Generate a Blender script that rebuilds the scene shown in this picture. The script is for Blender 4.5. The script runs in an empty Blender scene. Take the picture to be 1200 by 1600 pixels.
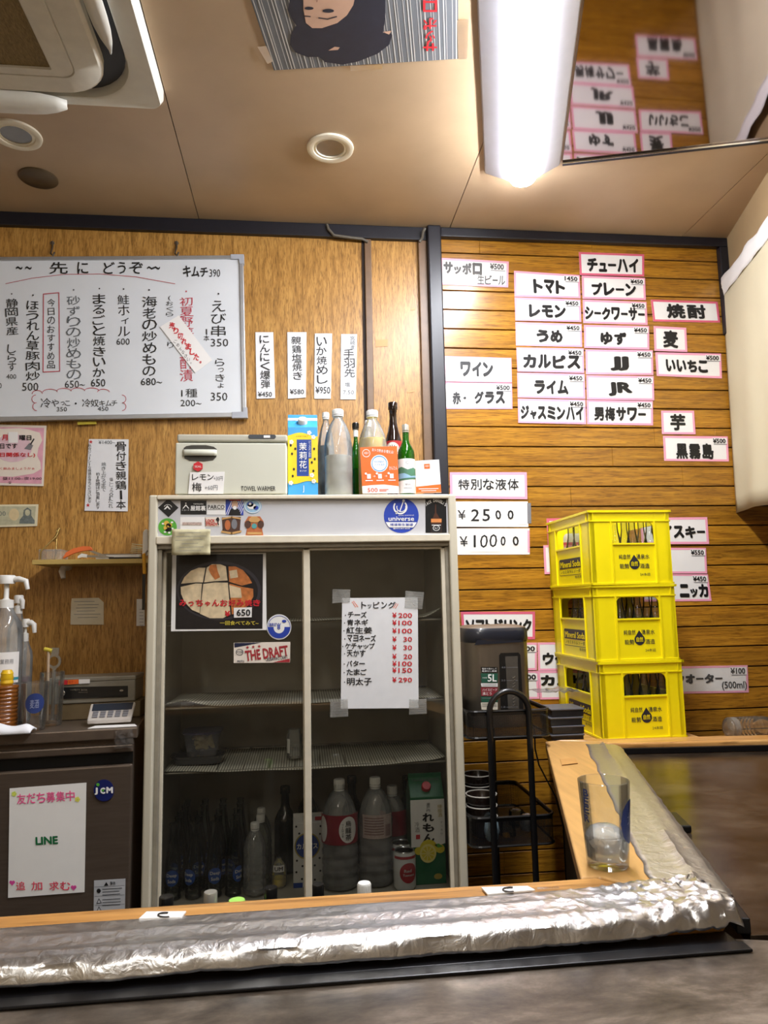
import bpy, math, random
from mathutils import Vector, Matrix
random.seed(7)
SC = bpy.context.scene
COL = SC.collection
PI = math.pi

# ------------------------------------------------------------------ camera, exposure, world, lamps
EYE = Vector((0.0, 0.0, 1.2))
FPX = 1134.7
PITCH, YAW, ROLL = math.radians(7.105), math.radians(6.457), math.radians(-1.15)
_f = Vector((math.sin(YAW)*math.cos(PITCH), math.cos(YAW)*math.cos(PITCH), math.sin(PITCH)))
_r0 = Vector((math.cos(YAW), -math.sin(YAW), 0)); _u0 = _r0.cross(_f)
C_R = _r0*math.cos(ROLL) + _u0*math.sin(ROLL)
C_U = -_r0*math.sin(ROLL) + _u0*math.cos(ROLL)
C_F = _f
cam = bpy.data.cameras.new('camera'); cam_o = bpy.data.objects.new('camera', cam); COL.objects.link(cam_o)
cam.sensor_width = 36; cam.sensor_fit = 'AUTO'; cam.lens = FPX/1600*36; cam.clip_start = 0.02
mw = Matrix((( C_R.x, C_U.x, -C_F.x, EYE.x), (C_R.y, C_U.y, -C_F.y, EYE.y), (C_R.z, C_U.z, -C_F.z, EYE.z), (0, 0, 0, 1)))
cam_o.matrix_world = mw
SC.camera = cam_o
SC.view_settings.view_transform = 'Standard'; SC.view_settings.look = 'None'
SC.view_settings.exposure = 1.0; SC.view_settings.gamma = 1.0; SC.view_settings.use_curve_mapping = False
W = bpy.data.worlds.new('world'); SC.world = W; W.use_nodes = True
W.node_tree.nodes['Background'].inputs[0].default_value = (1, 0.95, 0.88, 1)
W.node_tree.nodes['Background'].inputs[1].default_value = 0.15
SC.cycles.max_bounces = 14; SC.cycles.transparent_max_bounces = 40; SC.cycles.diffuse_bounces = 5
SC.cycles.glossy_bounces = 5; SC.cycles.transmission_bounces = 8; SC.cycles.sample_clamp_indirect = 6
TUBE_POWER = 78.0        # emission of the tube by the wall
FILL_POWER = 27.0        # emission of the unseen tubes added further back as fill

def ray(px, py): return (C_R*((px-600)/FPX) - C_U*((py-800)/FPX) + C_F)
def at(px, py, Y): d = ray(px, py); return EYE + d*(Y/d.y)
def onz(px, py, z): d = ray(px, py); return EYE + d*((z-EYE.z)/d.z)

# ------------------------------------------------------------------ materials
def lin(c):
    if isinstance(c, str):
        c = c.lstrip('#'); c = [int(c[i:i+2], 16)/255 for i in (0, 2, 4)]
    return tuple((x/12.92 if x <= .04045 else ((x+.055)/1.055)**2.4) for x in c) + (1,)
_M = {}
def nt(m): return m.node_tree.nodes, m.node_tree.links
def mat(name, color, rough=.5, metal=0, var=.08, scale=30, bump=0, bscale=200, coat=0, spec=.5, stretch=None, emit=None):
    """principled with a soft procedural tone variation of the thing's own colour"""
    if name in _M: return _M[name]
    m = bpy.data.materials.new(name); m.use_nodes = True; N, L = nt(m); b = N['Principled BSDF']
    c = lin(color)
    tc = N.new('ShaderNodeTexCoord'); no = N.new('ShaderNodeTexNoise'); no.inputs['Scale'].default_value = scale; no.inputs['Detail'].default_value = 5
    if stretch:
        mp = N.new('ShaderNodeMapping'); mp.inputs['Scale'].default_value = stretch; L.new(tc.outputs['Object'], mp.inputs[0]); L.new(mp.outputs[0], no.inputs['Vector'])
    else: L.new(tc.outputs['Object'], no.inputs['Vector'])
    r = N.new('ShaderNodeValToRGB')
    r.color_ramp.elements[0].position = .3; r.color_ramp.elements[1].position = .7
    r.color_ramp.elements[0].color = tuple(x*(1-var) for x in c[:3])+(1,); r.color_ramp.elements[1].color = tuple(min(1, x*(1+var)) for x in c[:3])+(1,)
    L.new(no.outputs['Fac'], r.inputs[0]); L.new(r.outputs[0], b.inputs['Base Color'])
    b.inputs['Roughness'].default_value = rough; b.inputs['Metallic'].default_value = metal
    b.inputs['Specular IOR Level'].default_value = spec
    if coat: b.inputs['Coat Weight'].default_value = coat; b.inputs['Coat Roughness'].default_value = .08
    if bump:
        n2 = N.new('ShaderNodeTexNoise'); n2.inputs['Scale'].default_value = bscale; n2.inputs['Detail'].default_value = 4
        L.new(tc.outputs['Object'], n2.inputs['Vector'])
        bp = N.new('ShaderNodeBump'); bp.inputs['Strength'].default_value = bump; bp.inputs['Distance'].default_value = .004
        L.new(n2.outputs['Fac'], bp.inputs['Height']); L.new(bp.outputs[0], b.inputs['Normal'])
    if emit: b.inputs['Emission Color'].default_value = lin(emit[0]); b.inputs['Emission Strength'].default_value = emit[1]
    _M[name] = m; return m
def glass(name, tint='#ffffff', refl=1.0, rough=.02, ior=1.45, haze=0.0, hazecol='#ffffff'):
    """clear thin-walled glass or plastic: tinted see-through plus a Fresnel reflection"""
    if name in _M: return _M[name]
    m = bpy.data.materials.new(name); m.use_nodes = True; N, L = nt(m); N.remove(N['Principled BSDF']); out = N['Material Output']
    t = N.new('ShaderNodeBsdfTransparent'); t.inputs[0].default_value = lin(tint)
    g = N.new('ShaderNodeBsdfGlossy'); g.inputs['Roughness'].default_value = rough
    fr = N.new('ShaderNodeFresnel'); fr.inputs[0].default_value = ior
    mu = N.new('ShaderNodeMath'); mu.operation = 'MULTIPLY'; mu.inputs[1].default_value = refl; mu.use_clamp = True
    L.new(fr.outputs[0], mu.inputs[0]); mx = N.new('ShaderNodeMixShader'); L.new(mu.outputs[0], mx.inputs[0])
    src = t
    if haze:
        d = N.new('ShaderNodeBsdfDiffuse'); d.inputs[0].default_value = lin(hazecol)
        no = N.new('ShaderNodeTexNoise'); no.inputs['Scale'].default_value = 25; no.inputs['Detail'].default_value = 6
        tc = N.new('ShaderNodeTexCoord'); L.new(tc.outputs['Object'], no.inputs['Vector'])
        m2 = N.new('ShaderNodeMath'); m2.operation = 'MULTIPLY'; m2.inputs[1].default_value = haze*2; m2.use_clamp = True; L.new(no.outputs['Fac'], m2.inputs[0])
        h = N.new('ShaderNodeMixShader'); L.new(m2.outputs[0], h.inputs[0]); L.new(t.outputs[0], h.inputs[1]); L.new(d.outputs[0], h.inputs[2]); src = h
    L.new(src.outputs[0], mx.inputs[1]); L.new(g.outputs[0], mx.inputs[2]); L.new(mx.outputs[0], out.inputs[0])
    _M[name] = m; return m
def woodmat(name, cols, rough=.4, axis='Z', scale=1.0, coat=0, var_axis=None, vstep=1.0, contrast=1.0, bump=.15, ratio=18):
    """wood grain running along `axis`; optional tone per board stepped along var_axis"""
    if name in _M: return _M[name]
    m = bpy.data.materials.new(name); m.use_nodes = True; N, L = nt(m); b = N['Principled BSDF']
    tc = N.new('ShaderNodeTexCoord'); mp = N.new('ShaderNodeMapping')
    g = 28/ratio; s = {'X': (g, 28, 28), 'Y': (28, g, 28), 'Z': (28, 28, g)}[axis]
    mp.inputs['Scale'].default_value = tuple(x*scale for x in s); L.new(tc.outputs['Object'], mp.inputs[0])
    n1 = N.new('ShaderNodeTexNoise'); n1.inputs['Scale'].default_value = 1.0; n1.inputs['Detail'].default_value = 7; n1.inputs['Roughness'].default_value = .62; n1.inputs['Distortion'].default_value = .6
    vec = mp.outputs[0]
    if var_axis:
        sp = N.new('ShaderNodeSeparateXYZ'); L.new(tc.outputs['Object'], sp.inputs[0])
        dv = N.new('ShaderNodeMath'); dv.operation = 'DIVIDE'; dv.inputs[1].default_value = vstep; L.new(sp.outputs[var_axis], dv.inputs[0])
        fl = N.new('ShaderNodeMath'); fl.operation = 'FLOOR'; L.new(dv.outputs[0], fl.inputs[0])
        wn = N.new('ShaderNodeTexWhiteNoise'); wn.noise_dimensions = '1D'; L.new(fl.outputs[0], wn.inputs['W'])
        off = N.new('ShaderNodeVectorMath'); off.operation = 'SCALE'; off.inputs[3].default_value = 40; L.new(wn.outputs['Color'], off.inputs[0])
        ad = N.new('ShaderNodeVectorMath'); L.new(mp.outputs[0], ad.inputs[0]); L.new(off.outputs[0], ad.inputs[1]); vec = ad.outputs[0]
    L.new(vec, n1.inputs['Vector'])
    r = N.new('ShaderNodeValToRGB'); e = r.color_ramp.elements
    e[0].position = .5-.2/contrast; e[0].color = lin(cols[0]); e[1].position = .5+.2/contrast; e[1].color = lin(cols[2])
    x = e.new(.5); x.color = lin(cols[1]); L.new(n1.outputs['Fac'], r.inputs[0])
    # fine dark pores
    mp2 = N.new('ShaderNodeMapping'); mp2.inputs['Scale'].default_value = tuple(v*scale*5 for v in s); L.new(tc.outputs['Object'], mp2.inputs[0])
    n2 = N.new('ShaderNodeTexNoise'); n2.inputs['Detail'].default_value = 3; n2.inputs['Scale'].default_value = 1.0; L.new(mp2.outputs[0], n2.inputs['Vector'])
    r2 = N.new('ShaderNodeValToRGB'); r2.color_ramp.elements[0].position = .36; r2.color_ramp.elements[0].color = (.45, .4, .35, 1); r2.color_ramp.elements[1].position = .5; r2.color_ramp.elements[1].color = (1, 1, 1, 1)
    L.new(n2.outputs['Fac'], r2.inputs[0])
    mx = N.new('ShaderNodeMix'); mx.data_type = 'RGBA'; mx.blend_type = 'MULTIPLY'; mx.inputs[0].default_value = .75
    L.new(r.outputs[0], mx.inputs[6]); L.new(r2.outputs[0], mx.inputs[7]); col = mx.outputs[2]
    if var_axis:
        hs = N.new('ShaderNodeHueSaturation'); mr = N.new('ShaderNodeMapRange'); mr.inputs[3].default_value = .82; mr.inputs[4].default_value = 1.16
        L.new(wn.outputs['Value'], mr.inputs[0]); L.new(mr.outputs[0], hs.inputs['Value']); L.new(col, hs.inputs['Color']); col = hs.outputs[0]
    L.new(col, b.inputs['Base Color']); b.inputs['Roughness'].default_value = rough
    if coat: b.inputs['Coat Weight'].default_value = coat; b.inputs['Coat Roughness'].default_value = .15
    bp = N.new('ShaderNodeBump'); bp.inputs['Strength'].default_value = bump; bp.inputs['Distance'].default_value = .002
    L.new(n1.outputs['Fac'], bp.inputs['Height']); L.new(bp.outputs[0], b.inputs['Normal'])
    _M[name] = m; return m

# ------------------------------------------------------------------ mesh collecting
def wloc(o):
    v = Vector((0, 0, 0))
    while o is not None: v += o.location; o = o.parent
    return v
class MB:
    def __init__(s): s.v = []; s.f = []; s.m = []; s.cur = 0
    def add(s, vs, fs, mi=None):
        b = len(s.v); s.v += [tuple(v) for v in vs]; s.f += [tuple(i+b for i in f) for f in fs]; s.m += [s.cur if mi is None else mi]*len(fs); return s
    def box(s, x0, x1, y0, y1, z0, z1, mi=None, M=None):
        vs = [Vector((x, y, z)) for z in (z0, z1) for y in (y0, y1) for x in (x0, x1)]
        if M: vs = [M @ v for v in vs]
        return s.add(vs, [(0, 2, 3, 1), (4, 5, 7, 6), (0, 1, 5, 4), (2, 6, 7, 3), (0, 4, 6, 2), (1, 3, 7, 5)], mi)
    def slab(s, quad, off, mi=None):
        """prism over a polygon of points, extruded by the vector off"""
        n = len(quad); q = [Vector(p) for p in quad]; off = Vector(off)
        return s.add(q+[p+off for p in q], [tuple(range(n)), tuple(range(2*n-1, n-1, -1))]+[(i, i+n, (i+1) % n+n, (i+1) % n) for i in range(n)], mi)
    def lathe(s, prof, c=(0, 0, 0), seg=24, mi=None, M=None, sx=1, sy=1, power=None):
        """profile [(r,z)...] turned round z; power>2 gives a rounded-square section"""
        vs = []; fs = []; c = Vector(c)
        for r, z in prof:
            for k in range(seg):
                a = 2*PI*k/seg; ca, sa = math.cos(a), math.sin(a); q = 1
                if power: q = (abs(ca)**power+abs(sa)**power)**(-1/power)
                p = Vector((r*ca*q*sx, r*sa*q*sy, z)); vs.append((M @ p if M else p)+c)
        for i in range(len(prof)-1):
            for k in range(seg):
                a = i*seg+k; b2 = i*seg+(k+1) % seg; fs.append((a, b2, b2+seg, a+seg))
        if prof[0][0] > 1e-5: fs.append(tuple(range(seg-1, -1, -1)))
        if prof[-1][0] > 1e-5: fs.append(tuple(range((len(prof)-1)*seg, len(prof)*seg)))
        return s.add(vs, fs, mi)
    def ring(s, prof, c=(0, 0, 0), seg=32, mi=None):
        """closed profile turned round z"""
        vs = []; fs = []; c = Vector(c); n = len(prof)
        for r, z in prof:
            for k in range(seg): a = 2*PI*k/seg; vs.append(Vector((r*math.cos(a), r*math.sin(a), z))+c)
        for i in range(n):
            for k in range(seg):
                j = (i+1) % n; k2 = (k+1) % seg; fs.append((i*seg+k, i*seg+k2, j*seg+k2, j*seg+k))
        return s.add(vs, fs, mi)
    def tube(s, pts, r, seg=8, mi=None):
        pts = [Vector(p) for p in pts]; vs = []; fs = []; n = len(pts)
        t0 = (pts[1]-pts[0]).normalized(); up = Vector((0, 0, 1)) if abs(t0.z) < .9 else Vector((1, 0, 0))
        a = t0.cross(up).normalized()
        for i, p in enumerate(pts):
            t = (pts[min(i+1, n-1)]-pts[max(i-1, 0)]).normalized(); a = (a-t*a.dot(t)).normalized(); b = t.cross(a)
            rr = r[i] if isinstance(r, (list, tuple)) else r
            for k in range(seg): w = 2*PI*k/seg; vs.append(p+a*math.cos(w)*rr+b*math.sin(w)*rr)
        for i in range(n-1):
            for k in range(seg): k2 = (k+1) % seg; fs.append((i*seg+k, i*seg+k2, (i+1)*seg+k2, (i+1)*seg+k))
        fs.append(tuple(range(seg-1, -1, -1))); fs.append(tuple(range((n-1)*seg, n*seg)))
        return s.add(vs, fs, mi)
    def sheet(s, grid, mi=None):
        """grid of points, rows x cols"""
        R_ = len(grid); C_ = len(grid[0]); vs = [p for row in grid for p in row]
        return s.add(vs, [(i*C_+j, i*C_+j+1, (i+1)*C_+j+1, (i+1)*C_+j) for i in range(R_-1) for j in range(C_-1)], mi)
    def build(s, name, mats, parent=None, origin=None, smooth=None, bevel=0, seg=2, solid=0):
        me = bpy.data.meshes.new(name)
        if parent is not None: o0 = wloc(parent)
        elif origin is not None: o0 = Vector(origin)
        elif s.v:
            xs, ys, zs = zip(*s.v); o0 = Vector(((min(xs)+max(xs))/2, (min(ys)+max(ys))/2, min(zs)))
        else: o0 = Vector((0, 0, 0))
        me.from_pydata([Vector(v)-o0 for v in s.v], [], s.f)
        if not isinstance(mats, (list, tuple)): mats = [mats]
        for m in mats: me.materials.append(m)
        me.polygons.foreach_set('material_index', s.m)
        if smooth is not None:
            me.polygons.foreach_set('use_smooth', [True]*len(me.polygons)); me.update()
            if smooth < 180: me.set_sharp_from_angle(angle=math.radians(smooth))
        me.update()
        ob = bpy.data.objects.new(name, me); COL.objects.link(ob)
        if parent is not None: ob.parent = parent
        else: ob.location = o0
        if solid: md = ob.modifiers.new('solid', 'SOLIDIFY'); md.thickness = solid; md.offset = 0
        if bevel: md = ob.modifiers.new('bevel', 'BEVEL'); md.width = bevel; md.segments = seg; md.limit_method = 'ANGLE'; md.harden_normals = False
        return ob
def tag(o, label=None, cat=None, group=None, kind=None):
    if label: o['label'] = label
    if cat: o['category'] = cat
    if group: o['group'] = group
    if kind: o['kind'] = kind
    return o
def struct(o, label=None): o['kind'] = 'structure'; 
def thing(name, label, cat, loc=(0, 0, 0), rz=0, group=None):
    o = bpy.data.objects.new(name, None); COL.objects.link(o); o.location = loc; o.rotation_euler = (0, 0, rz); o.empty_display_size = .05
    return tag(o, label, cat, group)
def kids(o): return [c for c in bpy.data.objects if c.parent == o]
def dup(o, loc=None, rz=None, label=None, group=None, parent=None):
    c = o.copy(); COL.objects.link(c)
    if parent is not None: c.parent = parent
    for k in kids(o): dup(k, parent=c)
    if loc is not None: c.location = loc
    if rz is not None: c.rotation_euler = (0, 0, rz)
    if label: c['label'] = label
    if group: c['group'] = group
    return c

# ------------------------------------------------------------------ lettering
_T = {}
def glyphs(s, bold=0.0, res=2):
    k = (s, bold, res)
    if k in _T: return _T[k]
    cu = bpy.data.curves.new('lettering', 'FONT'); cu.body = s; cu.resolution_u = res; cu.fill_mode = 'FRONT'
    ob = bpy.data.objects.new('lettering', cu)
    me = bpy.data.meshes.new_from_object(ob)
    vs = [(v.co.x, v.co.y, 0.0) for v in me.vertices]; fs = [tuple(p.vertices) for p in me.polygons]
    bpy.data.objects.remove(ob); bpy.data.curves.remove(cu); bpy.data.meshes.remove(me)
    if bold > .004:                                 # a thicker pen: the stroke laid down again slightly shifted
        w = bold*(.8 if any('\u4e00' <= ch <= '\u9fff' for ch in s) else 1.1); V0, F0 = vs, fs; vs, fs = [], []
        for q, (dx, dy) in enumerate(((0, 0), (w, 0), (-w, 0), (0, w), (0, -w), (w*.7, w*.7), (-w*.7, -w*.7), (w*.7, -w*.7), (-w*.7, w*.7))[:5 if bold < .012 else 9]):
            n = len(vs); vs = vs+[(x+dx, y+dy, q*.1) for x, y, _z in V0]; fs = fs+[tuple(i+n for i in f) for f in F0]
    _T[k] = (vs, fs); return _T[k]
class Canvas:
    """flat artwork drawn in two coordinates and carried to its real surface by mp(u, v, layer); v runs downwards"""
    def __init__(s, mp): s.mp = mp; s.p = {}; s.curve = getattr(mp, 'strip', 0)
    def mb(s, part, mi=0):
        m = s.p.setdefault(part, MB()); m.cur = mi; return m
    curve = 0                                       # width of the upright strips when the surface is curved
    def poly(s, part, pts, layer=1, mi=0):
        if s.curve:
            us = [p[0] for p in pts]; u0, u1 = min(us), max(us); n = max(1, math.ceil((u1-u0)/s.curve))
            def clip(P, c, keep):
                out = []
                for a, b in zip(P, P[1:]+P[:1]):
                    ia, ib = keep*(a[0]-c) >= 0, keep*(b[0]-c) >= 0
                    if ia: out.append(a)
                    if ia != ib: t = (c-a[0])/(b[0]-a[0]); out.append((c, a[1]+(b[1]-a[1])*t))
                return out
            for k in range(n):
                q = clip(clip(list(pts), u0+(u1-u0)*k/n, 1), u0+(u1-u0)*(k+1)/n, -1)
                if len(q) > 2: s.mb(part, mi).add([s.mp(u, v, layer) for u, v in q], [tuple(range(len(q)))])
            return s
        s.mb(part, mi).add([s.mp(u, v, layer) for u, v in pts], [tuple(range(len(pts)))]); return s
    def rect(s, part, x0, y0, x1, y1, layer=1, mi=0): return s.poly(part, [(x0, y0), (x1, y0), (x1, y1), (x0, y1)], layer, mi)
    def disc(s, part, x, y, rx, ry=None, layer=1, mi=0, n=24, a0=0, a1=2*PI):
        ry = ry or rx; full = abs(a1-a0-2*PI) < 1e-6
        pts = [(x+rx*math.cos(a0+(a1-a0)*k/(n if full else n-1)), y+ry*math.sin(a0+(a1-a0)*k/(n if full else n-1))) for k in range(n)]
        return s.poly(part, pts, layer, mi)
    def line(s, part, pts, w, layer=2, mi=0):
        for (x0, y0), (x1, y1) in zip(pts, pts[1:]):
            d = math.hypot(x1-x0, y1-y0) or 1; nx, ny = -(y1-y0)/d*w/2, (x1-x0)/d*w/2
            ex, ey = (x1-x0)/d*w*.3, (y1-y0)/d*w*.3
            s.poly(part, [(x0+nx-ex, y0+ny-ey), (x1+nx+ex, y1+ny+ey), (x1-nx+ex, y1-ny+ey), (x0-nx-ex, y0-ny-ey)], layer, mi)
        return s
    def hoop(s, part, x, y, r, w, layer=2, mi=0, n=28, ry=None, a0=0, a1=2*PI):
        ry = ry or r
        for k in range(n):
            a = a0+(a1-a0)*k/n; b = a0+(a1-a0)*(k+1)/n
            s.poly(part, [(x+(r-w/2)*math.cos(a), y+(ry-w/2)*math.sin(a)), (x+(r+w/2)*math.cos(a), y+(ry+w/2)*math.sin(a)), (x+(r+w/2)*math.cos(b), y+(ry+w/2)*math.sin(b)), (x+(r-w/2)*math.cos(b), y+(ry-w/2)*math.sin(b))], layer, mi)
        return s
    def text(s, part, t, x0, y0, x1, y1, layer=2, mi=0, bold=0.0, rot=0, slant=0):
        """fit the string t into the box (its ink fills the box)"""
        vs, fs = glyphs(t, bold)
        if not vs: return s
        xs = [v[0] for v in vs]; ys = [v[1] for v in vs]; a, b, c, d = min(xs), max(xs), min(ys), max(ys)
        if b-a < 1e-6 or d-c < 1e-6: return s
        if len(t) == 1 and (b-a)/(d-c) < .5 and not part.startswith('photo'):      # keep slim characters slim
            m_ = (x0+x1)/2; hw = (x1-x0)/2*max(.35, min(1, (b-a)/(d-c)*1.15)); x0, x1 = m_-hw, m_+hw
        cx, cy = (x0+x1)/2, (y0+y1)/2; out = []
        for X, Y, dz in vs:
            u = ((X-a)/(b-a)-.5)*(x1-x0); v = (.5-(Y-c)/(d-c))*(y1-y0); u -= v*slant
            out.append(s.mp(cx+u*math.cos(rot)-v*math.sin(rot), cy+u*math.sin(rot)+v*math.cos(rot), layer+dz))
        s.mb(part, mi).add(out, fs); return s
    def vtext(s, part, t, xc, y0, y1, size, layer=2, mi=0, bold=0.0, drift=0, jit=.06):
        """a column of hand-set characters"""
        n = len(t); st = (y1-y0)/n
        for i, ch in enumerate(t):
            if ch == ' ': continue
            k = .62 if ch in 'ぁぃぅぇぉっゃゅょァィゥェォッャュョ' else .34 if ch in '・。、' else 1
            sx = size*k*(1+random.uniform(-jit, jit)); sy = min(st*.92, size*1.05)*k*(1+random.uniform(-jit, jit))
            if ch == '・': sx = sy = size*.13
            if ch in '一ー': sy = sx*.16 if ch == '一' else sy
            if ch in 'ー': sx = size*.18
            if ch in '0123456789': sx = size*.62
            x = xc+drift*(i+.5)/n+random.uniform(-jit, jit)*size*.4+(size*.12 if k == .62 else 0); y = y0+(i+.5)*st
            s.text(part, ch, x-sx/2, y-sy/2, x+sx/2, y+sy/2, layer, mi, bold, rot=random.uniform(-jit, jit))
        return s
    def build(s, part, mats, parent=None, name=None, **k):
        if part not in s.p: return None
        return s.p[part].build(name or part, mats, parent, **k)
LAY = .0005
def plane_map(P0, Nv, lay=LAY):
    """photo coordinates -> the real plane through P0 with normal Nv (towards the room)"""
    P0 = Vector(P0); Nv = Vector(Nv).normalized()
    def mp(px, py, layer):
        d = ray(px, py); q = P0+Nv*(lay*layer); return EYE+d*((q-EYE).dot(Nv)/d.dot(Nv))
    return mp
def paper(name, quad, mp, m, label, cat, group=None, thick=.001, parent=None, kind=None):
    """a sheet: four corners in photo coordinates on its plane, with its thickness behind it"""
    a = [mp(u, v, 0) for u, v in quad]; n = (a[1]-a[0]).cross(a[3]-a[0]).normalized()
    if n.dot(EYE-a[0]) < 0: n = -n
    mb = MB(); mb.slab(a, -n*thick)
    o = mb.build(name, m, parent)
    if parent is None: tag(o, label, cat, group)
    return o
def lerp(a, b, t): return (a[0]+(b[0]-a[0])*t, a[1]+(b[1]-a[1])*t)
def quadpt(q, u, v): return lerp(lerp(q[0], q[1], u), lerp(q[3], q[2], u), v)
def quad_map(q, mp): return lambda u, v, l: mp(*quadpt(q, u, v), l)
# ------------------------------------------------------------------ the room
YW, ZCEIL = 2.8, 2.727
SV = Vector((.2688, .9632, 0)); TV = Vector((.9632, -.2688, 0))     # the right-hand side of the room stands askew
m_laminate = woodmat('oak_laminate', ('#8a6128', '#b08240', '#c59850'), rough=.38, axis='Z', scale=2.6, contrast=1.0, ratio=9)
m_plank = woodmat('varnished_planks', ('#7a4c14', '#a8741f', '#c6902c'), rough=.3, axis='X', scale=2.4, ratio=16, var_axis='Z', vstep=.0752, contrast=.8, coat=.25)
m_gap = mat('plank_gap', '#20120a', .8)
m_black = mat('black_trim_paint', '#17171f', .42, var=.1)
m_ceil = mat('ceiling_board', '#b29a7c', .36, var=.09, scale=3, bump=.05, bscale=90, spec=.45)
m_bronze = mat('bronze_batten', '#6b5138', .45, var=.1)
m_plaster = mat('tan_partition', '#a58d68', .6, var=.1, scale=4)
m_wallside = mat('side_wall_paint', '#b7a68a', .7, var=.06)
m_floor = mat('kitchen_floor', '#4a3f36', .5, var=.15, scale=8)
def box_obj(name, x0, x1, y0, y1, z0, z1, m, bevel=0): 
    b = MB().box(x0, x1, y0, y1, z0, z1); return b.build(name, m, bevel=bevel)
def S(o): o['kind'] = 'structure'; return o
S(box_obj('floor', -2.2, 3.0, -2.8, 2.9, -.05, 0, m_floor))
S(box_obj('wall_left', -2.2, -2.1, -2.8, 2.9, 0, ZCEIL, m_wallside))
S(box_obj('wall_rear', -2.1, 3.0, -2.8, -2.7, 0, ZCEIL, m_wallside))
S(box_obj('wall_right', 2.9, 3.0, -2.7, 2.9, 0, ZCEIL, m_wallside))
S(box_obj('wall_back', -2.1, .56, YW, YW+.08, 0, ZCEIL, m_laminate))
# planked half of the back wall: separate boards in one mesh over a dark backing
zA, zB = at(679.2, 394.2, YW).z, at(720, 955, YW).z; PITCHZ = (zA-zB)/18
b = MB(); b.box(.56, 2.9, YW+.014, YW+.08, 0, ZCEIL, 1)
k0 = zA-math.floor(zA/PITCHZ)*PITCHZ
rr = random.Random(3)
for i in range(-1, 40):
    z0 = k0+i*PITCHZ; z1 = z0+PITCHZ
    if z0 > ZCEIL or z1 < .02: continue
    cuts = [.56]+sorted(rr.uniform(.6, 2.8) for _ in range(2))+[2.9]
    for x0, x1 in zip(cuts, cuts[1:]): b.box(x0+.0003, x1-.0003, YW, YW+.02, max(z0, .01)+.0026, min(z1, ZCEIL)-.0026, 0)
S(b.build('wall_back_planked', [m_plank, m_gap], bevel=.0012, seg=1))
# ceiling boards with open seams, holed for the downlights
DOWN = [onz(516, 231, ZCEIL), onz(25, 210, ZCEIL)]
b = MB(); b.box(-2.15, 2.95, -2.75, 2.85, ZCEIL+.16, ZCEIL+.19, 1)
b.box(-2.15, 2.95, -2.75, 2.85, ZCEIL+.03, ZCEIL+.031, 1) if False else None
seams = [-2.15, -1.415, -.402, .611, 1.62, 2.95]
def flat(x0, x1, y0, y1): 
    if x1-x0 > 1e-4 and y1-y0 > 1e-4: b.box(x0, x1, y0, y1, ZCEIL, ZCEIL+.012, 0)
for x0, x1 in zip(seams, seams[1:]):
    x0 += .0016; x1 -= .0016; hs = [p for p in DOWN if x0 < p.x < x1]
    if not hs: flat(x0, x1, -2.75, 2.85); continue
    p = hs[0]; h = .1
    flat(x0, x1, -2.75, p.y-h); flat(x0, x1, p.y+h, 2.85); flat(x0, p.x-h, p.y-h, p.y+h); flat(p.x+h, x1, p.y-h, p.y+h)
    n = 48; r = .066; vs = []; fs = []
    for k in range(n):
        a = 2*PI*k/n+PI/4; ca, sa = math.cos(a), math.sin(a); q = h/max(abs(ca), abs(sa))
        vs += [(p.x+ca*q, p.y+sa*q, ZCEIL), (p.x+ca*r, p.y+sa*r, ZCEIL), (p.x+ca*r, p.y+sa*r, ZCEIL+.012)]
    for k in range(n):
        j = (k+1) % n; fs += [(3*k, 3*j, 3*j+1, 3*k+1), (3*k+1, 3*j+1, 3*j+2, 3*k+2)]
    b.add(vs, fs, 0)
for x in seams[1:-1]: b.box(x-.004, x+.004, -2.75, 2.85, ZCEIL+.012, ZCEIL+.02, 1)
S(b.build('ceiling', [m_ceil, m_gap]))
# black and bronze trims along the back wall
zt = at(300, 362, YW).z
S(box_obj('trim_1', -2.1, .515, YW-.022, YW, 2.672, ZCEIL, m_black, .003))
xa, xb = at(668, 450, YW).x, at(683, 450, YW).x
S(box_obj('trim_2', .513, .57, YW-.045, YW, 0, ZCEIL, m_black, .006))
S(box_obj('trim_3', .57, 1.83, YW-.03, YW, 2.687, ZCEIL, m_black, .004))
S(box_obj('trim_4', 1.785, 1.83, YW-.03, YW, 2.30, 2.687, m_black, .004))
S(box_obj('trim_5', .257, .285, YW-.014, YW, 0, 2.672, m_bronze, .003))
S(box_obj('trim_6', .478, .513, YW-.02, YW, 0, 2.672, m_bronze, .003))
S(box_obj('trim_7', .247, .257, YW-.006, YW, 0, 2.672, m_gap))
# hanging partition on the right that carries the cloth
c0 = Vector((1.83, 2.8, 0)); b = MB()
q = [c0-SV*.0, c0-SV*2.2, c0-SV*2.2+TV*.06, c0+TV*.06]
b.slab([p+Vector((0, 0, 1.9)) for p in q], (0, 0, ZCEIL-1.9)); S(b.build('wall_partition_right', m_plaster))

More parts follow.
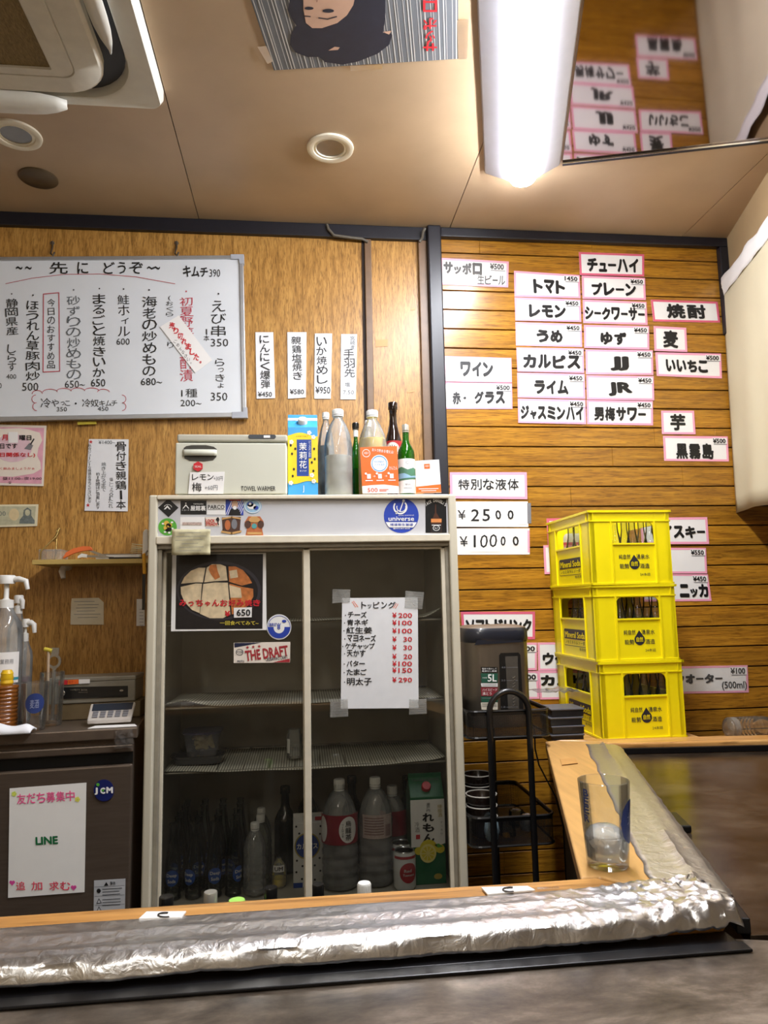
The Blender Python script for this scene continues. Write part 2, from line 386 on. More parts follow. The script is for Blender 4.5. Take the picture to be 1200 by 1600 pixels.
# ------------------------------------------------------------------ ceiling lamp
m_white_metal = mat('white_enamel', '#bdbdc4', .35, var=.02)
m_tube = mat('lit_tube', '#ffffff', .4, var=0, emit=('#f6f8ff', TUBE_POWER))
m_fill_tube = mat('fill_tube', '#ffffff', .4, var=0, emit=('#fbf5ea', FILL_POWER))  # glow of the two lamps added out of view
def lamp(name, label, end, length, d, tubem, sag=0):
    d = Vector(d); s = Vector((d.y, -d.x, 0)); t = thing(name, label, 'ceiling light', (end.x, end.y, ZCEIL))
    prof = [(-.132, -.004), (-.128, -.012), (-.05, -.05), (.05, -.05), (.128, -.012), (.132, -.004)]
    b = MB(); vs = [end-d*y+s*u+Vector((0, 0, z)) for y in (0.0, length) for u, z in prof]
    n = len(prof); fs = [(i, i+1, n+i+1, n+i) for i in range(n-1)]+[tuple(range(n)), tuple(range(2*n-1, n-1, -1)), (0, n, 2*n-1, n-1)]
    b.add(vs, fs); b.build('lamp_housing', m_white_metal, t)
    b = MB(); vs = []; ks = 12
    for y, q in ((-.012, .55), (.0, .9), (.012, 1), (length-.012, 1), (length, .9)):
        for k in range(ks+1):
            a = PI*k/ks; vs.append(end-d*y+s*(-.046*math.cos(a)*q)+Vector((0, 0, -.052-.03*math.sin(a)*q)))
    r = ks+1; fs = [(i*r+k, i*r+k+1, (i+1)*r+k+1, (i+1)*r+k) for i in range(4) for k in range(ks)]+[tuple(range(r)), tuple(range(5*r-1, 4*r-1, -1))]
    b.add(vs, fs); b.build('lamp_tube', tubem, t, smooth=40)
    return t
e0 = onz(817, 258, ZCEIL)
lamp('ceiling_lamp', 'long white ceiling light with a glowing tube beside the metal ceiling panel', Vector((.782, 2.335, ZCEIL)), 1.3, SV, m_tube)
lamp('ceiling_lamp', 'unseen fill light added further back in the room over the seats', Vector((.33, .75, ZCEIL)), 1.3, SV, m_fill_tube)  # out-of-view lamp added above the camera for ambient fill
lamp('ceiling_lamp', 'unseen fill light added behind the counter seats near the rear wall', Vector((-.9, -.7, ZCEIL)), 1.3, (0, 1, 0), m_fill_tube)  # another out-of-view lamp, added to fill from behind

# polished metal sheet on the ceiling, right of the lamp
m_steel_mirror = mat('polished_sheet', '#a39a9c', .05, 1, var=.08, scale=2, bump=.012, bscale=6)
m_chrome = mat('chrome', '#d8d8d8', .12, 1)
P = Vector((.915, 2.292, ZCEIL)); t = thing('metal_ceiling_panel', 'mirror-like metal sheet on the ceiling right of the lit tube', 'ceiling panel', (P.x, P.y, ZCEIL))
b = MB(); q = [P, P+TV*.95, P+TV*.95-SV*1.6, P-SV*1.6]; b.slab([p+Vector((0, 0, -.006)) for p in q], (0, 0, .0055)); b.build('metal_sheet', m_steel_mirror, t)
b = MB(); q = [P+SV*.012, P+TV*.95+SV*.012, P+TV*.95, P]; b.slab([p+Vector((0, 0, -.014)) for p in q], (0, 0, .0135)); b.build('edge_strip', m_black, t, bevel=.002)
b = MB(); b.tube([P-SV*.002+Vector((0, 0, -.009)), P+TV*.95-SV*.002+Vector((0, 0, -.009))], .004); b.build('edge_bead', m_chrome, t, smooth=60)

# ------------------------------------------------------------------ air conditioner (ceiling cassette)
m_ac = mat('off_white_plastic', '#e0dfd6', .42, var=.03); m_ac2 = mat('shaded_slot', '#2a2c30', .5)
m_acg = mat('pale_grey_plastic', '#cfcbbd', .45, var=.05)
m_filter = mat('dusty_filter', '#7d6b48', .9, var=.3, scale=140, stretch=(3, .6, 1))
zp = ZCEIL-.045; K = onz(258, 172, zp); X1, Y1 = K.x, K.y; SZ = .95; cx, cy = X1-SZ/2, Y1-SZ/2
t = thing('air_conditioner', 'white ceiling cassette air conditioner with a dusty brown filter', 'air conditioner', (cx, cy, ZCEIL))
def rsq(h, r, z, n=8, ox=0, oy=0):
    out = []
    for qx, qy, a0 in ((1, 1, 0), (-1, 1, PI/2), (-1, -1, PI), (1, -1, 1.5*PI)):
        for k in range(n+1): a = a0+PI/2*k/n; out.append((cx+ox+qx*(h-r)+r*math.cos(a), cy+oy+qy*(h-r)+r*math.sin(a), z))
    return out
def rsq_stack(mb, rows, mi=0, cap0=False, cap1=True):
    n = len(rows[0]); vs = [p for r in rows for p in r]; fs = [(i*n+k, i*n+(k+1) % n, (i+1)*n+(k+1) % n, (i+1)*n+k) for i in range(len(rows)-1) for k in range(n)]
    if cap0: fs.append(tuple(range(n)))
    if cap1: fs.append(tuple(range(len(rows)*n-1, len(rows)*n-n-1, -1)))
    mb.add(vs, fs, mi)
H = SZ/2
def rq2(hx, hy, r, z, n=8):
    out = []
    for qx, qy, a0 in ((1, 1, 0), (-1, 1, PI/2), (-1, -1, PI), (1, -1, 1.5*PI)):
        for k in range(n+1): a = a0+PI/2*k/n; out.append((cx+qx*(hx-r)+r*math.cos(a), cy+qy*(hy-r)+r*math.sin(a), z))
    return out
b = MB(); rsq_stack(b, [rsq(H, .03, ZCEIL-.001), rsq(H, .03, ZCEIL-.03), rsq(H-.008, .03, zp-.004), rsq(H-.022, .03, zp), rq2(H-.062, H-.028, .15, zp), rq2(H-.068, H-.032, .15, zp+.004), rq2(H-.074, H-.036, .15, zp+.03)], cap1=True)
b.build('decorative_panel', m_ac, t, smooth=35)
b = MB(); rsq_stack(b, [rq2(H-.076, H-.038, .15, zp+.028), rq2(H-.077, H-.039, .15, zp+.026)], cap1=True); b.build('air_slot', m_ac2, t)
b = MB(); rsq_stack(b, [rq2(H-.135, H-.052, .13, zp+.026), rq2(H-.135, H-.052, .13, zp+.002), rq2(H-.145, H-.06, .13, zp-.006), rq2(H-.214, H-.122, .04, zp-.007), rq2(H-.216, H-.124, .04, zp-.003), rq2(H-.219, H-.127, .04, zp-.007), rq2(H-.276, H-.151, .004, zp-.007), rq2(H-.28, H-.155, .004, zp-.002)], cap1=False)
b.build('inlet_grille', m_acg, t, smooth=35)
b = MB(); rsq_stack(b, [rq2(H-.279, H-.154, .003, zp-.0015), rq2(H-.281, H-.156, .003, zp-.001)], cap1=True); b.build('filter', m_filter, t)
for a, off, hl, hw, zl in ((0, H-.022, .20, .034, -.016), (2, H-.022, .20, .034, -.016), (1, H-.100, .245, .024, .0), (3, H-.100, .245, .024, .0)):
    b = MB(); rows = []
    for k in range(13):
        u = -1+2*k/12; w = hw*max(.12, (1-abs(u)**5)); rows.append([(u*hl, off-w, zp+.002+zl*.4), (u*hl, off, zp-.008+zl), (u*hl, off+w, zp-.010+zl)])
    M4 = Matrix.Translation((cx, cy, 0)) @ Matrix.Rotation(a*PI/2, 4, 'Z')
    b.sheet([[M4 @ Vector(p) for p in r] for r in rows]); b.build('air_flap', m_ac, t, smooth=60, solid=.006)

# ------------------------------------------------------------------ downlights and blank plate
m_ring = mat('ivory_ring', '#e6dfc9', .4, var=.04); m_cone = mat('grey_reflector', '#8d8b88', .25, .6, var=.05)
m_bulb = mat('unlit_bulb', '#5b564e', .35, var=.1)
for p, lab in zip(DOWN, ('round recessed downlight in the middle of the ceiling, ivory ring', 'round recessed downlight under the corner of the air conditioner')):
    t = thing('downlight', lab, 'downlight', (p.x, p.y, ZCEIL), group='downlights in the ceiling')
    c = (p.x, p.y, ZCEIL)
    b = MB(); b.ring([(.079, 0), (.078, -.006), (.07, -.008), (.058, -.006), (.056, -.002), (.0565, 0)], c, 40); b.build('trim_ring', m_ring, t, smooth=40)
    b = MB(); b.ring([(.0565, -.002), (.048, -.004), (.046, .002), (.0555, .004)], c, 40); b.build('inner_ring', m_ring, t, smooth=40)
    b = MB(); b.lathe([(.047, .0), (.043, .05), (.036, .07), (.03, .071)], c, 40); b.build('reflector', m_cone, t, smooth=60, solid=.001)
    b = MB(); b.lathe([(.0, .06), (.014, .061), (.02, .064), (.021, .0695)], c, 24); b.build('bulb', m_bulb, t, smooth=60)
p = onz(60, 278, ZCEIL); m_cover = mat('brown_cover', '#5a4a33', .4, .3, var=.08)
b = MB(); b.lathe([(.066, 0), (.066, -.003), (.062, -.006), (.0, -.0065)], (p.x, p.y, ZCEIL), 40)
tag(b.build('ceiling_cover_plate', m_cover, smooth=40), 'round brown blank cover plate on the ceiling by the black trim', 'cover plate')
# grey cables tucked over the black trim
m_cable = mat('grey_cable', '#5d574c', .5)
pts = [at(511, 351, YW-.026), at(513, 358, YW-.03), at(522, 368, YW-.03), at(545, 371, YW-.026), at(566, 373.5, YW-.02), at(575, 378, YW-.018)]
b = MB(); b.tube(pts, .006, 8); tag(b.build('cable', m_cable, smooth=60), 'short grey cable bent over the black trim above the menu strips', 'cable')
pts = [at(664, 357, YW-.05), at(661, 362, YW-.05), at(660, 371, YW-.024), at(655, 378, YW-.022)]
b = MB(); b.tube(pts, .006, 8); tag(b.build('cable', m_cable, smooth=60), 'grey cable stub at the top of the black post', 'cable')

# ------------------------------------------------------------------ upside-down beer poster on the ceiling
m_paper = mat('white_paper', '#e9e7e4', .55, var=.02); m_skin = mat('poster_skin', '#c9a48c', .5, var=.04)
m_ink = mat('black_ink', '#121214', .5, var=0); m_red = mat('red_ink', '#c8202c', .5, var=.03); m_hair = mat('poster_hair', '#1c2233', .5, var=.12)
m_stripe = mat('poster_ground', '#666b70', .5, var=.12, scale=5); m_lips = mat('poster_lips', '#8a5a4e', .5)
m_tape = glass('sticky_tape', '#e6d9b8', refl=.6, rough=.3, haze=.25, hazecol='#cdb88c')
mpc = plane_map((0, 0, ZCEIL-.002), (0, 0, -1))
Qp = [(372, -60), (716, -60), (716, 92), (428, 110)]
po = paper('beer_poster', Qp, mpc, m_stripe, 'upside-down striped beer poster of a dark-haired woman taped to the ceiling', 'poster', thick=.001)
C = Canvas(mpc)
for k in range(46):
    u = (k+.5+.25*math.sin(k*2.3))/46; a = quadpt(Qp, u, 0); c = quadpt(Qp, u, .998); w = .62+.25*math.sin(k*1.7)
    C.poly('striped_ground', [(a[0]-w, a[1]), (a[0]+w, a[1]), (c[0]+w, c[1]), (c[0]-w, c[1])], 1)
face = [(474, -60), (474, 14), (478, 36), (488, 44), (503, 44), (527, 36), (542, 24), (552, 8), (556, -10), (556, -60)]
hair = [(470, -60), (474, -8), (476, 20), (482, 42), (468, 46), (454, 55), (452, 66), (458, 80), (476, 88), (494, 90), (506, 97), (530, 100), (560, 97), (590, 84), (606, 74), (613, 60), (609, 50), (600, 48), (603, 30), (600, -60)]
hair = [(476, -60), (455, -10), (450, 15), (456, 30), (463, 40), (455, 52), (453, 70), (462, 82), (480, 89), (498, 89), (508, 97), (535, 101), (560, 96), (590, 84), (608, 70), (613, 55), (606, 48), (598, 52), (602, 30), (602, -60)]
C.poly('portrait', hair, 2, 0); C.poly('portrait', face, 3, 1)
C.poly('portrait', [(598, 50), (612, 48), (608, 54)], 3, 1); C.poly('portrait', [(513, 79), (523, 73), (531, 74), (528, 78)], 3, 1)
C.disc('portrait', 483, 13, 7, 2.5, 4, 0); C.disc('portrait', 513, 17, 9, 3, 4, 0); C.line('portrait', [(475, 25), (485, 26)], 1.6, 4, 0); C.line('portrait', [(498, 28), (512, 30), (526, 26)], 1.8, 4, 0)
C.line('portrait', [(495, 3), (497, -8), (503, -12)], 1.2, 4, 2); C.disc('portrait', 500, -30, 9, 4, 4, 2)
for i, ch in enumerate('ロポッサ'):
    y = [10, 38, 55, 71][i]; s_ = 11 if ch != 'ッ' else 8
    C.text('lettering', ch, 672-s_, y-s_*.9, 672+s_, y+s_*.8, 3, 0, .02, rot=PI)
C.text('lettering', '生', 661, -20, 683, -2, 3, 0, .02, rot=PI)
C.build('striped_ground', mat('poster_stripe', '#c6c6c2', .5), po); C.build('portrait', [m_hair, m_skin, m_lips], po); C.build('lettering', m_red, po)
for q in ([(402, 73), (416, 72), (426, 96), (418, 100)], [(547, 103), (597, 101), (598, 108), (548, 111)], [(714, 32), (732, 30), (730, 92), (716, 92)]):
    C = Canvas(mpc); C.poly('tape', q, 2); C.build('tape', m_tape, po)
# ------------------------------------------------------------------ hand-lettered drink signs on the planks
m_card = mat('white_card', '#ebeae8', .45, var=.02, scale=8)
m_pink = mat('pink_card', '#f0a3bd', .5, var=.04, scale=8); m_rose = mat('rose_card', '#d9627f', .5, var=.05, scale=8)
m_grey = mat('grey_pencil', '#77777c', .6)
m_tag = mat('price_slip', '#eceae8', .5, var=.02)
m_clear = glass('clear_film', (.985, .985, .98), refl=.8, rough=.12, haze=.06)
mpw = plane_map((0, YW-.0015, 0), (0, -1, 0)); mpw2 = plane_map((0, YW-.004, 0), (0, -1, 0)); mpw3 = plane_map((0, YW-.0065, 0), (0, -1, 0))
def c6(*q): return [(660+x/2.2222, 360+y/2.2222) for x, y in q]
G1 = 'hand-lettered drink signs on the planks'
def drink_sign(q, words, label, price=None, deep=False, mp=mpw, bw=3.2, tagbox=None, col=None, side='LTRB', bold=.055, film=False):
    """q: TL TR BR BL in photo pixels; words: (text, u0, v0, u1, v1) in the sign's own unit square"""
    border = m_rose if deep else m_pink
    o = paper('drink_sign', q, mp, m_card, label, 'menu sign', G1)
    w = math.hypot(q[1][0]-q[0][0], q[1][1]-q[0][1]); h = math.hypot(q[3][0]-q[0][0], q[3][1]-q[0][1])
    bu, bv = bw/w, bw/h; C = Canvas(quad_map(q, mp))
    if 'T' in side: C.rect('border', 0, 0, 1, bv, 1)
    if 'B' in side: C.rect('border', 0, 1-bv, 1, 1, 1)
    if 'L' in side: C.rect('border', 0, bv, bu, 1-bv, 1)
    if 'R' in side: C.rect('border', 1-bu, bv, 1, 1-bv, 1)
    for t in words:
        if len(t[0]) <= 1 or t[0].isascii(): C.text('lettering', *t[:5], 3, 0, t[5] if len(t) > 5 else bold, rot=random.uniform(-.03, .03))
        else:                                   # one brush character at a time, slightly uneven
            s_, u0, v0, u1, v1 = t[:5]; n = len(s_); ws = [.78 if ch in 'ッャュョィェァーノ・' else .9 if ch in 'イトリ' else 1 for ch in s_]; W_ = sum(ws); u = u0
            for ch, k in zip(s_, ws):
                uw = (u1-u0)*k/W_; a = random.uniform(-.03, .03); hh = (v1-v0); small = ch in 'ッャュョィェァ'
                vv0 = v0+hh*.36 if small else v0+random.uniform(0, .06)*hh; vv1 = v1
                if ch == 'ー': vv0, vv1 = v0+hh*.42, v0+hh*.60
                if ch == '・': vv0, vv1, = v0+hh*.4, v0+hh*.6
                pad = uw*.05 if ch != '・' else uw*.3
                C.text('lettering', ch, u+pad, vv0, u+uw-pad, vv1, 3, 0, t[5] if len(t) > 5 else bold, rot=a*.5); u += uw
    if price:
        tb = tagbox or (.76, .06, .985, .30)
        C.rect('price_slip', *tb, 2, 0); C.rect('price_slip', tb[0]+.02, tb[3], tb[2], tb[3]+.025, 2, 1)
        C.text('price_figures', price, tb[0]+.008, tb[1]+.025, tb[2]-.02, tb[3]-.025, 4, 0, .03)
    if film: C.poly('film', [(0, 0), (1, 0), (1, 1), (0, 1)], 6)
    C.build('border', border, o); C.build('lettering', m_ink, o); C.build('price_slip', [m_tag, m_grey], o); C.build('price_figures', m_ink, o); C.build('film', m_clear, o)
    return o
drink_sign(c6((62, 95), (300, 108), (298, 198), (62, 188)), [('サッポロ', .04, .12, .62, .58), ('生ビール', .54, .56, .96, .92, .015), ('★', .46, .1, .52, .24)], 'glossy film-covered draught beer sign at the top left of the planks', '¥500', tagbox=(.72, .08, .95, .36), film=True)
drink_sign(c6((543, 75), (770, 83), (770, 160), (547, 155)), [('チューハイ', .11, .2, .92, .84)], 'rose-bordered heading sign for chuhai atop the right column of drinks', deep=True)
COLS = [
 ((318, 140), (546, 155), (549, 236), (320, 230), 'トマト', .28, .78, 'tomato drink sign, topmost of the left column on the planks', '1450'),
 ((553, 157), (773, 165), (776, 242), (556, 237), 'プレーン', .14, .86, 'plain chuhai sign just under the rose heading in the right column', '¥450'),
 ((320, 232), (549, 240), (552, 318), (323, 313), 'レモン', .2, .78, 'lemon drink sign, second in the left column on the planks', '¥450'),
 ((556, 240), (778, 248), (782, 328), (559, 322), 'シークワーサー', .02, .97, 'citrus drink sign with seven-letter lettering, third in the right column', '¥450'),
 ((323, 318), (553, 325), (555, 405), (325, 400), 'うめ', .3, .72, 'plum drink sign with two rounded letters, third in the left column', '¥450'),
 ((561, 328), (787, 332), (788, 414), (562, 408), 'ゆず', .24, .66, 'yuzu drink sign with two rounded letters in the right column', '¥450'),
 ((326, 406), (560, 410), (562, 495), (330, 490), 'カルピス', .08, .96, 'milky soft drink chuhai sign with four letters, fourth in the left column', '¥450'),
 ((566, 413), (800, 416), (802, 502), (568, 500), 'JJ', .36, .64, 'drink sign lettered JJ, jutting out in the right column', '¥450'),
 ((329, 494), (563, 498), (566, 585), (331, 580), 'ライム', .24, .76, 'lime drink sign, fifth in the left column', '¥450'),
 ((569, 503), (803, 506), (805, 590), (571, 587), 'JR', .32, .68, 'drink sign lettered JR, jutting out in the right column', '¥450'),
 ((331, 584), (566, 588), (569, 673), (333, 668), 'ジャスミンハイ', .03, .97, 'jasmine high drink sign at the foot of the left column', '¥450'),
 ((570, 588), (800, 592), (801, 677), (572, 673), '男梅サワー', .1, .9, 'plum sour sign at the foot of the right column', '¥450')]
for i, (a, b_, c_, d_, s_, u0, u1, lab, pr) in enumerate(COLS): drink_sign(c6(a, b_, c_, d_), [(s_, u0, .26, u1, .84)], lab, pr, mp=mpw if i % 4 in (0, 3) else mpw2)
drink_sign(c6((793, 240), (1025, 248), (1034, 320), (802, 316)), [('焼酎', .2, .14, .82, .84)], 'rose-bordered shochu heading sign tilted by the cloth', deep=True)
drink_sign(c6((803, 332), (916, 338), (920, 422), (806, 418)), [('麦', .28, .14, .74, .86)], 'small square barley sign under the shochu heading', mp=mpw2)
drink_sign(c6((809, 423), (1037, 428), (1040, 514), (814, 505)), [('いいちこ', .14, .26, .8, .8)], 'four-letter barley shochu sign under the small square barley sign', '¥500')
drink_sign(c6((829, 626), (943, 626), (949, 708), (832, 707)), [('芋', .26, .14, .72, .84)], 'small square sweet potato sign right of the drink columns', mp=mpw2)
drink_sign([(1036, 681), (1137, 682), (1139, 721), (1038, 720)], [('黒霧島', .18, .28, .78, .92)], 'three-character sweet potato shochu sign under the small square potato sign', '¥500')
drink_sign(c6((72, 436), (309, 443), (311, 528), (74, 525)), [('ワイン', .24, .18, .74, .78)], 'wine heading sign left of the drink columns', mp=mpw2)
drink_sign(c6((73, 527), (311, 530), (313, 620), (75, 620)), [('赤・', .12, .34, .36, .82), ('グラス', .44, .32, .9, .8)], 'red wine by the glass sign under the wine heading', '¥500')
def c5(*q): return [(680+x/4.615, 680+y/4.615) for x, y in q]
drink_sign(c5((105, 267), (660, 267), (665, 462), (108, 455)), [('特別な液体', .1, .24, .9, .66, .015)], 'printed special liquid heading sign beside the cooler top', mp=mpw2, bw=4)
o = drink_sign(c5((120, 478), (668, 478), (672, 662), (122, 660)), [('¥', .08, .34, .18, .7, .0), ('2', .25, .3, .36, .78, .01), ('5', .4, .3, .5, .78, .01), ('0', .57, .34, .645, .7, .015), ('0', .73, .34, .81, .7, .015)], 'special liquid price sign reading 2500 under its heading', side='', bold=0)
C = Canvas(quad_map(c5((120, 478), (668, 478), (672, 662), (122, 660)), mpw)); C.rect('overlaid_slip', .22, .1, .52, .92, 2, 0); C.build('overlaid_slip', [m_tag, m_grey], o)
C = Canvas(quad_map(c5((120, 478), (668, 478), (672, 662), (122, 660)), mpw)); C.rect('overlaid_slip', .86, .12, .99, .9, 2, 0); C.rect('overlaid_slip', .99, .06, 1.04, .86, 1, 1); C.build('overlaid_slip', [m_tag, m_grey], o)
q = c5((122, 672), (680, 672), (682, 860), (124, 862))
o = drink_sign(q, [('¥', .1, .3, .2, .68, 0), ('1', .25, .26, .33, .72, .01), ('0', .36, .24, .46, .74), ('0', .48, .22, .58, .72), ('0', .625, .3, .69, .66, .015), ('0', .78, .3, .86, .66, .015)], 'special liquid price sign reading 10000 beside the cooler header', side='R', bold=0)
C = Canvas(quad_map(q, mpw)); C.rect('overlaid_slip', .22, .04, .62, .9, 2, 0); C.build('overlaid_slip', [m_tag], o)
drink_sign([(854, 810), (962, 809), (964, 850), (856, 852)], [('ハイボール', .5, .2, .96, .8)], 'rose-bordered sign half hidden behind the top yellow crate, left side', deep=True, bw=4)
drink_sign([(849, 852), (958, 851), (960, 895), (851, 897)], [('炭酸', .08, .16, .6, .9)], 'sign with a spiky first character behind the top crate, left side', mp=mpw2)
drink_sign([(1000, 809), (1105, 808), (1108, 850), (1003, 850)], [('ウイスキー', .14, .3, .96, .78)], 'whisky heading sign poking out right of the top yellow crate', bw=3.5)
drink_sign([(1000, 856), (1103, 856), (1105, 896), (1003, 896)], [('角', .1, .2, .4, .8)], 'nearly blank sign priced 550 right of the top yellow crate', '¥550', mp=mpw2)
drink_sign([(1002, 896), (1106, 897), (1112, 939), (1005, 940)], [('ニッカ', .54, .36, .98, .86)], 'lowest of three whisky signs right of the top yellow crate', '¥450')
drink_sign([(720, 956), (836, 955.6), (836, 999), (723, 999)], [('ソフトドリンク', .05, .26, .96, .74)], 'soft drink heading sign rising behind the electric water pot', deep=True, bw=4)
drink_sign([(736, 1005), (839, 1004), (839, 1047), (737, 1048)], [('コーラ', .14, .3, .7, .8)], 'sign priced 400 mostly hidden behind the electric water pot, upper one', '¥400', tagbox=(.66, .1, .99, .34), mp=mpw2)
drink_sign([(840, 1004), (943, 1003), (945, 1047), (841, 1048)], [('ウーロン茶', .06, .34, .96, .8)], 'oolong sign between the water pot and the middle crate')
drink_sign([(738, 1049), (840, 1048), (843, 1092), (740, 1093)], [('ジュース', .14, .3, .7, .8)], 'sign priced 400 mostly hidden behind the electric water pot, lower one', '¥400', tagbox=(.66, .1, .99, .34))
drink_sign([(840, 1048.5), (946, 1048), (948, 1091), (844, 1093)], [('カルピス', .02, .12, .96, .52)], 'sign between the water pot and the lowest crate, second from the top', mp=mpw2)
drink_sign([(1052, 1041.5), (1168, 1039.5), (1170, 1082), (1055, 1084)], [('ウォーター', .0, .28, .66, .64), ('(500ml)', .64, .58, .98, .92, .02)], 'water sign right of the lowest yellow crate', '¥100', tagbox=(.76, .06, .985, .34), film=True)

# ------------------------------------------------------------------ whiteboard
m_board = mat('whiteboard_face', '#d9dee3', .38, var=.03, scale=5); m_alu = mat('brushed_aluminium', '#b9bcc0', .35, .7, var=.05)
m_corner = mat('grey_corner', '#a6aab3', .5); m_mk = mat('black_marker', '#20201f', .5, var=.05); m_mr = mat('red_marker', '#b73a4a', .5, var=.05); m_mg = mat('faint_marker', '#5d6266', .5, var=.1)
YB = YW-.022; mpb = plane_map((0, YB, 0), (0, -1, 0))
Qb = [(-120, 402), (380, 398.5), (385, 651), (-120, 660)]
a = [mpb(*p, 0) for p in Qb]
ctr = sum(a, Vector())/4
wb = thing('whiteboard', 'whiteboard menu in grey aluminium frame hung on the oak wall', 'whiteboard', (ctr.x, YW, min(p.z for p in a)))
C = Canvas(mpb)
b = MB(); b.slab([mpb(*p, 0) for p in [(-118, 404), (378, 400.5), (383, 649), (-118, 658)]], (0, .014, 0)); b.build('board_face', m_board, wb)
fr = [(Qb[0], Qb[1], 5.5, 1), (Qb[3], Qb[2], 7, -1)]
b = MB()
for p, q, w, sg in fr: b.slab([mpb(p[0], p[1], 12), mpb(q[0], q[1], 12), mpb(q[0], q[1]+sg*w, 12), mpb(p[0], p[1]+sg*w, 12)], (0, .022, 0))
b.slab([mpb(380, 398.5, 12), mpb(385, 651, 12), mpb(378.5, 651, 12), mpb(373.5, 398.5, 12)], (0, .022, 0)); b.build('frame', m_alu, wb, bevel=.002)
for q in ([(360, 397), (381, 397), (381.5, 412), (374, 412), (373, 404.5), (360, 404.5)], [(379.5, 636), (386, 636), (387, 653), (362, 653), (362, 643.5), (379.5, 643)]):
    b = MB(); b.slab([mpb(u, v, 16) for u, v in q], (0, .02, 0)); b.build('corner_guard', m_corner, wb, bevel=.0015)
def c4(x, y): return (x/3, 360+y/3)
def hv(part, t, x, y0, y1, size, mi=0, bold=0.0): C.vtext(part, t, x/3, 360+y0/3, 360+y1/3, size/3, 3, mi, bold, jit=.08)
def ht(part, t, x0, y0, x1, y1, mi=0, bold=0.0): C.text(part, t, x0/3, 360+y0/3, x1/3, 360+y1/3, 3, mi, bold)
for ch, x0, x1 in (('先', 232, 318), ('に', 362, 414), ('ど', 484, 538), ('う', 552, 590), ('ぞ', 606, 670)): ht('writing', ch, x0, 148, x1, 204, 0, .012)
for x in (75, 118, 690, 720): ht('writing', '~', x, 168, x+30, 184)
for i, ch in enumerate('キムチ'): ht('writing', ch, 858+40*i, 165+4*i, 895+40*i, 218, 0, .025)
ht('writing', '390', 982, 182, 1032, 218)
hv('writing', '・えび串', 1024, 268, 500, 68); ht('writing', '350', 988, 508, 1070, 544); hv('writing', '1本', 968, 460, 520, 28)
hv('writing', 'らっきょ', 1030, 600, 745, 44); ht('writing', '350', 988, 760, 1066, 798)
hv('writing', '・初夏野菜', 874, 262, 500, 62, 1); hv('writing', '酢漬', 874, 590, 710, 62, 1); ht('writing', '1種', 850, 742, 925, 782); ht('writing', '200~', 846, 794, 944, 824)
hv('writing', '(おくら', 795, 305, 405, 34); hv('writing', 'り', 800, 515, 560, 30)
hv('writing', '・海老の炒めもの', 700, 252, 686, 66, 0, .006); ht('writing', '680~', 660, 692, 760, 726, 0, .006)
hv('writing', '・鮭ホィル', 580, 250, 498, 58); ht('writing', '600', 546, 506, 608, 536)
hv('writing', '・まるごと焼きいか', 464, 248, 690, 58, 0, .006); ht('writing', '650', 426, 696, 494, 732, 0, .006)
hv('writing', '・砂ずりの炒めもの', 345, 254, 700, 66, 2); ht('writing', '650~', 304, 704, 398, 738)
hv('writing', '今日のおすすめ品', 240, 318, 650, 34)
C.line('writing', [c4(204, 298), c4(276, 292), c4(280, 660), c4(202, 664), c4(204, 298)], 1.3, 3, 1)
hv('writing', '・ほうれん草豚肉炒', 154, 280, 706, 62, 0, .006); ht('writing', '500', 104, 714, 180, 752)
hv('writing', '・静岡県産', 56, 276, 492, 56, 0, .006); hv('writing', 'しらす', 56, 535, 660, 40); ht('writing', '400', 30, 674, 76, 696)
ht('writing', '0', -4, 716, 8, 740)
C.line('writing', [c4(26, 250), c4(150, 224), c4(300, 206), c4(470, 204), c4(640, 218), c4(820, 250)], .8, 3, 1)
pts = []
cl = [(150, 800, 20, 10), (175, 766, 24, 16), (235, 758, 34, 14), (300, 754, 34, 14), (365, 752, 32, 14), (430, 752, 34, 14), (485, 758, 28, 14)]
for x, y, rx, ry in cl[1:]: C.hoop('writing', x/3, 360+y/3, rx/3, .9, 3, 1, 12, ry/3, PI, 2*PI)
for x, y, a0, a1 in ((168, 790, PI/2, 1.5*PI), (172, 826, PI/2, 1.5*PI), (572, 790, -PI/2, PI/2), (572, 826, -PI/2, PI/2)): C.hoop('writing', x/3, 360+y/3, 6.2, .9, 3, 1, 10, 6.2, a0, a1)
for i, ch in enumerate('冷やっこ・冷奴キムチ'): x = [190, 240, 285, 305, 350, 385, 425, 465, 495, 522][i]; k = [48, 36, 18, 24, 10, 40, 38, 28, 28, 28][i]; ht('writing', ch, x, 812-k*.55, x+k, 812+k*.4)
ht('writing', '350', 266, 828, 314, 848); ht('writing', '450', 458, 826, 508, 846)
C.build('writing', [m_mk, m_mr, m_mg], wb)
# faint wiped patches
mpn = plane_map((0, YB-.0035, 0), (0, -1, 0))
qn = [c4(750, 452), c4(838, 398), c4(995, 608), c4(915, 668)]
o = paper('sold_out_note', qn, mpn, m_card, 'white slanted sold-out note in red letters stuck on the whiteboard', 'note')
N_ = Canvas(quad_map([qn[0], qn[1], qn[2], qn[3]], mpn))
a = [c4(790, 432), c4(944, 622)]
N2 = Canvas(mpn)
for i, ch in enumerate('売り切れました。'):
    p = lerp((806/3, 360+446/3), (940/3, 360+618/3), i/7); s_ = 5.2 if ch != '。' else 2; N2.text('lettering', ch, p[0]-s_*.8, p[1]-s_, p[0]+s_*.8, p[1]+s_, 2, 0, .03, rot=.2)
for i, ch in enumerate('ごめんなさい。'):
    p = lerp((822/3, 360+520/3), (895/3, 360+622/3), i/6); s_ = 2.8 if ch != '。' else 1.2; N2.text('lettering', ch, p[0]-s_*.8, p[1]-s_, p[0]+s_*.8, p[1]+s_, 2, 1, .0, rot=.3)
N2.build('lettering', [m_red, m_ink], o)
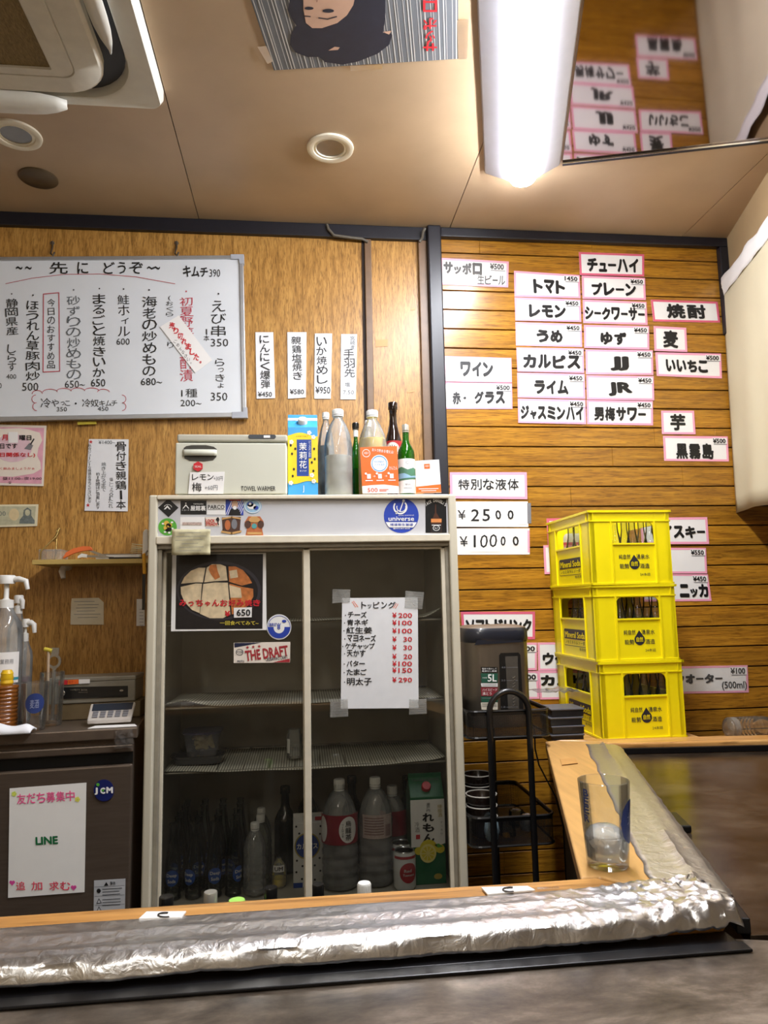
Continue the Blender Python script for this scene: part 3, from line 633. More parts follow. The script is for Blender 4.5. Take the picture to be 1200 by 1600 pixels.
m_hook = mat('hook_steel', '#8d8a84', .3, .9)
for px, lab in ((82, 'small steel hook holding the whiteboard, the left one in view'), (276, 'small steel hook holding the whiteboard by the short menu heading')):
    p = [at(px, 377, YW-.003), at(px, 386, YW-.004), at(px-1, 390, YW-.012), at(px-3, 396, YW-.02), at(px+1, 399.5, YW-.028), at(px+3, 394, YW-.036)]
    b = MB(); b.tube(p, .0035, 8); c = at(px, 380, YW); b.lathe([(0, -.004), (.008, -.003), (.008, 0)], (0, 0, 0), 14, M=Matrix.Translation(c) @ Matrix.Rotation(-PI/2, 4, 'X'))
    tag(b.build('hook', m_hook, smooth=50), lab, 'hook', 'hooks of the whiteboard')
m_yel = mat('yellow_masking_tape', '#cdbb3e', .6)
paper('tape_strip', [(121, 659), (150, 658.5), (151, 662.5), (121, 663.5)], plane_map((0, YW-.012, 0), (0, -1, 0)), m_yel, 'scrap of yellow tape under the lower edge of the whiteboard', 'tape')
# tape remnants on the oak wall
m_old = mat('old_tape', '#b98a4e', .5, var=.1)
for q, lab in (([(587, 531), (606, 530), (606, 541), (587, 542)], 'square of old brown tape on the narrow oak panel'), ([(636, 612), (648, 609), (647, 612.5), (637, 614)], 'thin scrap of old tape low on the narrow oak panel'), ([(642, 482), (649, 481), (649, 484), (642, 485)], 'tiny old tape scrap high on the narrow oak panel')):
    paper('tape_scrap', q, mpw, m_old, lab, 'tape', 'old tape on the oak panel')

# ------------------------------------------------------------------ paper strips on the oak wall
m_strip = mat('menu_strip_paper', '#dfe1e4', .55, var=.025)
G2 = 'hanging menu strips on the oak wall'
def strip(q, words, price, label, faint=False):
    o = paper('menu_strip', q, mpw2, m_strip, label, 'menu strip', G2)
    C = Canvas(mpw2)
    for t, x, y0, y1, s_ in words: C.vtext('lettering', t, x, y0, y1, s_, 2, 0, 0 if faint else .008, drift=2, jit=.07)
    if price: C.text('lettering', price[0], *price[1:], 2, 0, .01 if not faint else 0)
    C.build('lettering', m_mg if faint else m_ink, o); return o
strip([(399, 519), (427, 519), (430, 622), (401, 623)], [('にんにく爆弾', 413, 523, 607, 15)], ('¥450', 403, 612, 425, 620), 'garlic menu strip, first right of the whiteboard')
strip([(449, 519), (479, 519), (478, 621), (450, 623)], [('親鶏塩焼き', 463, 525, 594, 15)], ('¥580', 453, 608, 475, 616), 'parent chicken menu strip priced 580, second from the whiteboard')
strip([(492, 521), (519, 521), (517, 623), (491, 623)], [('いか焼めし', 502, 526, 600, 17)], ('¥950', 493, 604, 516, 615), 'squid fried rice menu strip priced 950, third from the whiteboard')
o = strip([(533, 522), (558, 522), (556, 624), (532, 624)], [('手羽先', 545, 545, 590, 17)], None, 'chicken wing menu strip with faint price next to the bronze batten')
C = Canvas(mpw2); C.vtext('faint_lettering', '宮崎産', 551, 525, 546, 7, 2); C.text('faint_lettering', '7.50', 536, 610, 553, 616, 2); C.text('faint_lettering', '塩', 539, 597, 547, 604, 2); C.build('faint_lettering', m_mg, o)
# bone-in chicken sheet with red stars
q = [(139, 686), (201, 686.5), (199.5, 799), (132, 798)]
o = paper('menu_sheet', q, mpw2, m_strip, 'white sheet with two red stars and handwriting under the whiteboard', 'menu sheet')
C = Canvas(mpw2)
C.vtext('lettering', '骨付き親鶏1本', 189, 690, 796, 16, 2, 0, .01); C.text('lettering', '¥1400~', 154, 688, 180, 694, 2, 1)
C.vtext('lettering', '塩こしょうor', 174, 746, 780, 6, 2, 1); C.vtext('lettering', 'たれ', 173, 779, 794, 7, 2, 0)
C.vtext('lettering', '焼き上がるまで', 162, 722, 768, 7, 2, 1); C.vtext('lettering', '約1時間ほど頂戴します', 153, 738, 796, 6, 2, 0); C.vtext('lettering', '熱々ジューシーな親鶏お待ちくださいませ', 140, 694, 786, 5, 2, 0)
for x, y in ((142, 690), (137.5, 789)): C.text('star', '★', x-3.2, y-3.2, x+3.2, y+3.2, 2)
C.build('lettering', [m_ink, m_mg], o); C.build('star', m_red, o)
# pink-bordered holiday notice
m_cream = mat('cream_paper', '#e6dccf', .5, var=.02); m_blush = mat('blush_print', '#dda3b4', .5, var=.1)
o = paper('holiday_notice', [(-70, 662), (72.5, 665), (68, 759.5), (-70, 757)], mpw2, m_cream, 'cream notice with pink blobs and red and black print at the left edge', 'notice')
C = Canvas(mpw2)
C.poly('pink_print', [(-66, 666), (69, 668.5), (65, 756), (-66, 753)], 1, 0)
C.poly('pink_print', [(-60, 672), (30, 669), (44, 671), (62, 676), (66, 688), (60, 700), (58, 712), (63, 722), (64, 733), (52, 740), (20, 745), (-60, 742)], 2, 1)
C.disc('pink_print', 20, 700, 30, 22, 3, 2)
C.text('lettering', '月', 3, 679, 12, 688, 5, 1, .03); C.text('lettering', '曜日', 30, 680, 49, 688, 5, 0, .03); C.text('lettering', '日です', 0, 693, 27, 701, 5, 0, .03); C.text('lettering', '日関係なし)', 0, 707, 55, 715, 5, 1, .03); C.text('lettering', 'く飲みましょうかぁ', 0, 730, 54, 734, 5, 1)
C.text('lettering', '昼11:00~夜19:00', 4, 745, 65, 750, 5, 0); C.text('lettering', '☎', 13, 752, 18, 756, 5, 0)
C.rect('pasted_slip', 13, 675, 28, 692, 6); C.line('scoop_drawing', [(53, 686), (48, 694)], 2, 5, 0); C.poly('scoop_drawing', [(46, 692), (52, 696), (48, 703), (38, 701)], 5, 1)
C.build('pink_print', [m_blush, m_cream, mat('pale_blush', '#dcbcc6', .5)], o); C.build('lettering', [m_ink, m_red], o); C.build('pasted_slip', m_card, o); C.build('scoop_drawing', [m_ink, m_grey], o)
# banknote
m_note = mat('banknote_paper', '#b9b79a', .5, var=.12, scale=60); m_note2 = mat('banknote_print', '#6c7572', .5, var=.25, scale=120); m_oval = mat('banknote_oval', '#d8c59a', .5)
q = [(-60, 789), (60, 788), (58, 822), (-60, 825)]
o = paper('banknote', q, mpw2, mat('banknote_edge', '#ddd6b8', .4), 'banknote in clear film pinned to the oak wall at the left edge', 'banknote')
C = Canvas(mpw2); C.poly('print', [(-56, 791), (56, 791), (54, 819), (-56, 822)], 1, 0)
C.disc('print', 22, 804, 8, 9.5, 2, 2); C.text('print', '1000', -12, 799, 9, 806, 2, 1); C.poly('print', [(30, 818), (31, 812), (36, 806), (37, 797), (43, 793), (49, 797), (49, 806), (54, 813), (54, 818)], 2, 1); C.disc('print', 43, 801, 4, 5, 3, 0)
C.text('print', '千円', -40, 800, -16, 812, 2, 1)
C.build('print', [m_note, m_note2, m_oval], o)
# memo scraps near the safe
m_memo = mat('worn_memo', '#cfc4aa', .7, var=.1, scale=14)
for q, lab, seed in (([(112, 935), (154, 934), (162, 941), (162, 976), (110, 976), (111, 944)], 'creased beige memo with pencilled lines on the dark oak wall', 1), ([(213.5, 936), (226, 936), (226, 978), (213, 978)], 'narrow white memo beside the cooler, above the metal safe', 2)):
    a = [mpw2(*p, 0) for p in q]; b = MB(); b.slab(a, (0, .001, 0)); o = tag(b.build('memo', m_memo if seed == 1 else m_card), lab, 'memo')
    C = Canvas(mpw2); rr = random.Random(seed); x0, x1 = q[0][0]+3, q[2][0]-2
    for k in range(6):
        y = 940+k*5
        if seed == 1: C.line('pencil_lines', [(x0+rr.uniform(0, 8), y), (x1-rr.uniform(3, 14), y-.5)], .7, 2)
        else: C.line('pencil_lines', [(218, y+12), (224, y+12)], .6, 2)
    C.build('pencil_lines', m_grey, o)
# ------------------------------------------------------------------ glass-door cooler
YF = 2.25
def FX(px, py): return at(px, py, YF).x
def FZ(py, px=470): return at(px, py, YF).z
m_case = mat('cooler_enamel', '#cbc5b2', .4, var=.04, scale=6); m_head = mat('cooler_header_grey', '#c3c4c8', .35, var=.03, scale=7)
m_in = mat('cooler_lining', '#aaa598', .55, var=.1, scale=6); m_stile = mat('ivory_profile', '#d9d1bd', .4, var=.05); m_track = mat('grey_track', '#8f8878', .5, var=.12)
m_pane = glass('cooler_glass', (.985, .985, .975), refl=.9, rough=.01, ior=1.5, haze=.013, hazecol='#c9c2b4')
X0, X1 = FX(232.5, 773), FX(712.5, 773); ZT = FZ(772.5); ZH0, ZH1 = FZ(848), FZ(836); ZB = .1; YBK = 2.74
ZFL0 = at(330, 1402, 2.37).z; ZFL = ZFL0+.0008
co = thing('beverage_cooler', 'tall beige drinks cooler with two sliding glass doors and grey header', 'cooler', ((X0+X1)/2, YF, 0))
b = MB(); t = .026
b.box(X0, X0+t, YF+.0, YBK, .06, ZT); b.box(X1-t, X1, YF, YBK, .06, ZT); b.box(X0+t, X1-t, YF+.01, YBK, ZT-.012, ZT)
b.box(X0+t, X1-t, YF+.06, YBK, .06, ZFL0-.002); b.box(X0+t, X1-t, YF+.01, YF+.07, .06, .16)
b.build('cabinet', m_case, co, bevel=.008, seg=3)
b = MB(); b.box(X0+t, X1-t, YBK-.02, YBK-.001, ZFL0-.002, ZT-.012); b.box(X0+t, X0+t+.004, YF+.08, YBK, ZFL0, ZH0); b.box(X1-t-.004, X1-t, YF+.08, YBK, ZFL0, ZH0)
b.box(X0+t, X1-t, YF+.085, YBK, ZH0+.01, ZH0+.02); b.box(X0+t, X1-t, YF+.085, YBK-.02, ZFL0-.002, ZFL0); b.build('lining', m_in, co)
b = MB(); b.box(X0+t, X1-t, YF+.012, YF+.03, ZH1, FZ(780)); b.build('header_panel', m_head, co)
b = MB(); b.box(X0+t-.002, X1-t+.002, YF-.002, YF+.03, ZH0, ZH1); b.box(X0+t-.002, X1-t+.002, YF-.002, YF+.03, FZ(779.5), ZT-.001); b.build('header_rim', m_stile, co, bevel=.003)
b = MB(); b.box(X0+t, X1-t, YF+.012, YF+.08, ZH0-.014, ZH0+.004); b.box(X0+t, X0+t+.012, YF+.02, YF+.09, .16, ZH0-.014); b.box(X1-t-.012, X1-t, YF+.02, YF+.09, .16, ZH0-.014); b.box(X0+t, X1-t, YF+.012, YF+.08, .16, .19); b.build('door_track', m_track, co, bevel=.002)
# small feet and kick plate
b = MB(); b.box(X0+.02, X1-.02, YF+.04, YBK-.02, 0, .06); b.build('plinth', m_black, co)
xm0, xm1 = FX(474, 900), FX(484.5, 900); zb, zt2 = .19, ZH0-.014
def door(xa, xb, y0, name_label, wl, wr):
    b = MB(); b.box(xa, xa+wl, y0, y0+.022, zb, zt2); b.box(xb-wr, xb, y0, y0+.022, zb, zt2); b.box(xa, xb, y0, y0+.022, zt2-.008, zt2); b.box(xa, xb, y0, y0+.022, zb, zb+.03)
    d = b.build('sliding_door', m_stile, co, bevel=.002); d['label'] = name_label
    b = MB(); b.box(xa+wl-.002, xb-wr+.002, y0+.009, y0+.012, zb+.02, zt2-.004); b.build('glass_pane', m_pane, d); return d
YD1, YD2 = YF+.05, YF+.024
door(X0+t+.008, xm1-.004, YD1, 'left sliding glass door behind the centre bar', .012, .02)
door(xm0, X1-t-.006, YD2, 'right sliding glass door with an ivory bar at the centre', xm1-xm0, .018)
# wire shelves with ribbed liners
def shelf_mat():
    m = bpy.data.materials.new('ribbed_liner'); m.use_nodes = True; N, L = nt(m); bs = N['Principled BSDF']
    tc = N.new('ShaderNodeTexCoord'); wv = N.new('ShaderNodeTexWave'); wv.inputs['Scale'].default_value = 38; wv.inputs['Distortion'].default_value = .4; wv.bands_direction = 'X'
    L.new(tc.outputs['Object'], wv.inputs[0]); r = N.new('ShaderNodeValToRGB'); r.color_ramp.elements[0].color = lin('#8f8e82'); r.color_ramp.elements[1].color = lin('#e9e8dc'); r.color_ramp.elements[0].position = .15; r.color_ramp.elements[1].position = .6
    L.new(wv.outputs['Fac'], r.inputs[0]); L.new(r.outputs[0], bs.inputs['Base Color']); bs.inputs['Roughness'].default_value = .5
    return m
m_liner = shelf_mat(); m_wire = mat('shelf_wire', '#9b978c', .35, .6)
def shelf(py, front, curl_l, curl_r, sag, depth):
    z = at(470, py, YF+.1).z; xl, xr = X0+t+.012, X1-t-.012; y0 = YF+.105
    b = MB()
    for k in range(12): x = xl+(xr-xl)*k/11; b.tube([(x, y0, z-.004), (x, YBK-.03, z-.004)], .0022, 6)
    for y in (y0, y0+.2, YBK-.03): b.tube([(xl, y, z-.008), (xr, y, z-.008)], .004, 8)
    for x in (xl-.008, xr+.0): b.box(x, x+.008, y0, YBK-.03, z-.02, z-.008)
    s = b.build('shelf', m_wire, co, smooth=50)
    rows = []
    for j in range(5):
        y = y0-.008+(depth)*j/4; row = []
        for i in range(49):
            u = i/48; x = xl+.004+(xr-xl-.008)*u; zz = z+.001+.0012*math.sin(u*23)*(1-j/4)
            zz += curl_l*math.exp(-((u-.06)/.06)**2)*(1-j/6) if curl_l else 0
            zz += curl_r*max(0, (u-.93)/.07)**1.5*(1-j/5)
            zz += -sag*(4*u*(1-u))*(1-j/4)
            row.append((x, y-(.012*(4*u*(1-u)) if j == 0 else 0), zz))
        rows.append(row)
    b = MB(); b.sheet(rows); b.build('shelf_liner', m_liner, s, smooth=180, solid=.0012)
    return z
ZS1 = shelf(969, 0, 0, .03, .002, .3); ZS2 = shelf(1097, 0, .016, .0, .002, .3); ZS3 = shelf(1196, 0, 0, .008, .009, .3)

# ------------------------------------------------------------------ bottles, cartons, cans
def cyl_map(c, r, lay=.0006):
    """(arc metres to the right, height in metres downwards from the top of the label) round an upright bottle, facing the room"""
    def mp(u, v, layer):
        a = u/r; q = r+.0004+lay*layer; return Vector((c[0]+q*math.sin(a), c[1]-q*math.cos(a), c[2]-v))
    mp.strip = r*.18
    return mp
PROFILES = {
 'pet': lambda h, r: [(r*.7, 0), (r*.95, .006), (r, .02), (r, h*.2), (r*.96, h*.22), (r, h*.24), (r, h*.33), (r*.96, h*.35), (r, h*.37), (r, h*.6), (r*.95, h*.68), (r*.78, h*.78), (r*.5, h*.87), (r*.31, h*.905), (r*.3, h*.93), (r*.34, h*.932), (r*.3, h*.94), (r*.3, h*.955)],
 'smooth': lambda h, r: [(r*.8, 0), (r*.98, .006), (r, .015), (r, h*.55), (r*.97, h*.62), (r*.85, h*.72), (r*.58, h*.83), (r*.36, h*.885), (r*.33, h*.92), (r*.38, h*.925), (r*.33, h*.935), (r*.33, h*.955)],
 'wine': lambda h, r: [(r*.8, 0), (r*.97, .004), (r, .012), (r, h*.58), (r*.95, h*.63), (r*.72, h*.69), (r*.45, h*.75), (r*.38, h*.8), (r*.37, h*.955)],
 'sake': lambda h, r: [(r*.8, 0), (r*.97, .004), (r, .012), (r, h*.56), (r*.93, h*.62), (r*.66, h*.7), (r*.47, h*.78), (r*.42, h*.84), (r*.42, h*.9), (r*.46, h*.905), (r*.46, h*.96)],
 'soda': lambda h, r: [(r*.8, 0), (r*.97, .004), (r, .012), (r, h*.4), (r*.97, h*.46), (r*.72, h*.62), (r*.5, h*.74), (r*.44, h*.8), (r*.44, h*.93), (r*.5, h*.935), (r*.5, h*.955)],
}
def ribbed(prof, h, r, z0, z1, n):
    out = [p for p in prof if p[1] < z0]; 
    for k in range(n): z = z0+(z1-z0)*k/n; d = (z1-z0)/n; out += [(r, z), (r, z+d*.5), (r*.955, z+d*.7), (r*.955, z+d*.8)]
    return out+[p for p in prof if p[1] > z1]
m_capw = mat('white_cap', '#e6e6e2', .45, var=.03)
def bottle(label, px, py_top, py_bot, Y, z0, r, shape='pet', g=None, cap=m_capw, caph=.018, capr=None, liquid=None, fill=.8, ribs=None, name='bottle', group=None, h=None, capknurl=True, x=None):
    x = at(px, py_bot, Y).x if x is None else x
    h = h or (at(px, py_top, Y).z-z0)
    t = thing(name, label, 'bottle', (x, Y, z0), group=group); prof = PROFILES[shape](h, r)
    if ribs: prof = ribbed(prof, h, r, h*ribs[0], h*ribs[1], ribs[2])
    b = MB(); b.lathe(prof+[(prof[-1][0]*.8, h*.956), (prof[-1][0]*.8, h*.9)] if False else prof, (x, Y, z0), 28); b.build('bottle_body', g or m_petc, t, smooth=50)
    if liquid:
        lp = []; top = h*fill
        for rr_, z in prof:
            if z < top: lp.append((max(rr_-.0025, .001), max(z, .003)))
        lp.append((lp[-1][0], top)); lp.append((.0005, top)); b = MB(); b.lathe(lp, (x, Y, z0), 28); b.build('contents', liquid, t, smooth=50)
    if cap:
        cr = capr or max(prof[-1][0]*1.2, .011); zc = h-caph; b = MB(); b.lathe([(cr, zc), (cr, h-.002), (cr*.92, h), (.0, h)], (x, Y, z0), 24)
        if capknurl:
            for k in range(24): a = 2*PI*k/24; p = Vector((x+cr*math.cos(a), Y+cr*math.sin(a), z0)); b.tube([p+Vector((0, 0, zc)), p+Vector((0, 0, h-.003))], .0009, 4)
        b.lathe([(cr*1.02, zc-.006), (cr*1.02, zc-.002)], (x, Y, z0), 24)
        b.build('cap', cap, t, smooth=40)
    t['_r'] = r; t['_h'] = h
    return t
def wrap(t, z_top, hgt, arc0, arc1, m, name='bottle_label', lay=1, ratio=1.0):
    """paper band on a bottle; z_top measured from its base"""
    c = wloc(t); r = t['_r']*ratio; mp = cyl_map((c.x, c.y, c.z+z_top), r); b = MB(); n = 20
    b.sheet([[mp(arc0+(arc1-arc0)*i/n, v, lay) for i in range(n+1)] for v in (0, hgt)]); b.build(name, m, t, smooth=180); return mp
m_petc = glass('clear_plastic', (.975, .98, .978), refl=1.0, rough=.05, ior=1.45, haze=.19, hazecol='#f2f4f2')
m_petd = glass('clear_plastic_dim', (.955, .965, .96), refl=.8, rough=.06, haze=.03, hazecol='#c7ccc9')
m_gl = glass('clear_bottle_glass', (.94, .955, .945), refl=1.2, rough=.02, ior=1.5)
m_green = glass('green_glass', '#59a83c', refl=1.1, rough=.03, ior=1.5, haze=.2, hazecol='#2c8f1a')
m_brown = mat('brown_glass', '#1c0f0b', .08, var=.1, coat=.5)
m_dark = mat('dark_bottle_glass', '#11140f', .1, coat=.4)
m_silv = mat('silver_cap', '#c9c6ba', .3, .6)
m_blackcap = mat('black_cap', '#141414', .3, coat=.3)
m_cloudy = mat('cloudy_drink', '#f1f4ee', .4, var=.03); m_syrup = mat('dark_red_syrup', '#2e1014', .25, var=.1); m_orange_j = mat('yellow_juice', '#f9dd10', .4, var=.05); m_grnliq = mat('green_syrup', '#16a01c', .3)
YT1, YT2 = YF+.075, YF+.2
ZTS = ZT+.0008
def on_top(px0, px1, top, Y, **k): return dict(px=(px0+px1)/2, py_top=top, py_bot=765, Y=Y, z0=ZTS, r=(px1-px0)/2*Y/FPX*1.03, **k)
# carton helper: front art drawn in metres (0..w, 0..h downwards)
def carton(name, label, cat, xc, Y, z0, w, h, d, mbody, gable=.18, capm=m_capw, cap_off=(0, 0), group=None, cap=True):
    t = thing(name, label, cat, (xc, Y+d/2, z0), group=group); hs = h*(1-gable); x0, x1 = xc-w/2, xc+w/2; y0, y1 = Y, Y+d; ym = Y+d*.42
    zt_, zr = z0+hs, z0+h*.955
    b = MB(); vs = [(x0, y0, z0), (x1, y0, z0), (x1, y1, z0), (x0, y1, z0), (x0, y0, zt_), (x1, y0, zt_), (x1, y1, zt_), (x0, y1, zt_), (x0, ym-.002, zr), (x1, ym-.002, zr), (x1, ym+.002, zr), (x0, ym+.002, zr), (x0, ym-.002, z0+h), (x1, ym-.002, z0+h), (x1, ym+.002, z0+h), (x0, ym+.002, z0+h)]
    fs = [(3, 2, 1, 0), (0, 1, 5, 4), (1, 2, 6, 5), (2, 3, 7, 6), (3, 0, 4, 7), (4, 5, 9, 8), (6, 7, 11, 10), (5, 6, 10, 9), (7, 4, 8, 11), (8, 9, 13, 12), (9, 10, 14, 13), (10, 11, 15, 14), (11, 8, 12, 15), (12, 13, 14, 15)]
    b.add(vs, fs); b.build('carton_body', mbody, t, bevel=.0015)
    if cap:
        n = Vector((0, -(zr-zt_), -(ym-y0)*-1)); nn = Vector((0, -(zr-zt_), (ym-y0))).normalized(); c = Vector((xc+cap_off[0], (y0+ym)/2-.002, (zt_+zr)/2+cap_off[1]))
        M4 = Matrix.Translation(c) @ nn.to_track_quat('Z', 'Y').to_matrix().to_4x4(); b = MB(); b.lathe([(.015, -.004), (.015, .012), (.013, .015), (0, .015)], (0, 0, 0), 24, M=M4); b.build('screw_cap', capm, t, smooth=40)
    def mp(u, v, layer):
        if v >= h-hs: return Vector((x0+u, y0-.0008-.0005*layer, z0+h-v))
        q = v/(h-hs); yy = ym+(y0-ym)*q
        return Vector((x0+u, yy-.0014-.0006*layer, z0+h*.955-(h*.955-hs)*q+.0009+.0004*layer))
    return t, mp
m_sky = mat('carton_blue', '#3f9fd8', .4, var=.03); m_cyel = mat('carton_yellow', '#eecb1e', .4, var=.03); m_navy = mat('label_navy', '#1b3f8f', .4, var=.04); m_whitep = mat('print_white', '#ececea', .45, var=.01)
Y = YT1-.02; xc = at(473.5, 765, Y).x; wj = 47*Y/FPX; hj = at(473, 644, Y).z-ZT
t, mp = carton('tea_liquor_carton', 'blue and yellow jasmine liquor carton on the cooler beside the towel warmer', 'carton', xc, Y, ZTS, wj, hj, wj*.95, m_sky, capm=m_capw)
C = Canvas(mp); w, h = wj, hj
C.rect('carton_print', 0, 0, w, h*.055, 1, 2)
top = [(w*k/16, h*(.27+.022*math.sin(k/16*5.6+2.4))) for k in range(17)]; bot = [(w*k/16, h*(.835+.018*math.sin(k/16*6.2+.4))) for k in range(16, -1, -1)]
C.poly('carton_print', top+bot, 1, 0); C.rect('carton_print', w*.3, h*.33, w*.7, h*.76, 2, 1); C.rect('carton_print', w*.67, h*.33, w*.79, h*.55, 3, 1)
for i, ch in enumerate('茉莉花'): C.text('carton_print', ch, w*.38, h*(.37+.105*i), w*.63, h*(.46+.105*i), 4, 2, .01)
C.text('carton_print', 'まつりか', w*.4, h*.69, w*.62, h*.71, 4, 2); C.vtext('carton_print', 'ジャスミン焼酎', w*.73, h*.345, h*.54, w*.07, 4, 2)
C.text('carton_print', 'S U N T O R Y', w*.28, h*.285, w*.68, h*.3, 3, 3); C.text('carton_print', 'J', w*.46, h*.87, w*.57, h*.955, 3, 2, .03)
for u, v in ((.14, .5), (.2, .68), (.1, .4), (.85, .7), (.88, .44), (.8, .6), (.16, .76), (.25, .44), (.9, .56)): C.disc('carton_print', w*u, h*v, w*.035, h*.016, 3, 3)
for u, v in ((.72, .25), (.12, .36), (.8, .75), (.86, .82), (.1, .84), (.86, .3)):
    for k in range(5): a = 2*PI*k/5; C.disc('carton_print', w*u+w*.045*math.cos(a), h*v+w*.045*math.sin(a), w*.034, w*.034, 3, 2, 10)
C.build('carton_print', [m_cyel, m_navy, m_whitep, m_ink], t)
# bottles standing on the cooler
bottle('clear ribless bottle of dark red syrup behind the front clear bottle on the cooler', **on_top(497, 523, 645, YT2, shape='smooth', g=m_petc, liquid=m_syrup, fill=.62))
bottle('big clear plastic bottle of cloudy drink with white cap at front on the cooler', **on_top(507.5, 551, 640.5, YT1, shape='smooth', g=m_petc, liquid=m_cloudy, fill=.46))
t = bottle('green bottle with white and black neck behind the yellow juice bottle on the cooler', **on_top(549, 565, 661, YT2, shape='wine', g=m_green, liquid=m_grnliq, fill=.42, cap=m_blackcap))
wrap(t, t['_h']*.93, .03, -.02, .02, m_whitep, ratio=.4)
bottle('clear bottle with white cap just behind the yellow juice bottle on the cooler', **on_top(566, 588, 657, YT2+.06, shape='smooth', g=m_petc))
bottle('plastic bottle of yellow juice with white cap behind the orange leaflet', **on_top(561, 606, 642, YT1+.03, shape='smooth', g=m_petc, liquid=m_orange_j, fill=.665))
t = bottle('tall brown sake bottle with red and cream label on the cooler', **on_top(603, 630, 629.5, YT2, shape='sake', g=m_brown, cap=m_brown, capknurl=False))
m_redlab = mat('red_label', '#a3242b', .4, var=.06)
mp = wrap(t, t['_h']*.60, .075, -.045, .03, m_redlab); C = Canvas(mp); C.disc('label_print', -.008, .03, .02, .022, 2, 0); C.text('label_print', '米', -.018, .015, .002, .045, 4, 1, .02); C.hoop('label_print', -.008, .03, .023, .002, 2, 0); C.build('label_print', [m_cream, m_ink], t)
t = bottle('green wine bottle with a pale landscape label on the cooler', **on_top(622.5, 649, 664, YT1, shape='wine', g=m_green, cap=m_silv, capr=.0115, caph=.02, capknurl=False))
mp = wrap(t, t['_h']*.51, t['_h']*.47, -.04, .04, m_whitep)
C = Canvas(mp); hh = t['_h']; C.poly('label_print', [(-.038, hh*.13), (-.02, hh*.11), (0, hh*.15), (.02, hh*.12), (.038, hh*.14), (.038, hh*.27), (0, hh*.29), (-.038, hh*.3)], 2, 0); C.poly('label_print', [(-.038, hh*.2), (-.01, hh*.2), (.01, hh*.24), (.038, hh*.22), (.038, hh*.25), (-.038, hh*.28)], 3, 1); C.hoop('label_print', 0, hh*.055, .0045, .001, 3, 2); C.text('label_print', '甲州', -.008, hh*.34, .008, hh*.37, 3, 2); C.line('label_print', [(-.012, hh*.4), (.012, hh*.4)], .0015, 3, 2)
C.build('label_print', [mat('label_green', '#4f7f63', .5), mat('label_blue', '#8fb6cf', .5), m_grey], t)
# leaflet and card leaning at the front
m_lorange = mat('leaflet_orange', '#ea6a23', .45, var=.03)
mpf = plane_map((0, YF+.022, 0), (0, -1, 0))
q = [(562.5, 699), (620.5, 697), (623.5, 770.8), (566.5, 771.2)]
o = paper('leaflet', q, mpf, m_lorange, 'orange payment leaflet standing in front of the juice bottle on the cooler', 'leaflet')
C = Canvas(quad_map(q, mpf)); A = 58/73
C.poly('print', [(0, .84), (.25, .82), (.6, .81), (1, .85), (1, 1), (0, 1)], 1, 0); C.disc('print', .5, .36, .235, .235*A, 1, 0); C.hoop('print', .5, .36, .2, .02, 2, 1, ry=.2*A); C.hoop('print', .16, .13, .1, .012, 1, 0, ry=.1*A)
C.text('print', 'AJU', .1, .1, .22, .16, 2, 0); C.text('print', 'おトク貯まる!使える!', .32, .06, .9, .13, 2, 0, .01, rot=.12); C.text('print', 'PAYMENT', .36, .3, .64, .34, 3, 1); C.text('print', 'スマホ決済', .36, .36, .64, .41, 3, 1); C.text('print', 'かんたん', .76, .42, .98, .5, 2, 0)
for i, u in enumerate((.2, .5, .82)): C.rect('print', u-.05, .58, u+.05, .68, 2, 0); C.disc('print', u-.08, .57, .03, .03*A, 3, 0); C.rect('print', u-.1, .71, u+.1, .73, 2, 0)
C.text('print', '→', .31, .61, .38, .65, 2, 0); C.text('print', '→', .63, .61, .7, .65, 2, 0)
C.text('print', '500', .14, .88, .42, .97, 3, 2, .01); C.rect('print', .46, .91, .72, .925, 3, 2); C.rect('print', .46, .94, .66, .955, 3, 2)
C.build('print', [m_whitep, mat('leaflet_blue', '#4f9ad0', .5), mat('leaflet_red', '#d9573b', .5)], o)
q = [(649, 720), (686, 718), (689.5, 770), (650.5, 770.6)]
o = paper('card', q, mpf, m_whitep, 'small white card with an orange foot at the end of the cooler top', 'card')
C = Canvas(quad_map(q, mpf)); C.poly('print', [(0, .8), (1, .74), (1, .99), (0, .99)], 1, 0); C.rect('print', .36, .11, .6, .26, 1, 0); C.text('print', 'AJU', .4, .15, .56, .22, 3, 1); C.rect('print', .1, .86, .9, .88, 3, 1); C.rect('print', .2, .92, .8, .94, 3, 1); C.build('print', [m_lorange, m_whitep], o)

# ------------------------------------------------------------------ towel warmer
m_tw = mat('towel_warmer_enamel', '#c9cabb', .32, var=.02, scale=4); m_twt = mat('towel_warmer_top', '#b5b3a4', .4, var=.03); m_sw = mat('switch_dark', '#3a4047', .4)
YTW = YF+.02; a = at(273, 772, YTW); c_ = at(448.5, 677, YTW); xw0, xw1, zw1 = a.x, c_.x, at(273, 677.5, YTW).z; zw0 = ZTS
tw = thing('towel_warmer', 'beige towel warmer box with a looped handle on top of the cooler', 'towel warmer', ((xw0+xw1)/2, YTW+.13, ZT))
zs = at(360, 690, YTW).z
b = MB(); b.box(xw0+.004, xw1, YTW+.012, YTW+.26, zw0, zs-.001); b.build('body', m_tw, tw, bevel=.012, seg=3)
b = MB(); b.box(xw0+.003, xw1+.001, YTW+.004, YTW+.26, zs+.001, zw1); b.build('top_cover', m_twt, tw, bevel=.006, seg=3)
b = MB(); b.box(xw0, xw1-.002, YTW, YTW+.012, zw0+.004, zs-.004); dr = b.build('door', m_tw, tw, bevel=.004, seg=3)
mpt = plane_map((0, YTW-.0006, 0), (0, -1, 0))
C = Canvas(mpt)
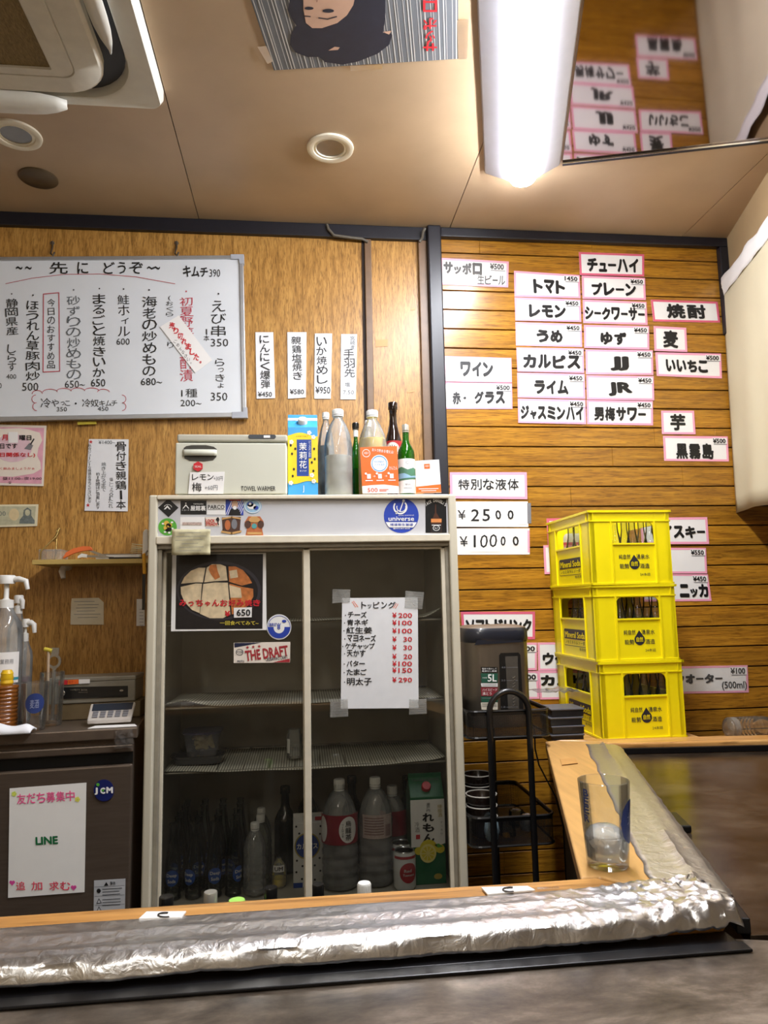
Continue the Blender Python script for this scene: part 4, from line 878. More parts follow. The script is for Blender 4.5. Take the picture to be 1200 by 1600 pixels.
C.poly('handle_recess', [(287, 700), (291, 697), (300, 695.5), (322, 695.5), (334, 698), (339, 702), (338, 714), (333, 719), (318, 721), (296, 720), (288, 716)], 1); C.build('handle_recess', mat('recess_shade', '#3d3b34', .5), dr)
b = MB(); z0, z1 = at(310, 712.5, YTW).z, at(310, 703, YTW).z; xs = [at(p, 706, YTW).x for p in (286, 290, 312, 334, 338.5)]
b.sheet([[(x, YTW-y, z) for x, y in zip(xs, (.001, .006, .008, .006, .001))] for z in (z0, z1)]); b.build('handle', m_tw, dr, smooth=60, solid=.004)
C = Canvas(mpt); C.text('lettering', 'TOWEL WARMER', 376.5, 759.5, 430.5, 767, 2, 0, .008); C.build('lettering', m_ink, dr)
C = Canvas(plane_map((0, YTW+.003, 0), (0, -1, 0))); C.poly('switch', [(388+3*math.cos(a)-0 if False else 391+3.2*math.cos(a), 682.2+3.2*math.sin(a)) for a in [PI/2+PI*k/8 for k in range(9)]]+[(428+3.2*math.cos(a), 682.2+3.2*math.sin(a)) for a in [-PI/2+PI*k/8 for k in range(9)]], 1, 0); C.rect('switch', 412, 680.3, 422, 684, 3, 1); C.build('switch', [m_sw, m_whitep], tw)
mpn = plane_map((0, YTW-.004, 0), (0, -1, 0)); q = [(297, 738), (351, 737), (349, 771.5), (294, 771.8)]
o = paper('price_note', q, mpn, m_card, 'white handwritten lemon and plum note on the towel warmer door', 'note'); C = Canvas(mpn)
for i, ch in enumerate('レモン'): C.text('lettering', ch, 300+12*i, 741, 310+12*i, 750, 2, 0, .006)
C.text('lettering', '梅', 300, 754, 315, 768, 2, 0, .006); C.text('lettering', '+30円', 334, 744, 348, 751, 2, 1); C.text('lettering', '+60円', 320, 758, 340, 766, 2, 1); C.build('lettering', [m_ink, m_grey], o)
b = MB(); c = at(309.5, 729, YTW-.004); r = 8*YTW/FPX; b.lathe([(r, 0), (r, .002), (0, .002)], (0, 0, 0), 6, M=Matrix.Translation(c) @ Matrix.Rotation(PI/2, 4, 'X') @ Matrix.Rotation(PI/6, 4, 'Z')); o = tag(b.build('hexagonal_tag', m_red), 'red hexagonal tag hanging from the towel warmer handle', 'tag')
C = Canvas(plane_map((0, YTW-.0066, 0), (0, -1, 0))); C.text('lettering', 'SEAL', 304, 727.5, 315, 730.5, 1); C.build('lettering', m_whitep, o)

# ------------------------------------------------------------------ stickers on the header
YH = YF+.012; mph = plane_map((0, YH-.0003, 0), (0, -1, 0)); G3 = 'stickers on the cooler header'
def c220(x, y): return (220+x/4.615, 620+y/4.615)
m_stblk = mat('sticker_black', '#0f1012', .4); m_stgrn = mat('sticker_green', '#55a838', .45, var=.15, scale=80); m_stblue = mat('sticker_blue', '#2742a8', .4, var=.04); m_stlb = mat('sticker_light_blue', '#9cc4e0', .45, var=.08); m_stred = mat('sticker_red', '#c23a2c', .45); m_stor = mat('sticker_orange', '#b4663a', .45, var=.15, scale=60); m_stbrn = mat('sticker_brown', '#4f3328', .45, var=.1); m_sttan = mat('sticker_tan', '#c79a5e', .45)
def sticker(pts, base, label):
    a = [mph(*p, 1) for p in pts]; b = MB(); b.slab(a, (0, .0004, 0)); return tag(b.build('sticker', base), label, 'sticker', G3)
def ell(x, y, rx, ry=None, n=32): ry = ry or rx; return [(x+rx*math.cos(2*PI*k/n), y+ry*math.sin(2*PI*k/n)) for k in range(n)]
o = sticker([c220(198, 732), c220(272, 800), c220(200, 868), c220(124, 800)], m_stblk, 'black diamond sticker with a white tent peak'); C = Canvas(mph)
C.poly('print', [c220(165, 812), c220(192, 782), c220(216, 812), c220(205, 812), c220(192, 797), c220(178, 812)], 3, 0); C.hoop('print', *c220(195, 800), 6, .8, 3, 0, 12, 5, PI*1.1, PI*1.95); C.build('print', [m_whitep], o)
o = sticker(ell(*c220(193, 938), 14.5, 13.5), m_stgrn, 'round green sticker with yellow and black spots at the left of the header'); C = Canvas(mph)
for x, y, r in ((185, 912, 4), (200, 930, 4), (180, 945, 3.4), (212, 925, 3)): C.disc('print', *c220(x, y), r, r, 3, 0)
for x, y, r in ((205, 955, 4), (190, 962, 3), (200, 920, 2)): C.disc('print', *c220(x, y), r, r*.8, 4, 1)
for x, y in ((160, 915), (225, 905), (175, 975), (205, 980), (228, 950)): C.disc('print', *c220(x, y), 2, 1.4, 3, 2)
C.build('print', [mat('spot_yellow', '#e0b64a', .5), m_stblk, m_whitep], o)
o = sticker([c220(287, 750), c220(473, 750), c220(473, 848), c220(287, 848)], m_stblk, 'long black sticker with white three-character lettering'); C = Canvas(mph)
C.poly('print', [c220(300, 806), c220(325, 775), c220(350, 806), c220(342, 806), c220(325, 786), c220(308, 806)], 3, 0); C.text('print', '屋館裏', *c220(358, 784), *c220(468, 822), 3, 0, .03); C.text('print', 'YAMAURA', *c220(378, 768), *c220(452, 778), 3, 0, .01); C.text('print', 'トコーナ', *c220(298, 812), *c220(352, 822), 3, 0); C.disc('print', *c220(325, 768), 1, 1, 3, 0); C.build('print', [m_whitep], o)
o = sticker([c220(476, 738), c220(610, 738), c220(610, 850), c220(476, 850)], m_whitep, 'white square sticker with five thin black capitals'); C = Canvas(mph); C.text('print', 'PARCO', *c220(484, 780), *c220(604, 808), 3, 0, .012); C.line('print', [c220(484, 813), c220(604, 813)], .5, 3); C.build('print', [m_ink], o)
o = sticker([c220(612, 732), c220(740, 732), c220(740, 854), c220(612, 854)], m_stblue, 'blue and white striped sticker with a grey bearded figure'); C = Canvas(mph)
for k in range(9): C.poly('print', [c220(612+14*k, 733), c220(619+14*k, 733), c220(min(740, 619+14*k), 750), c220(612+14*k, 853)], 2, 0) if False else C.line('print', [c220(614+13*k, 850), c220(min(738, 660+13*k), 850-5.2*min(46, 738-614-13*k)/2.2)], .9, 2, 0)
C.poly('print', [c220(635, 853), c220(645, 815), c220(665, 800), c220(690, 800), c220(712, 818), c220(722, 853)], 3, 1); C.disc('print', *c220(678, 776), 5, 6.5, 3, 2); C.rect('print', *c220(640, 735), *c220(720, 750), 3, 3); C.disc('print', *c220(678, 800), 3, 3, 4, 0)
C.build('print', [m_whitep, m_stblk, m_skin, m_stred], o)
o = sticker(ell(*c220(806, 788), 14, 12), m_stlb, 'round pale blue sticker with a white bird in the header row'); C = Canvas(mph); C.hoop('print', *c220(806, 788), 12, 1, 3, 0, 28, 10.5); C.disc('print', *c220(790, 775), 5, 4, 3, 1); C.disc('print', *c220(800, 790), 7, 4.5, 3, 2); C.disc('print', *c220(830, 800), 4, 3, 3, 1); C.disc('print', *c220(788, 772), 2, 2, 4, 0); C.build('print', [m_whitep, m_stblue, m_whitep], o)
o = sticker([c220(284, 866), c220(466, 866), c220(466, 962), c220(284, 962)], m_card, 'white paper slip sticker above the crumpled memo'); C = Canvas(mph); C.rect('print', *c220(300, 905), *c220(440, 925), 3); C.build('print', [mat('slip_print', '#b9a49a', .6, var=.3, scale=300)], o)
o = sticker([c220(462, 868), c220(572, 866), c220(572, 934), c220(462, 936)], m_cream, 'cream sticker with red two-line lettering and a black dancer'); C = Canvas(mph); C.text('print', 'LOCK', *c220(468, 882), *c220(535, 906), 3, 0, .04); C.text('print', 'STEADY', *c220(468, 908), *c220(555, 930), 3, 0, .04); C.poly('print', [c220(550, 870), c220(560, 868), c220(568, 885), c220(560, 905), c220(565, 925), c220(555, 925), c220(552, 900), c220(540, 885)], 3, 1); C.build('print', [m_stred, m_ink], o)
o = sticker([c220(585, 870), c220(722, 866), c220(720, 890), c220(715, 960), c220(722, 980), c220(655, 992), c220(584, 980), c220(590, 950)], m_stbrn, 'brown crest sticker with dark figures and a banner'); C = Canvas(mph); C.disc('print', *c220(626, 925), 4.5, 8, 3, 0); C.disc('print', *c220(674, 918), 4.5, 8, 3, 1); C.line('print', [c220(584, 972), c220(655, 984), c220(722, 970)], 3, 4, 2); C.line('print', [c220(588, 880), c220(655, 868), c220(718, 878)], 2.4, 4, 2); C.build('print', [m_stor, m_grey, m_sttan], o)
o = sticker([c220(775, 862), c220(860, 862), c220(886, 900), c220(875, 955), c220(884, 1000), c220(755, 1000), c220(765, 955), c220(748, 905)], m_stor, 'orange crest sticker with a tan arch and teal centre'); C = Canvas(mph); C.poly('print', [c220(780, 880), c220(800, 862), c220(835, 862), c220(858, 880), c220(858, 905), c220(780, 905)], 3, 0); C.disc('print', *c220(818, 932), 4, 4, 3, 1); C.disc('print', *c220(772, 920), 5, 6, 3, 2); C.disc('print', *c220(865, 920), 5, 6, 3, 2); C.rect('print', *c220(768, 975), *c220(872, 992), 3, 0); C.build('print', [m_sttan, mat('sticker_teal', '#4f9a9a', .5), m_stbrn], o)
def c440(x, y): return (440+x/4, 620+y/4)
o = sticker(ell(*c440(748, 742), 27.3, 27.3), m_stblue, 'large round blue pest control sticker with white lettering'); C = Canvas(mph)
cx_, cy_ = c440(748, 742); C.poly('print', [(cx_+26.4*math.cos(a), cy_+26.4*math.sin(a)) for a in [math.asin(.4)+0*k for k in (0,)]]+[(cx_+26.4*math.cos(a), cy_+26.4*math.sin(a)) for a in (.66, .78, PI-.78, PI-.66, PI-.4)], 3, 0)
C.hoop('print', *c440(742, 690), 10, 2.2, 3, 0, 26, 10, -PI*.25, PI*1.2); C.hoop('print', *c440(748, 690), 7, 1.2, 3, 0, 20, 7, -PI*.1, PI*1.1); C.line('print', [c440(740, 712), c440(760, 655)], 1.5, 3, 0); C.disc('print', *c440(762, 650), 2, 2, 3, 0); C.line('print', [c440(722, 715), c440(716, 730)], 2, 3, 0)
C.text('print', 'universe', *c440(668, 748), *c440(828, 776), 3, 0, .012); C.text('print', 'pest control', *c440(732, 736), *c440(826, 746), 3, 0); C.text('print', '環境衛生管理', *c440(678, 790), *c440(822, 806), 5, 1, .01); C.text('print', '☎073-807-8225', *c440(695, 818), *c440(802, 828), 3, 0, .01); C.build('print', [m_whitep, m_stblue], o)
o = sticker([c440(898, 636), c440(1028, 636), c440(1032, 850), c440(900, 850)], m_stblk, 'tall black whiskey sticker with a bottle picture at the right end of the header'); C = Canvas(mph)
for i, ch in enumerate("JACK DANIEL'S"):
    u = (i-6)/6; 
    if ch != ' ': C.text('print', ch, *c440(963+62*u-5, 646+26*u*u-8), *c440(963+62*u+(5 if ch != "'" else -1), 646+26*u*u+12), 3, 0, .02, rot=u*.45)
C.poly('print', [c440(959, 672), c440(966, 672), c440(967, 725), c440(980, 745), c440(1000, 775), c440(1000, 850), c440(934, 850), c440(934, 775), c440(950, 745), c440(958, 725)], 3, 1); C.poly('print', [c440(934, 762), c440(1000, 762), c440(1000, 785), c440(934, 785)], 4, 2); C.poly('print', [c440(936, 795), c440(998, 795), c440(998, 848), c440(936, 848)], 4, 3); C.hoop('print', *c440(967, 820), 5, .8, 6, 0, 18, 4); C.text('print', 'No.7', *c440(956, 815), *c440(978, 826), 6, 0); C.line('print', [c440(940, 802), c440(994, 802)], 1, 6, 0)
C.build('print', [m_whitep, mat('bottle_picture', '#4a2a1c', .4), mat('bottle_picture_lit', '#d98a4e', .4), m_ink], o)
# crumpled memo taped over the rim
m_memo2 = mat('stained_memo', '#c2bb98', .7, var=.14, scale=30)
g = []
for j in range(9):
    row = []
    for i in range(11):
        u, v = i/10, j/8; px, py = quadpt([(269, 827), (329, 827), (328, 867), (268, 867)], u, v); row.append(at(px+random.uniform(-.6, .6), py+random.uniform(-.4, .4), YF-.005-.006*abs(math.sin(5*u+6*v))-.0035*random.random()))
    g.append(row)
b = MB(); b.sheet(g); o = tag(b.build('memo', m_memo2, smooth=180, solid=.0008), 'crumpled yellowed memo taped over the cooler header rim', 'memo')
C = Canvas(plane_map((0, YF-.0155, 0), (0, -1, 0)))
rr = random.Random(9)
for k in range(6):
    y = 833+k*5.6; C.line('pencil_lines', [(277+rr.uniform(-3, 8), y), (318+rr.uniform(-10, 6), y-1)], .6, 1)
C.build('pencil_lines', m_grey, o)
# ------------------------------------------------------------------ what stands inside the cooler
m_sodaglass = glass('soda_glass', (.91, .935, .93), refl=1.3, rough=.02, ior=1.5, haze=.05, hazecol='#3d4a4c')
m_logo = mat('soda_logo', '#2b53a0', .35, var=.15, scale=50)
ordn = ['first', 'second', 'third', 'fourth', 'fifth']
rows_ = [2.375, 2.44, 2.505, 2.57, 2.635]
proto = None
for j, Y in enumerate(rows_):
    for i, px in enumerate((270, 302, 334, 364)):
        h = at(300, 1279, 2.375).z-ZFL; x = at(px, 1390, 2.375).x
        lab = f"slim clear soda bottle, {ordn[i]} from the cooler's left side, {'front row' if j == 0 else ordn[j]+' row back'}"
        if proto is None:
            proto = bottle(lab, px, 1279, 1400, Y, ZFL, .0245, 'soda', g=m_sodaglass, cap=None, h=h, x=x, group='soda bottles on the cooler floor', ribs=(.02, .3, 5))
            mp = cyl_map((proto.location.x, proto.location.y, ZFL+h*.40), .0247); C = Canvas(mp); C.disc('label_print', 0, .025, .021, .023, 1, 1); C.text('label_print', 'Deep', -.014, .012, .014, .024, 3, 0, .01); C.text('label_print', 'Soda', -.011, .028, .011, .038, 3, 0, .01); C.build('label_print', [m_whitep, m_logo], proto)
        else: dup(proto, (x+(.004 if j % 2 else 0), Y, ZFL), [0, -.5, .25, .9, -.9][(i+j) % 5], lab)
m_tealab = mat('tea_red_label', '#8e2634', .4, var=.08); m_tea = glass('tea_liquid', '#6a4a32', refl=.4, rough=.1, haze=.25, hazecol='#2a1810'); m_tea2 = glass('pale_tea', '#96765c', refl=.4, rough=.1, haze=.15, hazecol='#4a3526')
bottle('clear water bottle with white cap in front of the soda bottles in the cooler', 398, 1285, 1409, 2.372, ZFL, .035, 'pet', g=m_petc, ribs=(.05, .55, 5), caph=.017)
bottle('clear water bottle right behind the foremost water bottle in the cooler', 407, 1272, 1400, 2.455, ZFL, .035, 'pet', g=m_petd, ribs=(.05, .55, 5))
bottle('clear water bottle furthest back in the row of water bottles', 408, 1262, 1400, 2.54, ZFL, .035, 'pet', g=m_petd, ribs=(.05, .55, 5))
t = bottle('tall dark wine-like bottle between the water bottles and the dotted carton', 446, 1228, 1400, 2.545, ZFL, .036, 'wine', g=m_dark, cap=m_dark, capknurl=False)
t = bottle('small oval bottle with yellow foot beside the dotted carton in the cooler', 436, 1338, 1396, 2.42, ZFL, .024, 'smooth', g=m_petc, cap=None, liquid=m_orange_j, fill=.3)
C = Canvas(wrap(t, .07, .02, -.018, .018, m_whitep)); C.text('label_print', 'UM', -.012, .004, .012, .016, 3, 0, .02); C.build('label_print', [m_ink], t)
for px, Y, lab in ((552, 2.6, 'dark bottle in the back row behind the tea bottle'), (640, 2.6, 'dark bottle in the back row behind the small cans'), (482, 2.62, 'dark bottle in the back row behind the dotted carton')):
    bottle(lab, px, 1212, 1400, Y, ZFL, .036, 'wine', g=m_dark, cap=m_dark, capknurl=False, group='dark bottles at the back of the cooler')
t = bottle('large tea bottle with a dark red label and white oval behind the right glass', 532, 1217, 1400, 2.39, ZFL, .0565, 'pet', g=m_petc, liquid=m_tea, fill=.44, ribs=(.05, .4, 4), caph=.028, capr=.0165)
H_ = t['_h']; mp = wrap(t, H_*.70, H_*.27, -.085, .085, m_tealab)
C = Canvas(mp); C.disc('label_print', .025, H_*.135, .03, H_*.12, 2, 0, 30); C.disc('label_print', -.062, H_*.135, .018, H_*.12, 2, 0)
for i, ch in enumerate('烏龍茶'): C.text('label_print', ch, .014, H_*(.05+.062*i), .034, H_*(.105+.062*i), 4, 1, .01)
C.vtext('label_print', 'ウーロン茶', .006, H_*.07, H_*.2, .006, 4, 1); C.build('label_print', [m_whitep, m_ink], t)
t = bottle('large plastic bottle showing the pale printed back of its label, beside the red tea bottle', 589, 1214, 1400, 2.4, ZFL, .054, 'pet', g=m_petc, liquid=m_tea2, fill=.42, ribs=(.05, .4, 4), caph=.028, capr=.0165)
H_ = t['_h']; mp = wrap(t, H_*.68, H_*.22, -.05, .055, mat('label_back', '#b9a8a2', .5, var=.12, scale=150)); C = Canvas(mp)
for k in range(7): C.rect('label_print', -.042, .008+.008*k, .02, .0105+.008*k, 3)
for k in range(9): C.rect('label_print', .026+.0022*k, .03, .0272+.0022*k, H_*.2, 3)
C.build('label_print', [mat('label_back_print', '#7d5f62', .5)], t)
t = bottle('plastic bottle with red label standing behind the two small cans', 616, 1227, 1400, 2.53, ZFL, .046, 'pet', g=m_petc, liquid=m_tea, fill=.5, caph=.026, capr=.0165); H_ = t['_h']; wrap(t, H_*.72, H_*.3, -.06, .06, m_tealab)
# small cans
m_can = mat('can_aluminium', '#c3c6c8', .25, .8); m_canw = mat('can_white_print', '#d9dcdc', .35, var=.03); m_canr = mat('can_red_print', '#b02a33', .35)
def can(label, px, Y, z0, h, r):
    x = at(px, 1390, Y).x; t = thing('drink_can', label, 'can', (x, Y, z0), group='small cans in the cooler')
    b = MB(); b.lathe([(r*.82, 0), (r*.98, .006), (r, .01), (r, h*.88), (r*.86, h*.97)], (x, Y, z0), 28); b.build('can_body', m_canw, t, smooth=40)
    b = MB(); b.lathe([(r*.86, h*.97), (r*.9, h*.985), (r*.88, h), (r*.82, h*.985), (r*.78, h*.96), (0, h*.96)], (x, Y, z0), 28); b.box(x-.004, x+.004, Y-.012, Y+.008, z0+h*.962, z0+h*.968); b.build('can_lid', m_can, t, smooth=40)
    t['_r'] = r; t['_h'] = h; mp = cyl_map((x, Y, z0+h), r); C = Canvas(mp)
    for k in range(20): C.rect('print', -.04+.004*k, h*.1, -.036+.004*k, h*.17, 1, 0)
    C.disc('print', .008, h*.52, r*.8, r*.85, 2, 0, 28); C.text('print', 'Red', -.006, h*.42, .016, h*.5, 4, 1, .01); C.text('print', 'Tomato', -.01, h*.54, .024, h*.6, 4, 1, .01); C.build('print', [m_canr, m_canw], t)
hc = at(632, 1327, 2.345).z-ZFL
can('front white and red tomato juice can in the cooler', 633, 2.345, ZFL, hc, .0345)
can('second small can peeping out behind the front tomato juice can', 629, 2.418, ZFL, hc, .0345)
# cartons
m_cdot = mat('dotted_carton_white', '#d7d7d4', .4, var=.02); m_cgrn = mat('carton_green', '#11643f', .35, var=.06)
Yc = 2.4; xc = at(482.5, 1390, Yc).x; w, h = 45*Yc/FPX, at(482, 1275, Yc).z-ZFL
t, mp = carton('milky_drink_carton', 'white dotted carton with a blue round emblem behind the centre bar', 'carton', xc, Yc, ZFL, w, h, w*.9, m_cdot, gable=.1); C = Canvas(mp)
C.disc('carton_print', w*.46, h*.42, w*.42, w*.42, 2, 2, 30); C.disc('carton_print', w*.46, h*.42, w*.38, w*.38, 3, 0, 30)
C.text('carton_print', 'カルピス', w*.12, h*.38, w*.8, h*.46, 5, 1, .02); C.text('carton_print', '★', w*.45, h*.3, w*.53, h*.33, 5, 1)
for k, (u, v) in enumerate(((.1, .14), (.9, .15), (.2, .24), (.88, .26), (.12, .62), (.5, .62), (.86, .6), (.3, .7), (.7, .7), (.1, .78), (.5, .8), (.88, .78), (.28, .88), (.7, .9))): C.disc('carton_print', w*u, h*v, w*.035, w*.035, 2, 3, 12)
C.rect('carton_print', w*.72, h*.02, w*.94, h*.07, 2, 4); C.rect('carton_print', 0, h*.93, w*.3, h, 2, 0); C.build('carton_print', [m_navy, m_whitep, mat('emblem_ring', '#a99a4e', .4), m_ink, m_canr], t)
Yc = 2.36; xc = at(671, 1385, Yc).x; w, h = 52*Yc/FPX, at(670, 1212, Yc).z-ZFL
t, mp = carton('lemon_sake_carton', 'tall green lemon sake carton with red cap behind the right glass', 'carton', xc, Yc, ZFL, w, h, w*.9, m_cgrn, gable=.2, capm=mat('red_cap', '#c21f2a', .35)); C = Canvas(mp); hs = h*.2
C.poly('carton_print', [(0, h*.22), (w, h*.22), (w, h*.63), (w*.75, h*.66), (0, h*.655)], 1, 0); C.text('carton_print', 'TAKARALEMON', w*.1, h*.015, w*.9, h*.035, 1, 1)
for i, ch in enumerate('れもん'): C.text('carton_print', ch, w*.34, h*(.345+.095*i), w*.68, h*(.425+.095*i), 3, 2, .035)
C.vtext('carton_print', '瀬戸内', w*.52, h*.25, h*.335, w*.1, 3, 2); C.vtext('carton_print', '冷酒', w*.18, h*.42, h*.52, w*.14, 3, 3); C.vtext('carton_print', '檸檬酒', w*.86, h*.27, h*.39, w*.13, 3, 4); C.rect('carton_print', w*.14, h*.54, w*.26, h*.58, 3, 5); C.vtext('carton_print', 'すっきり', w*.9, h*.42, h*.56, w*.06, 3, 3)
C.disc('carton_print', w*.22, h*.69, w*.13, w*.11, 3, 6); C.disc('carton_print', w*.84, h*.68, w*.13, w*.12, 3, 6); C.disc('carton_print', w*.5, h*.67, w*.26, w*.24, 4, 6, 30); C.disc('carton_print', w*.48, h*.715, w*.24, w*.26, 5, 7, 30)
for k in range(9): a = 2*PI*k/9; C.poly('carton_print', [(w*.48+w*.04*math.cos(a), h*.715+w*.04*math.sin(a)), (w*.48+w*.19*math.cos(a-.25), h*.715+w*.2*math.sin(a-.25)), (w*.48+w*.19*math.cos(a+.25), h*.715+w*.2*math.sin(a+.25))], 7, 6)
C.poly('carton_print', [(w*.66, h*.64), (w*.8, h*.63), (w*.92, h*.66), (w*.78, h*.67)], 4, 8); C.disc('carton_print', w*.76, h*.93, w*.12, w*.08, 3, 4)
C.build('carton_print', [m_whitep, m_grey, m_ink, mat('faint_print', '#8b8a86', .5), mat('gold_print', '#b3a04a', .4, var=.1), m_red, mat('lemon_print', '#e0cf3a', .4, var=.06), mat('lemon_pale', '#efe48a', .4), m_stgrn], t)
# lowest ribbed shelf: tray with food tub, small jar
m_tub = glass('frosted_tub', (.95, .955, .97), refl=.8, rough=.15, haze=.16, hazecol='#b9bccb'); m_food = mat('pale_pickles', '#d9c98f', .5, var=.15, scale=40); m_tray = mat('clear_black_tray', '#3c3c40', .2, coat=.4)
Yt = 2.45; zt3 = ZS3+.005
p = at(310, 1193, Yt); t = tag(MB().lathe([(.072, 0), (.08, .022), (.086, .024), (.08, .018), (.066, .006), (0, .005)], (p.x, Yt, zt3), 36, sx=1.0, sy=.62, power=4).build('food_tray', m_tray, smooth=40), 'flat dark plastic food tray on the ribbed shelf of the cooler', 'tray')
zz = zt3+.024; x = at(317, 1180, Yt).x; t = thing('food_tub', 'translucent square tub of pale pickles on the tray in the cooler', 'tub', (x, Yt, zz)); hh = at(317, 1140, Yt).z-zz
b = MB(); b.lathe([(.046, 0), (.057, hh-.004)], (x, Yt, zz), 32, power=5); b.build('tub_body', m_tub, t, smooth=40)
b = MB(); b.lathe([(.061, hh-.006), (.061, hh), (0, hh+.001)], (x, Yt, zz), 32, power=5); b.build('tub_lid', glass('lilac_lid', (.91, .9, .945), refl=.8, rough=.1, haze=.2, hazecol='#8f8ab0'), t, smooth=40)
b = MB(); rr = random.Random(4)
for k in range(16):
    a = rr.uniform(0, 2*PI); q = rr.uniform(0, .03); b.tube([(x+q*math.cos(a)-.012, Yt+q*math.sin(a)*.8, zz+.01+.045*rr.random()), (x+q*math.cos(a), Yt+q*math.sin(a)*.8-.006, zz+.02+.045*rr.random()), (x+q*math.cos(a)+.012, Yt+q*math.sin(a)*.8, zz+.012+.04*rr.random())], [.006, .009, .005], 8)
o = b.build('pickles', m_food, t, smooth=60); o['kind'] = 'stuff'
x = at(460, 1192, 2.45).x; t = thing('small_jar', 'small clear jar with a white side label on the ribbed cooler shelf', 'jar', (x, 2.45, zt3)); b = MB(); b.lathe([(.022, 0), (.025, .004), (.025, .07), (.021, .08), (.021, .09)], (x, 2.45, zt3), 24); b.build('jar_body', m_petc, t, smooth=40)
t['_r'] = .025; wrap(t, .062, .045, -.027, -.014, m_whitep, 'jar_label')

# ------------------------------------------------------------------ sheets and stickers on the cooler glass
yl = YD1+.0072; mpl = plane_map((0, yl, 0), (0, -1, 0)); yr_ = YD2+.0072; mpr = plane_map((0, yr_, 0), (0, -1, 0))
def c240(x, y): return (240+x/5, 840+y/5)
q = [c240(146, 128), c240(877, 120), c240(883, 722), c240(136, 732)]
o = paper('food_poster', q, mpl, m_whitep, 'okonomiyaki photo poster priced 650 on the left cooler door', 'poster'); C = Canvas(mpl); C2 = C
C.poly('photograph', [c240(178, 132), c240(855, 128), c240(850, 712), c240(170, 716)], 1, 0)
C.disc('photograph', *c240(510, 415), 66, 46, 2, 1, 40); C.disc('photograph', *c240(505, 418), 62, 42, 3, 2, 40)
m_okono = mat('pancake_print', '#d8c4a0', .5, var=.2, scale=45); m_okono2 = mat('pancake_sauce_print', '#c2743a', .5, var=.3, scale=60)
def blob(pts, mi, l): C.poly('photograph', [c240(*p) for p in pts], l, mi)
blob([(215, 360), (240, 310), (290, 260), (350, 235), (405, 235), (385, 350), (330, 350)], 3, 5); blob([(415, 235), (455, 208), (520, 208), (565, 225), (578, 335), (480, 340), (395, 350)], 3, 5); blob([(585, 225), (640, 225), (700, 255), (745, 310), (770, 355), (690, 375), (590, 345)], 4, 5)
blob([(212, 385), (330, 358), (378, 360), (360, 590), (300, 565), (240, 500), (215, 440)], 3, 5); blob([(388, 362), (480, 350), (580, 352), (600, 600), (540, 630), (440, 630), (362, 595)], 3, 5); blob([(592, 360), (690, 385), (778, 400), (780, 460), (740, 530), (660, 590), (612, 600)], 4, 5)
blob([(440, 215), (490, 210), (500, 260), (520, 310), (480, 330), (450, 290), (430, 250)], 4, 6); blob([(590, 370), (680, 395), (690, 470), (600, 470)], 3, 6); blob([(590, 260), (650, 250), (660, 310), (600, 320)], 3, 6)
for i, ch in enumerate('みっちゃんお好み焼き'): C.text('lettering', ch, *c240(200+64*i+(8 if ch in 'っゃ' else 0), 484+(14 if ch in 'っゃ' else 0)), *c240(258+64*i-(8 if ch in 'っゃ' else 0), 536), 8, 0, .03)
C.text('lettering', '¥', *c240(556, 572), *c240(598, 616), 8, 0, .05); C.text('lettering', '一回食べてみて~', *c240(518, 650), *c240(820, 684), 8, 1, .025)
C.poly('price_slip', [c240(626, 548), c240(768, 544), c240(766, 622), c240(628, 626)], 9); C.text('price_figures', '650', *c240(648, 560), *c240(756, 612), 11, 0, .02)
C.build('photograph', [mat('photo_black', '#1d1a1c', .35, var=.2, scale=60), mat('photo_pan_rim', '#36333a', .35), mat('photo_pan', '#19171a', .35), m_okono, m_okono2], o); C.build('lettering', [m_red, m_yel], o); C.build('price_slip', m_card, o); C.build('price_figures', m_ink, o)
a = ell(*c240(980, 698), 19.2, 19.8); b = MB(); b.slab([mpl(*p, 2) for p in a], (0, .0005, 0)); o = tag(b.build('sticker', m_whitep), 'round blue and white sticker under the food poster on the left door', 'sticker')
C = Canvas(mpl); cx_, cy_ = c240(980, 698); C.hoop('print', cx_, cy_, 17.5, .8, 4, 0); C.poly('print', [(cx_+17*math.cos(a), cy_+17*math.sin(a)) for a in [PI*k/20 for k in range(21)]], 4, 0); C.disc('print', cx_, cy_+1, 8.5, 9, 5, 1); C.text('print', 'BREW', cx_-15, cy_-6, cx_+3, cy_-1, 5, 0, .02); C.disc('print', cx_+8, cy_-9, 3.5, 2.2, 5, 0); C.text('print', '8', cx_-3, cy_-3, cx_+2, cy_+4, 6, 0, .02); C.build('print', [m_stblue, m_whitep], o)
q = [c240(626, 822), c240(1068, 814), c240(1066, 976), c240(626, 980)]; o = tag((lambda b: b.slab([mpl(*p, 1) for p in q], (0, .0005, 0)))(MB()).build('sticker', m_cream), 'rectangular white craft beer sticker with red capitals and three stars', 'sticker')
C = Canvas(mpl); C.poly('print', [c240(630, 824), c240(840, 820), c240(632, 860)], 2, 1); C.poly('print', [c240(930, 975), c240(1064, 945), c240(1064, 974)], 2, 0)
C.text('print', 'THE DRAFT', *c240(715, 862), *c240(1052, 945), 3, 0, .03, rot=-.13); C.text('print', "OKINAWA'S CRAFT", *c240(874, 926), *c240(1048, 958), 3, 1, .01, rot=-.12)
for k in range(3): C.text('print', '★', *c240(718+46*k, 842-4*k), *c240(748+46*k, 870-4*k), 3, 0)
C.hoop('print', *c240(672, 895), 5.5, .8, 3, 1, ry=4.5); C.text('print', 'POSK', *c240(645, 885), *c240(700, 905), 3, 1); C.text('print', 'MOTO', *c240(654, 958), *c240(708, 974), 3, 1, .02)
C.build('print', [mat('draft_red', '#a83038', .4), mat('draft_navy', '#1d2440', .4)], o)
def c460(x, y): return (460+x/4.286, 840+y/4.286)
q = [c460(320, 405), c460(826, 400), c460(832, 1142), c460(310, 1146)]
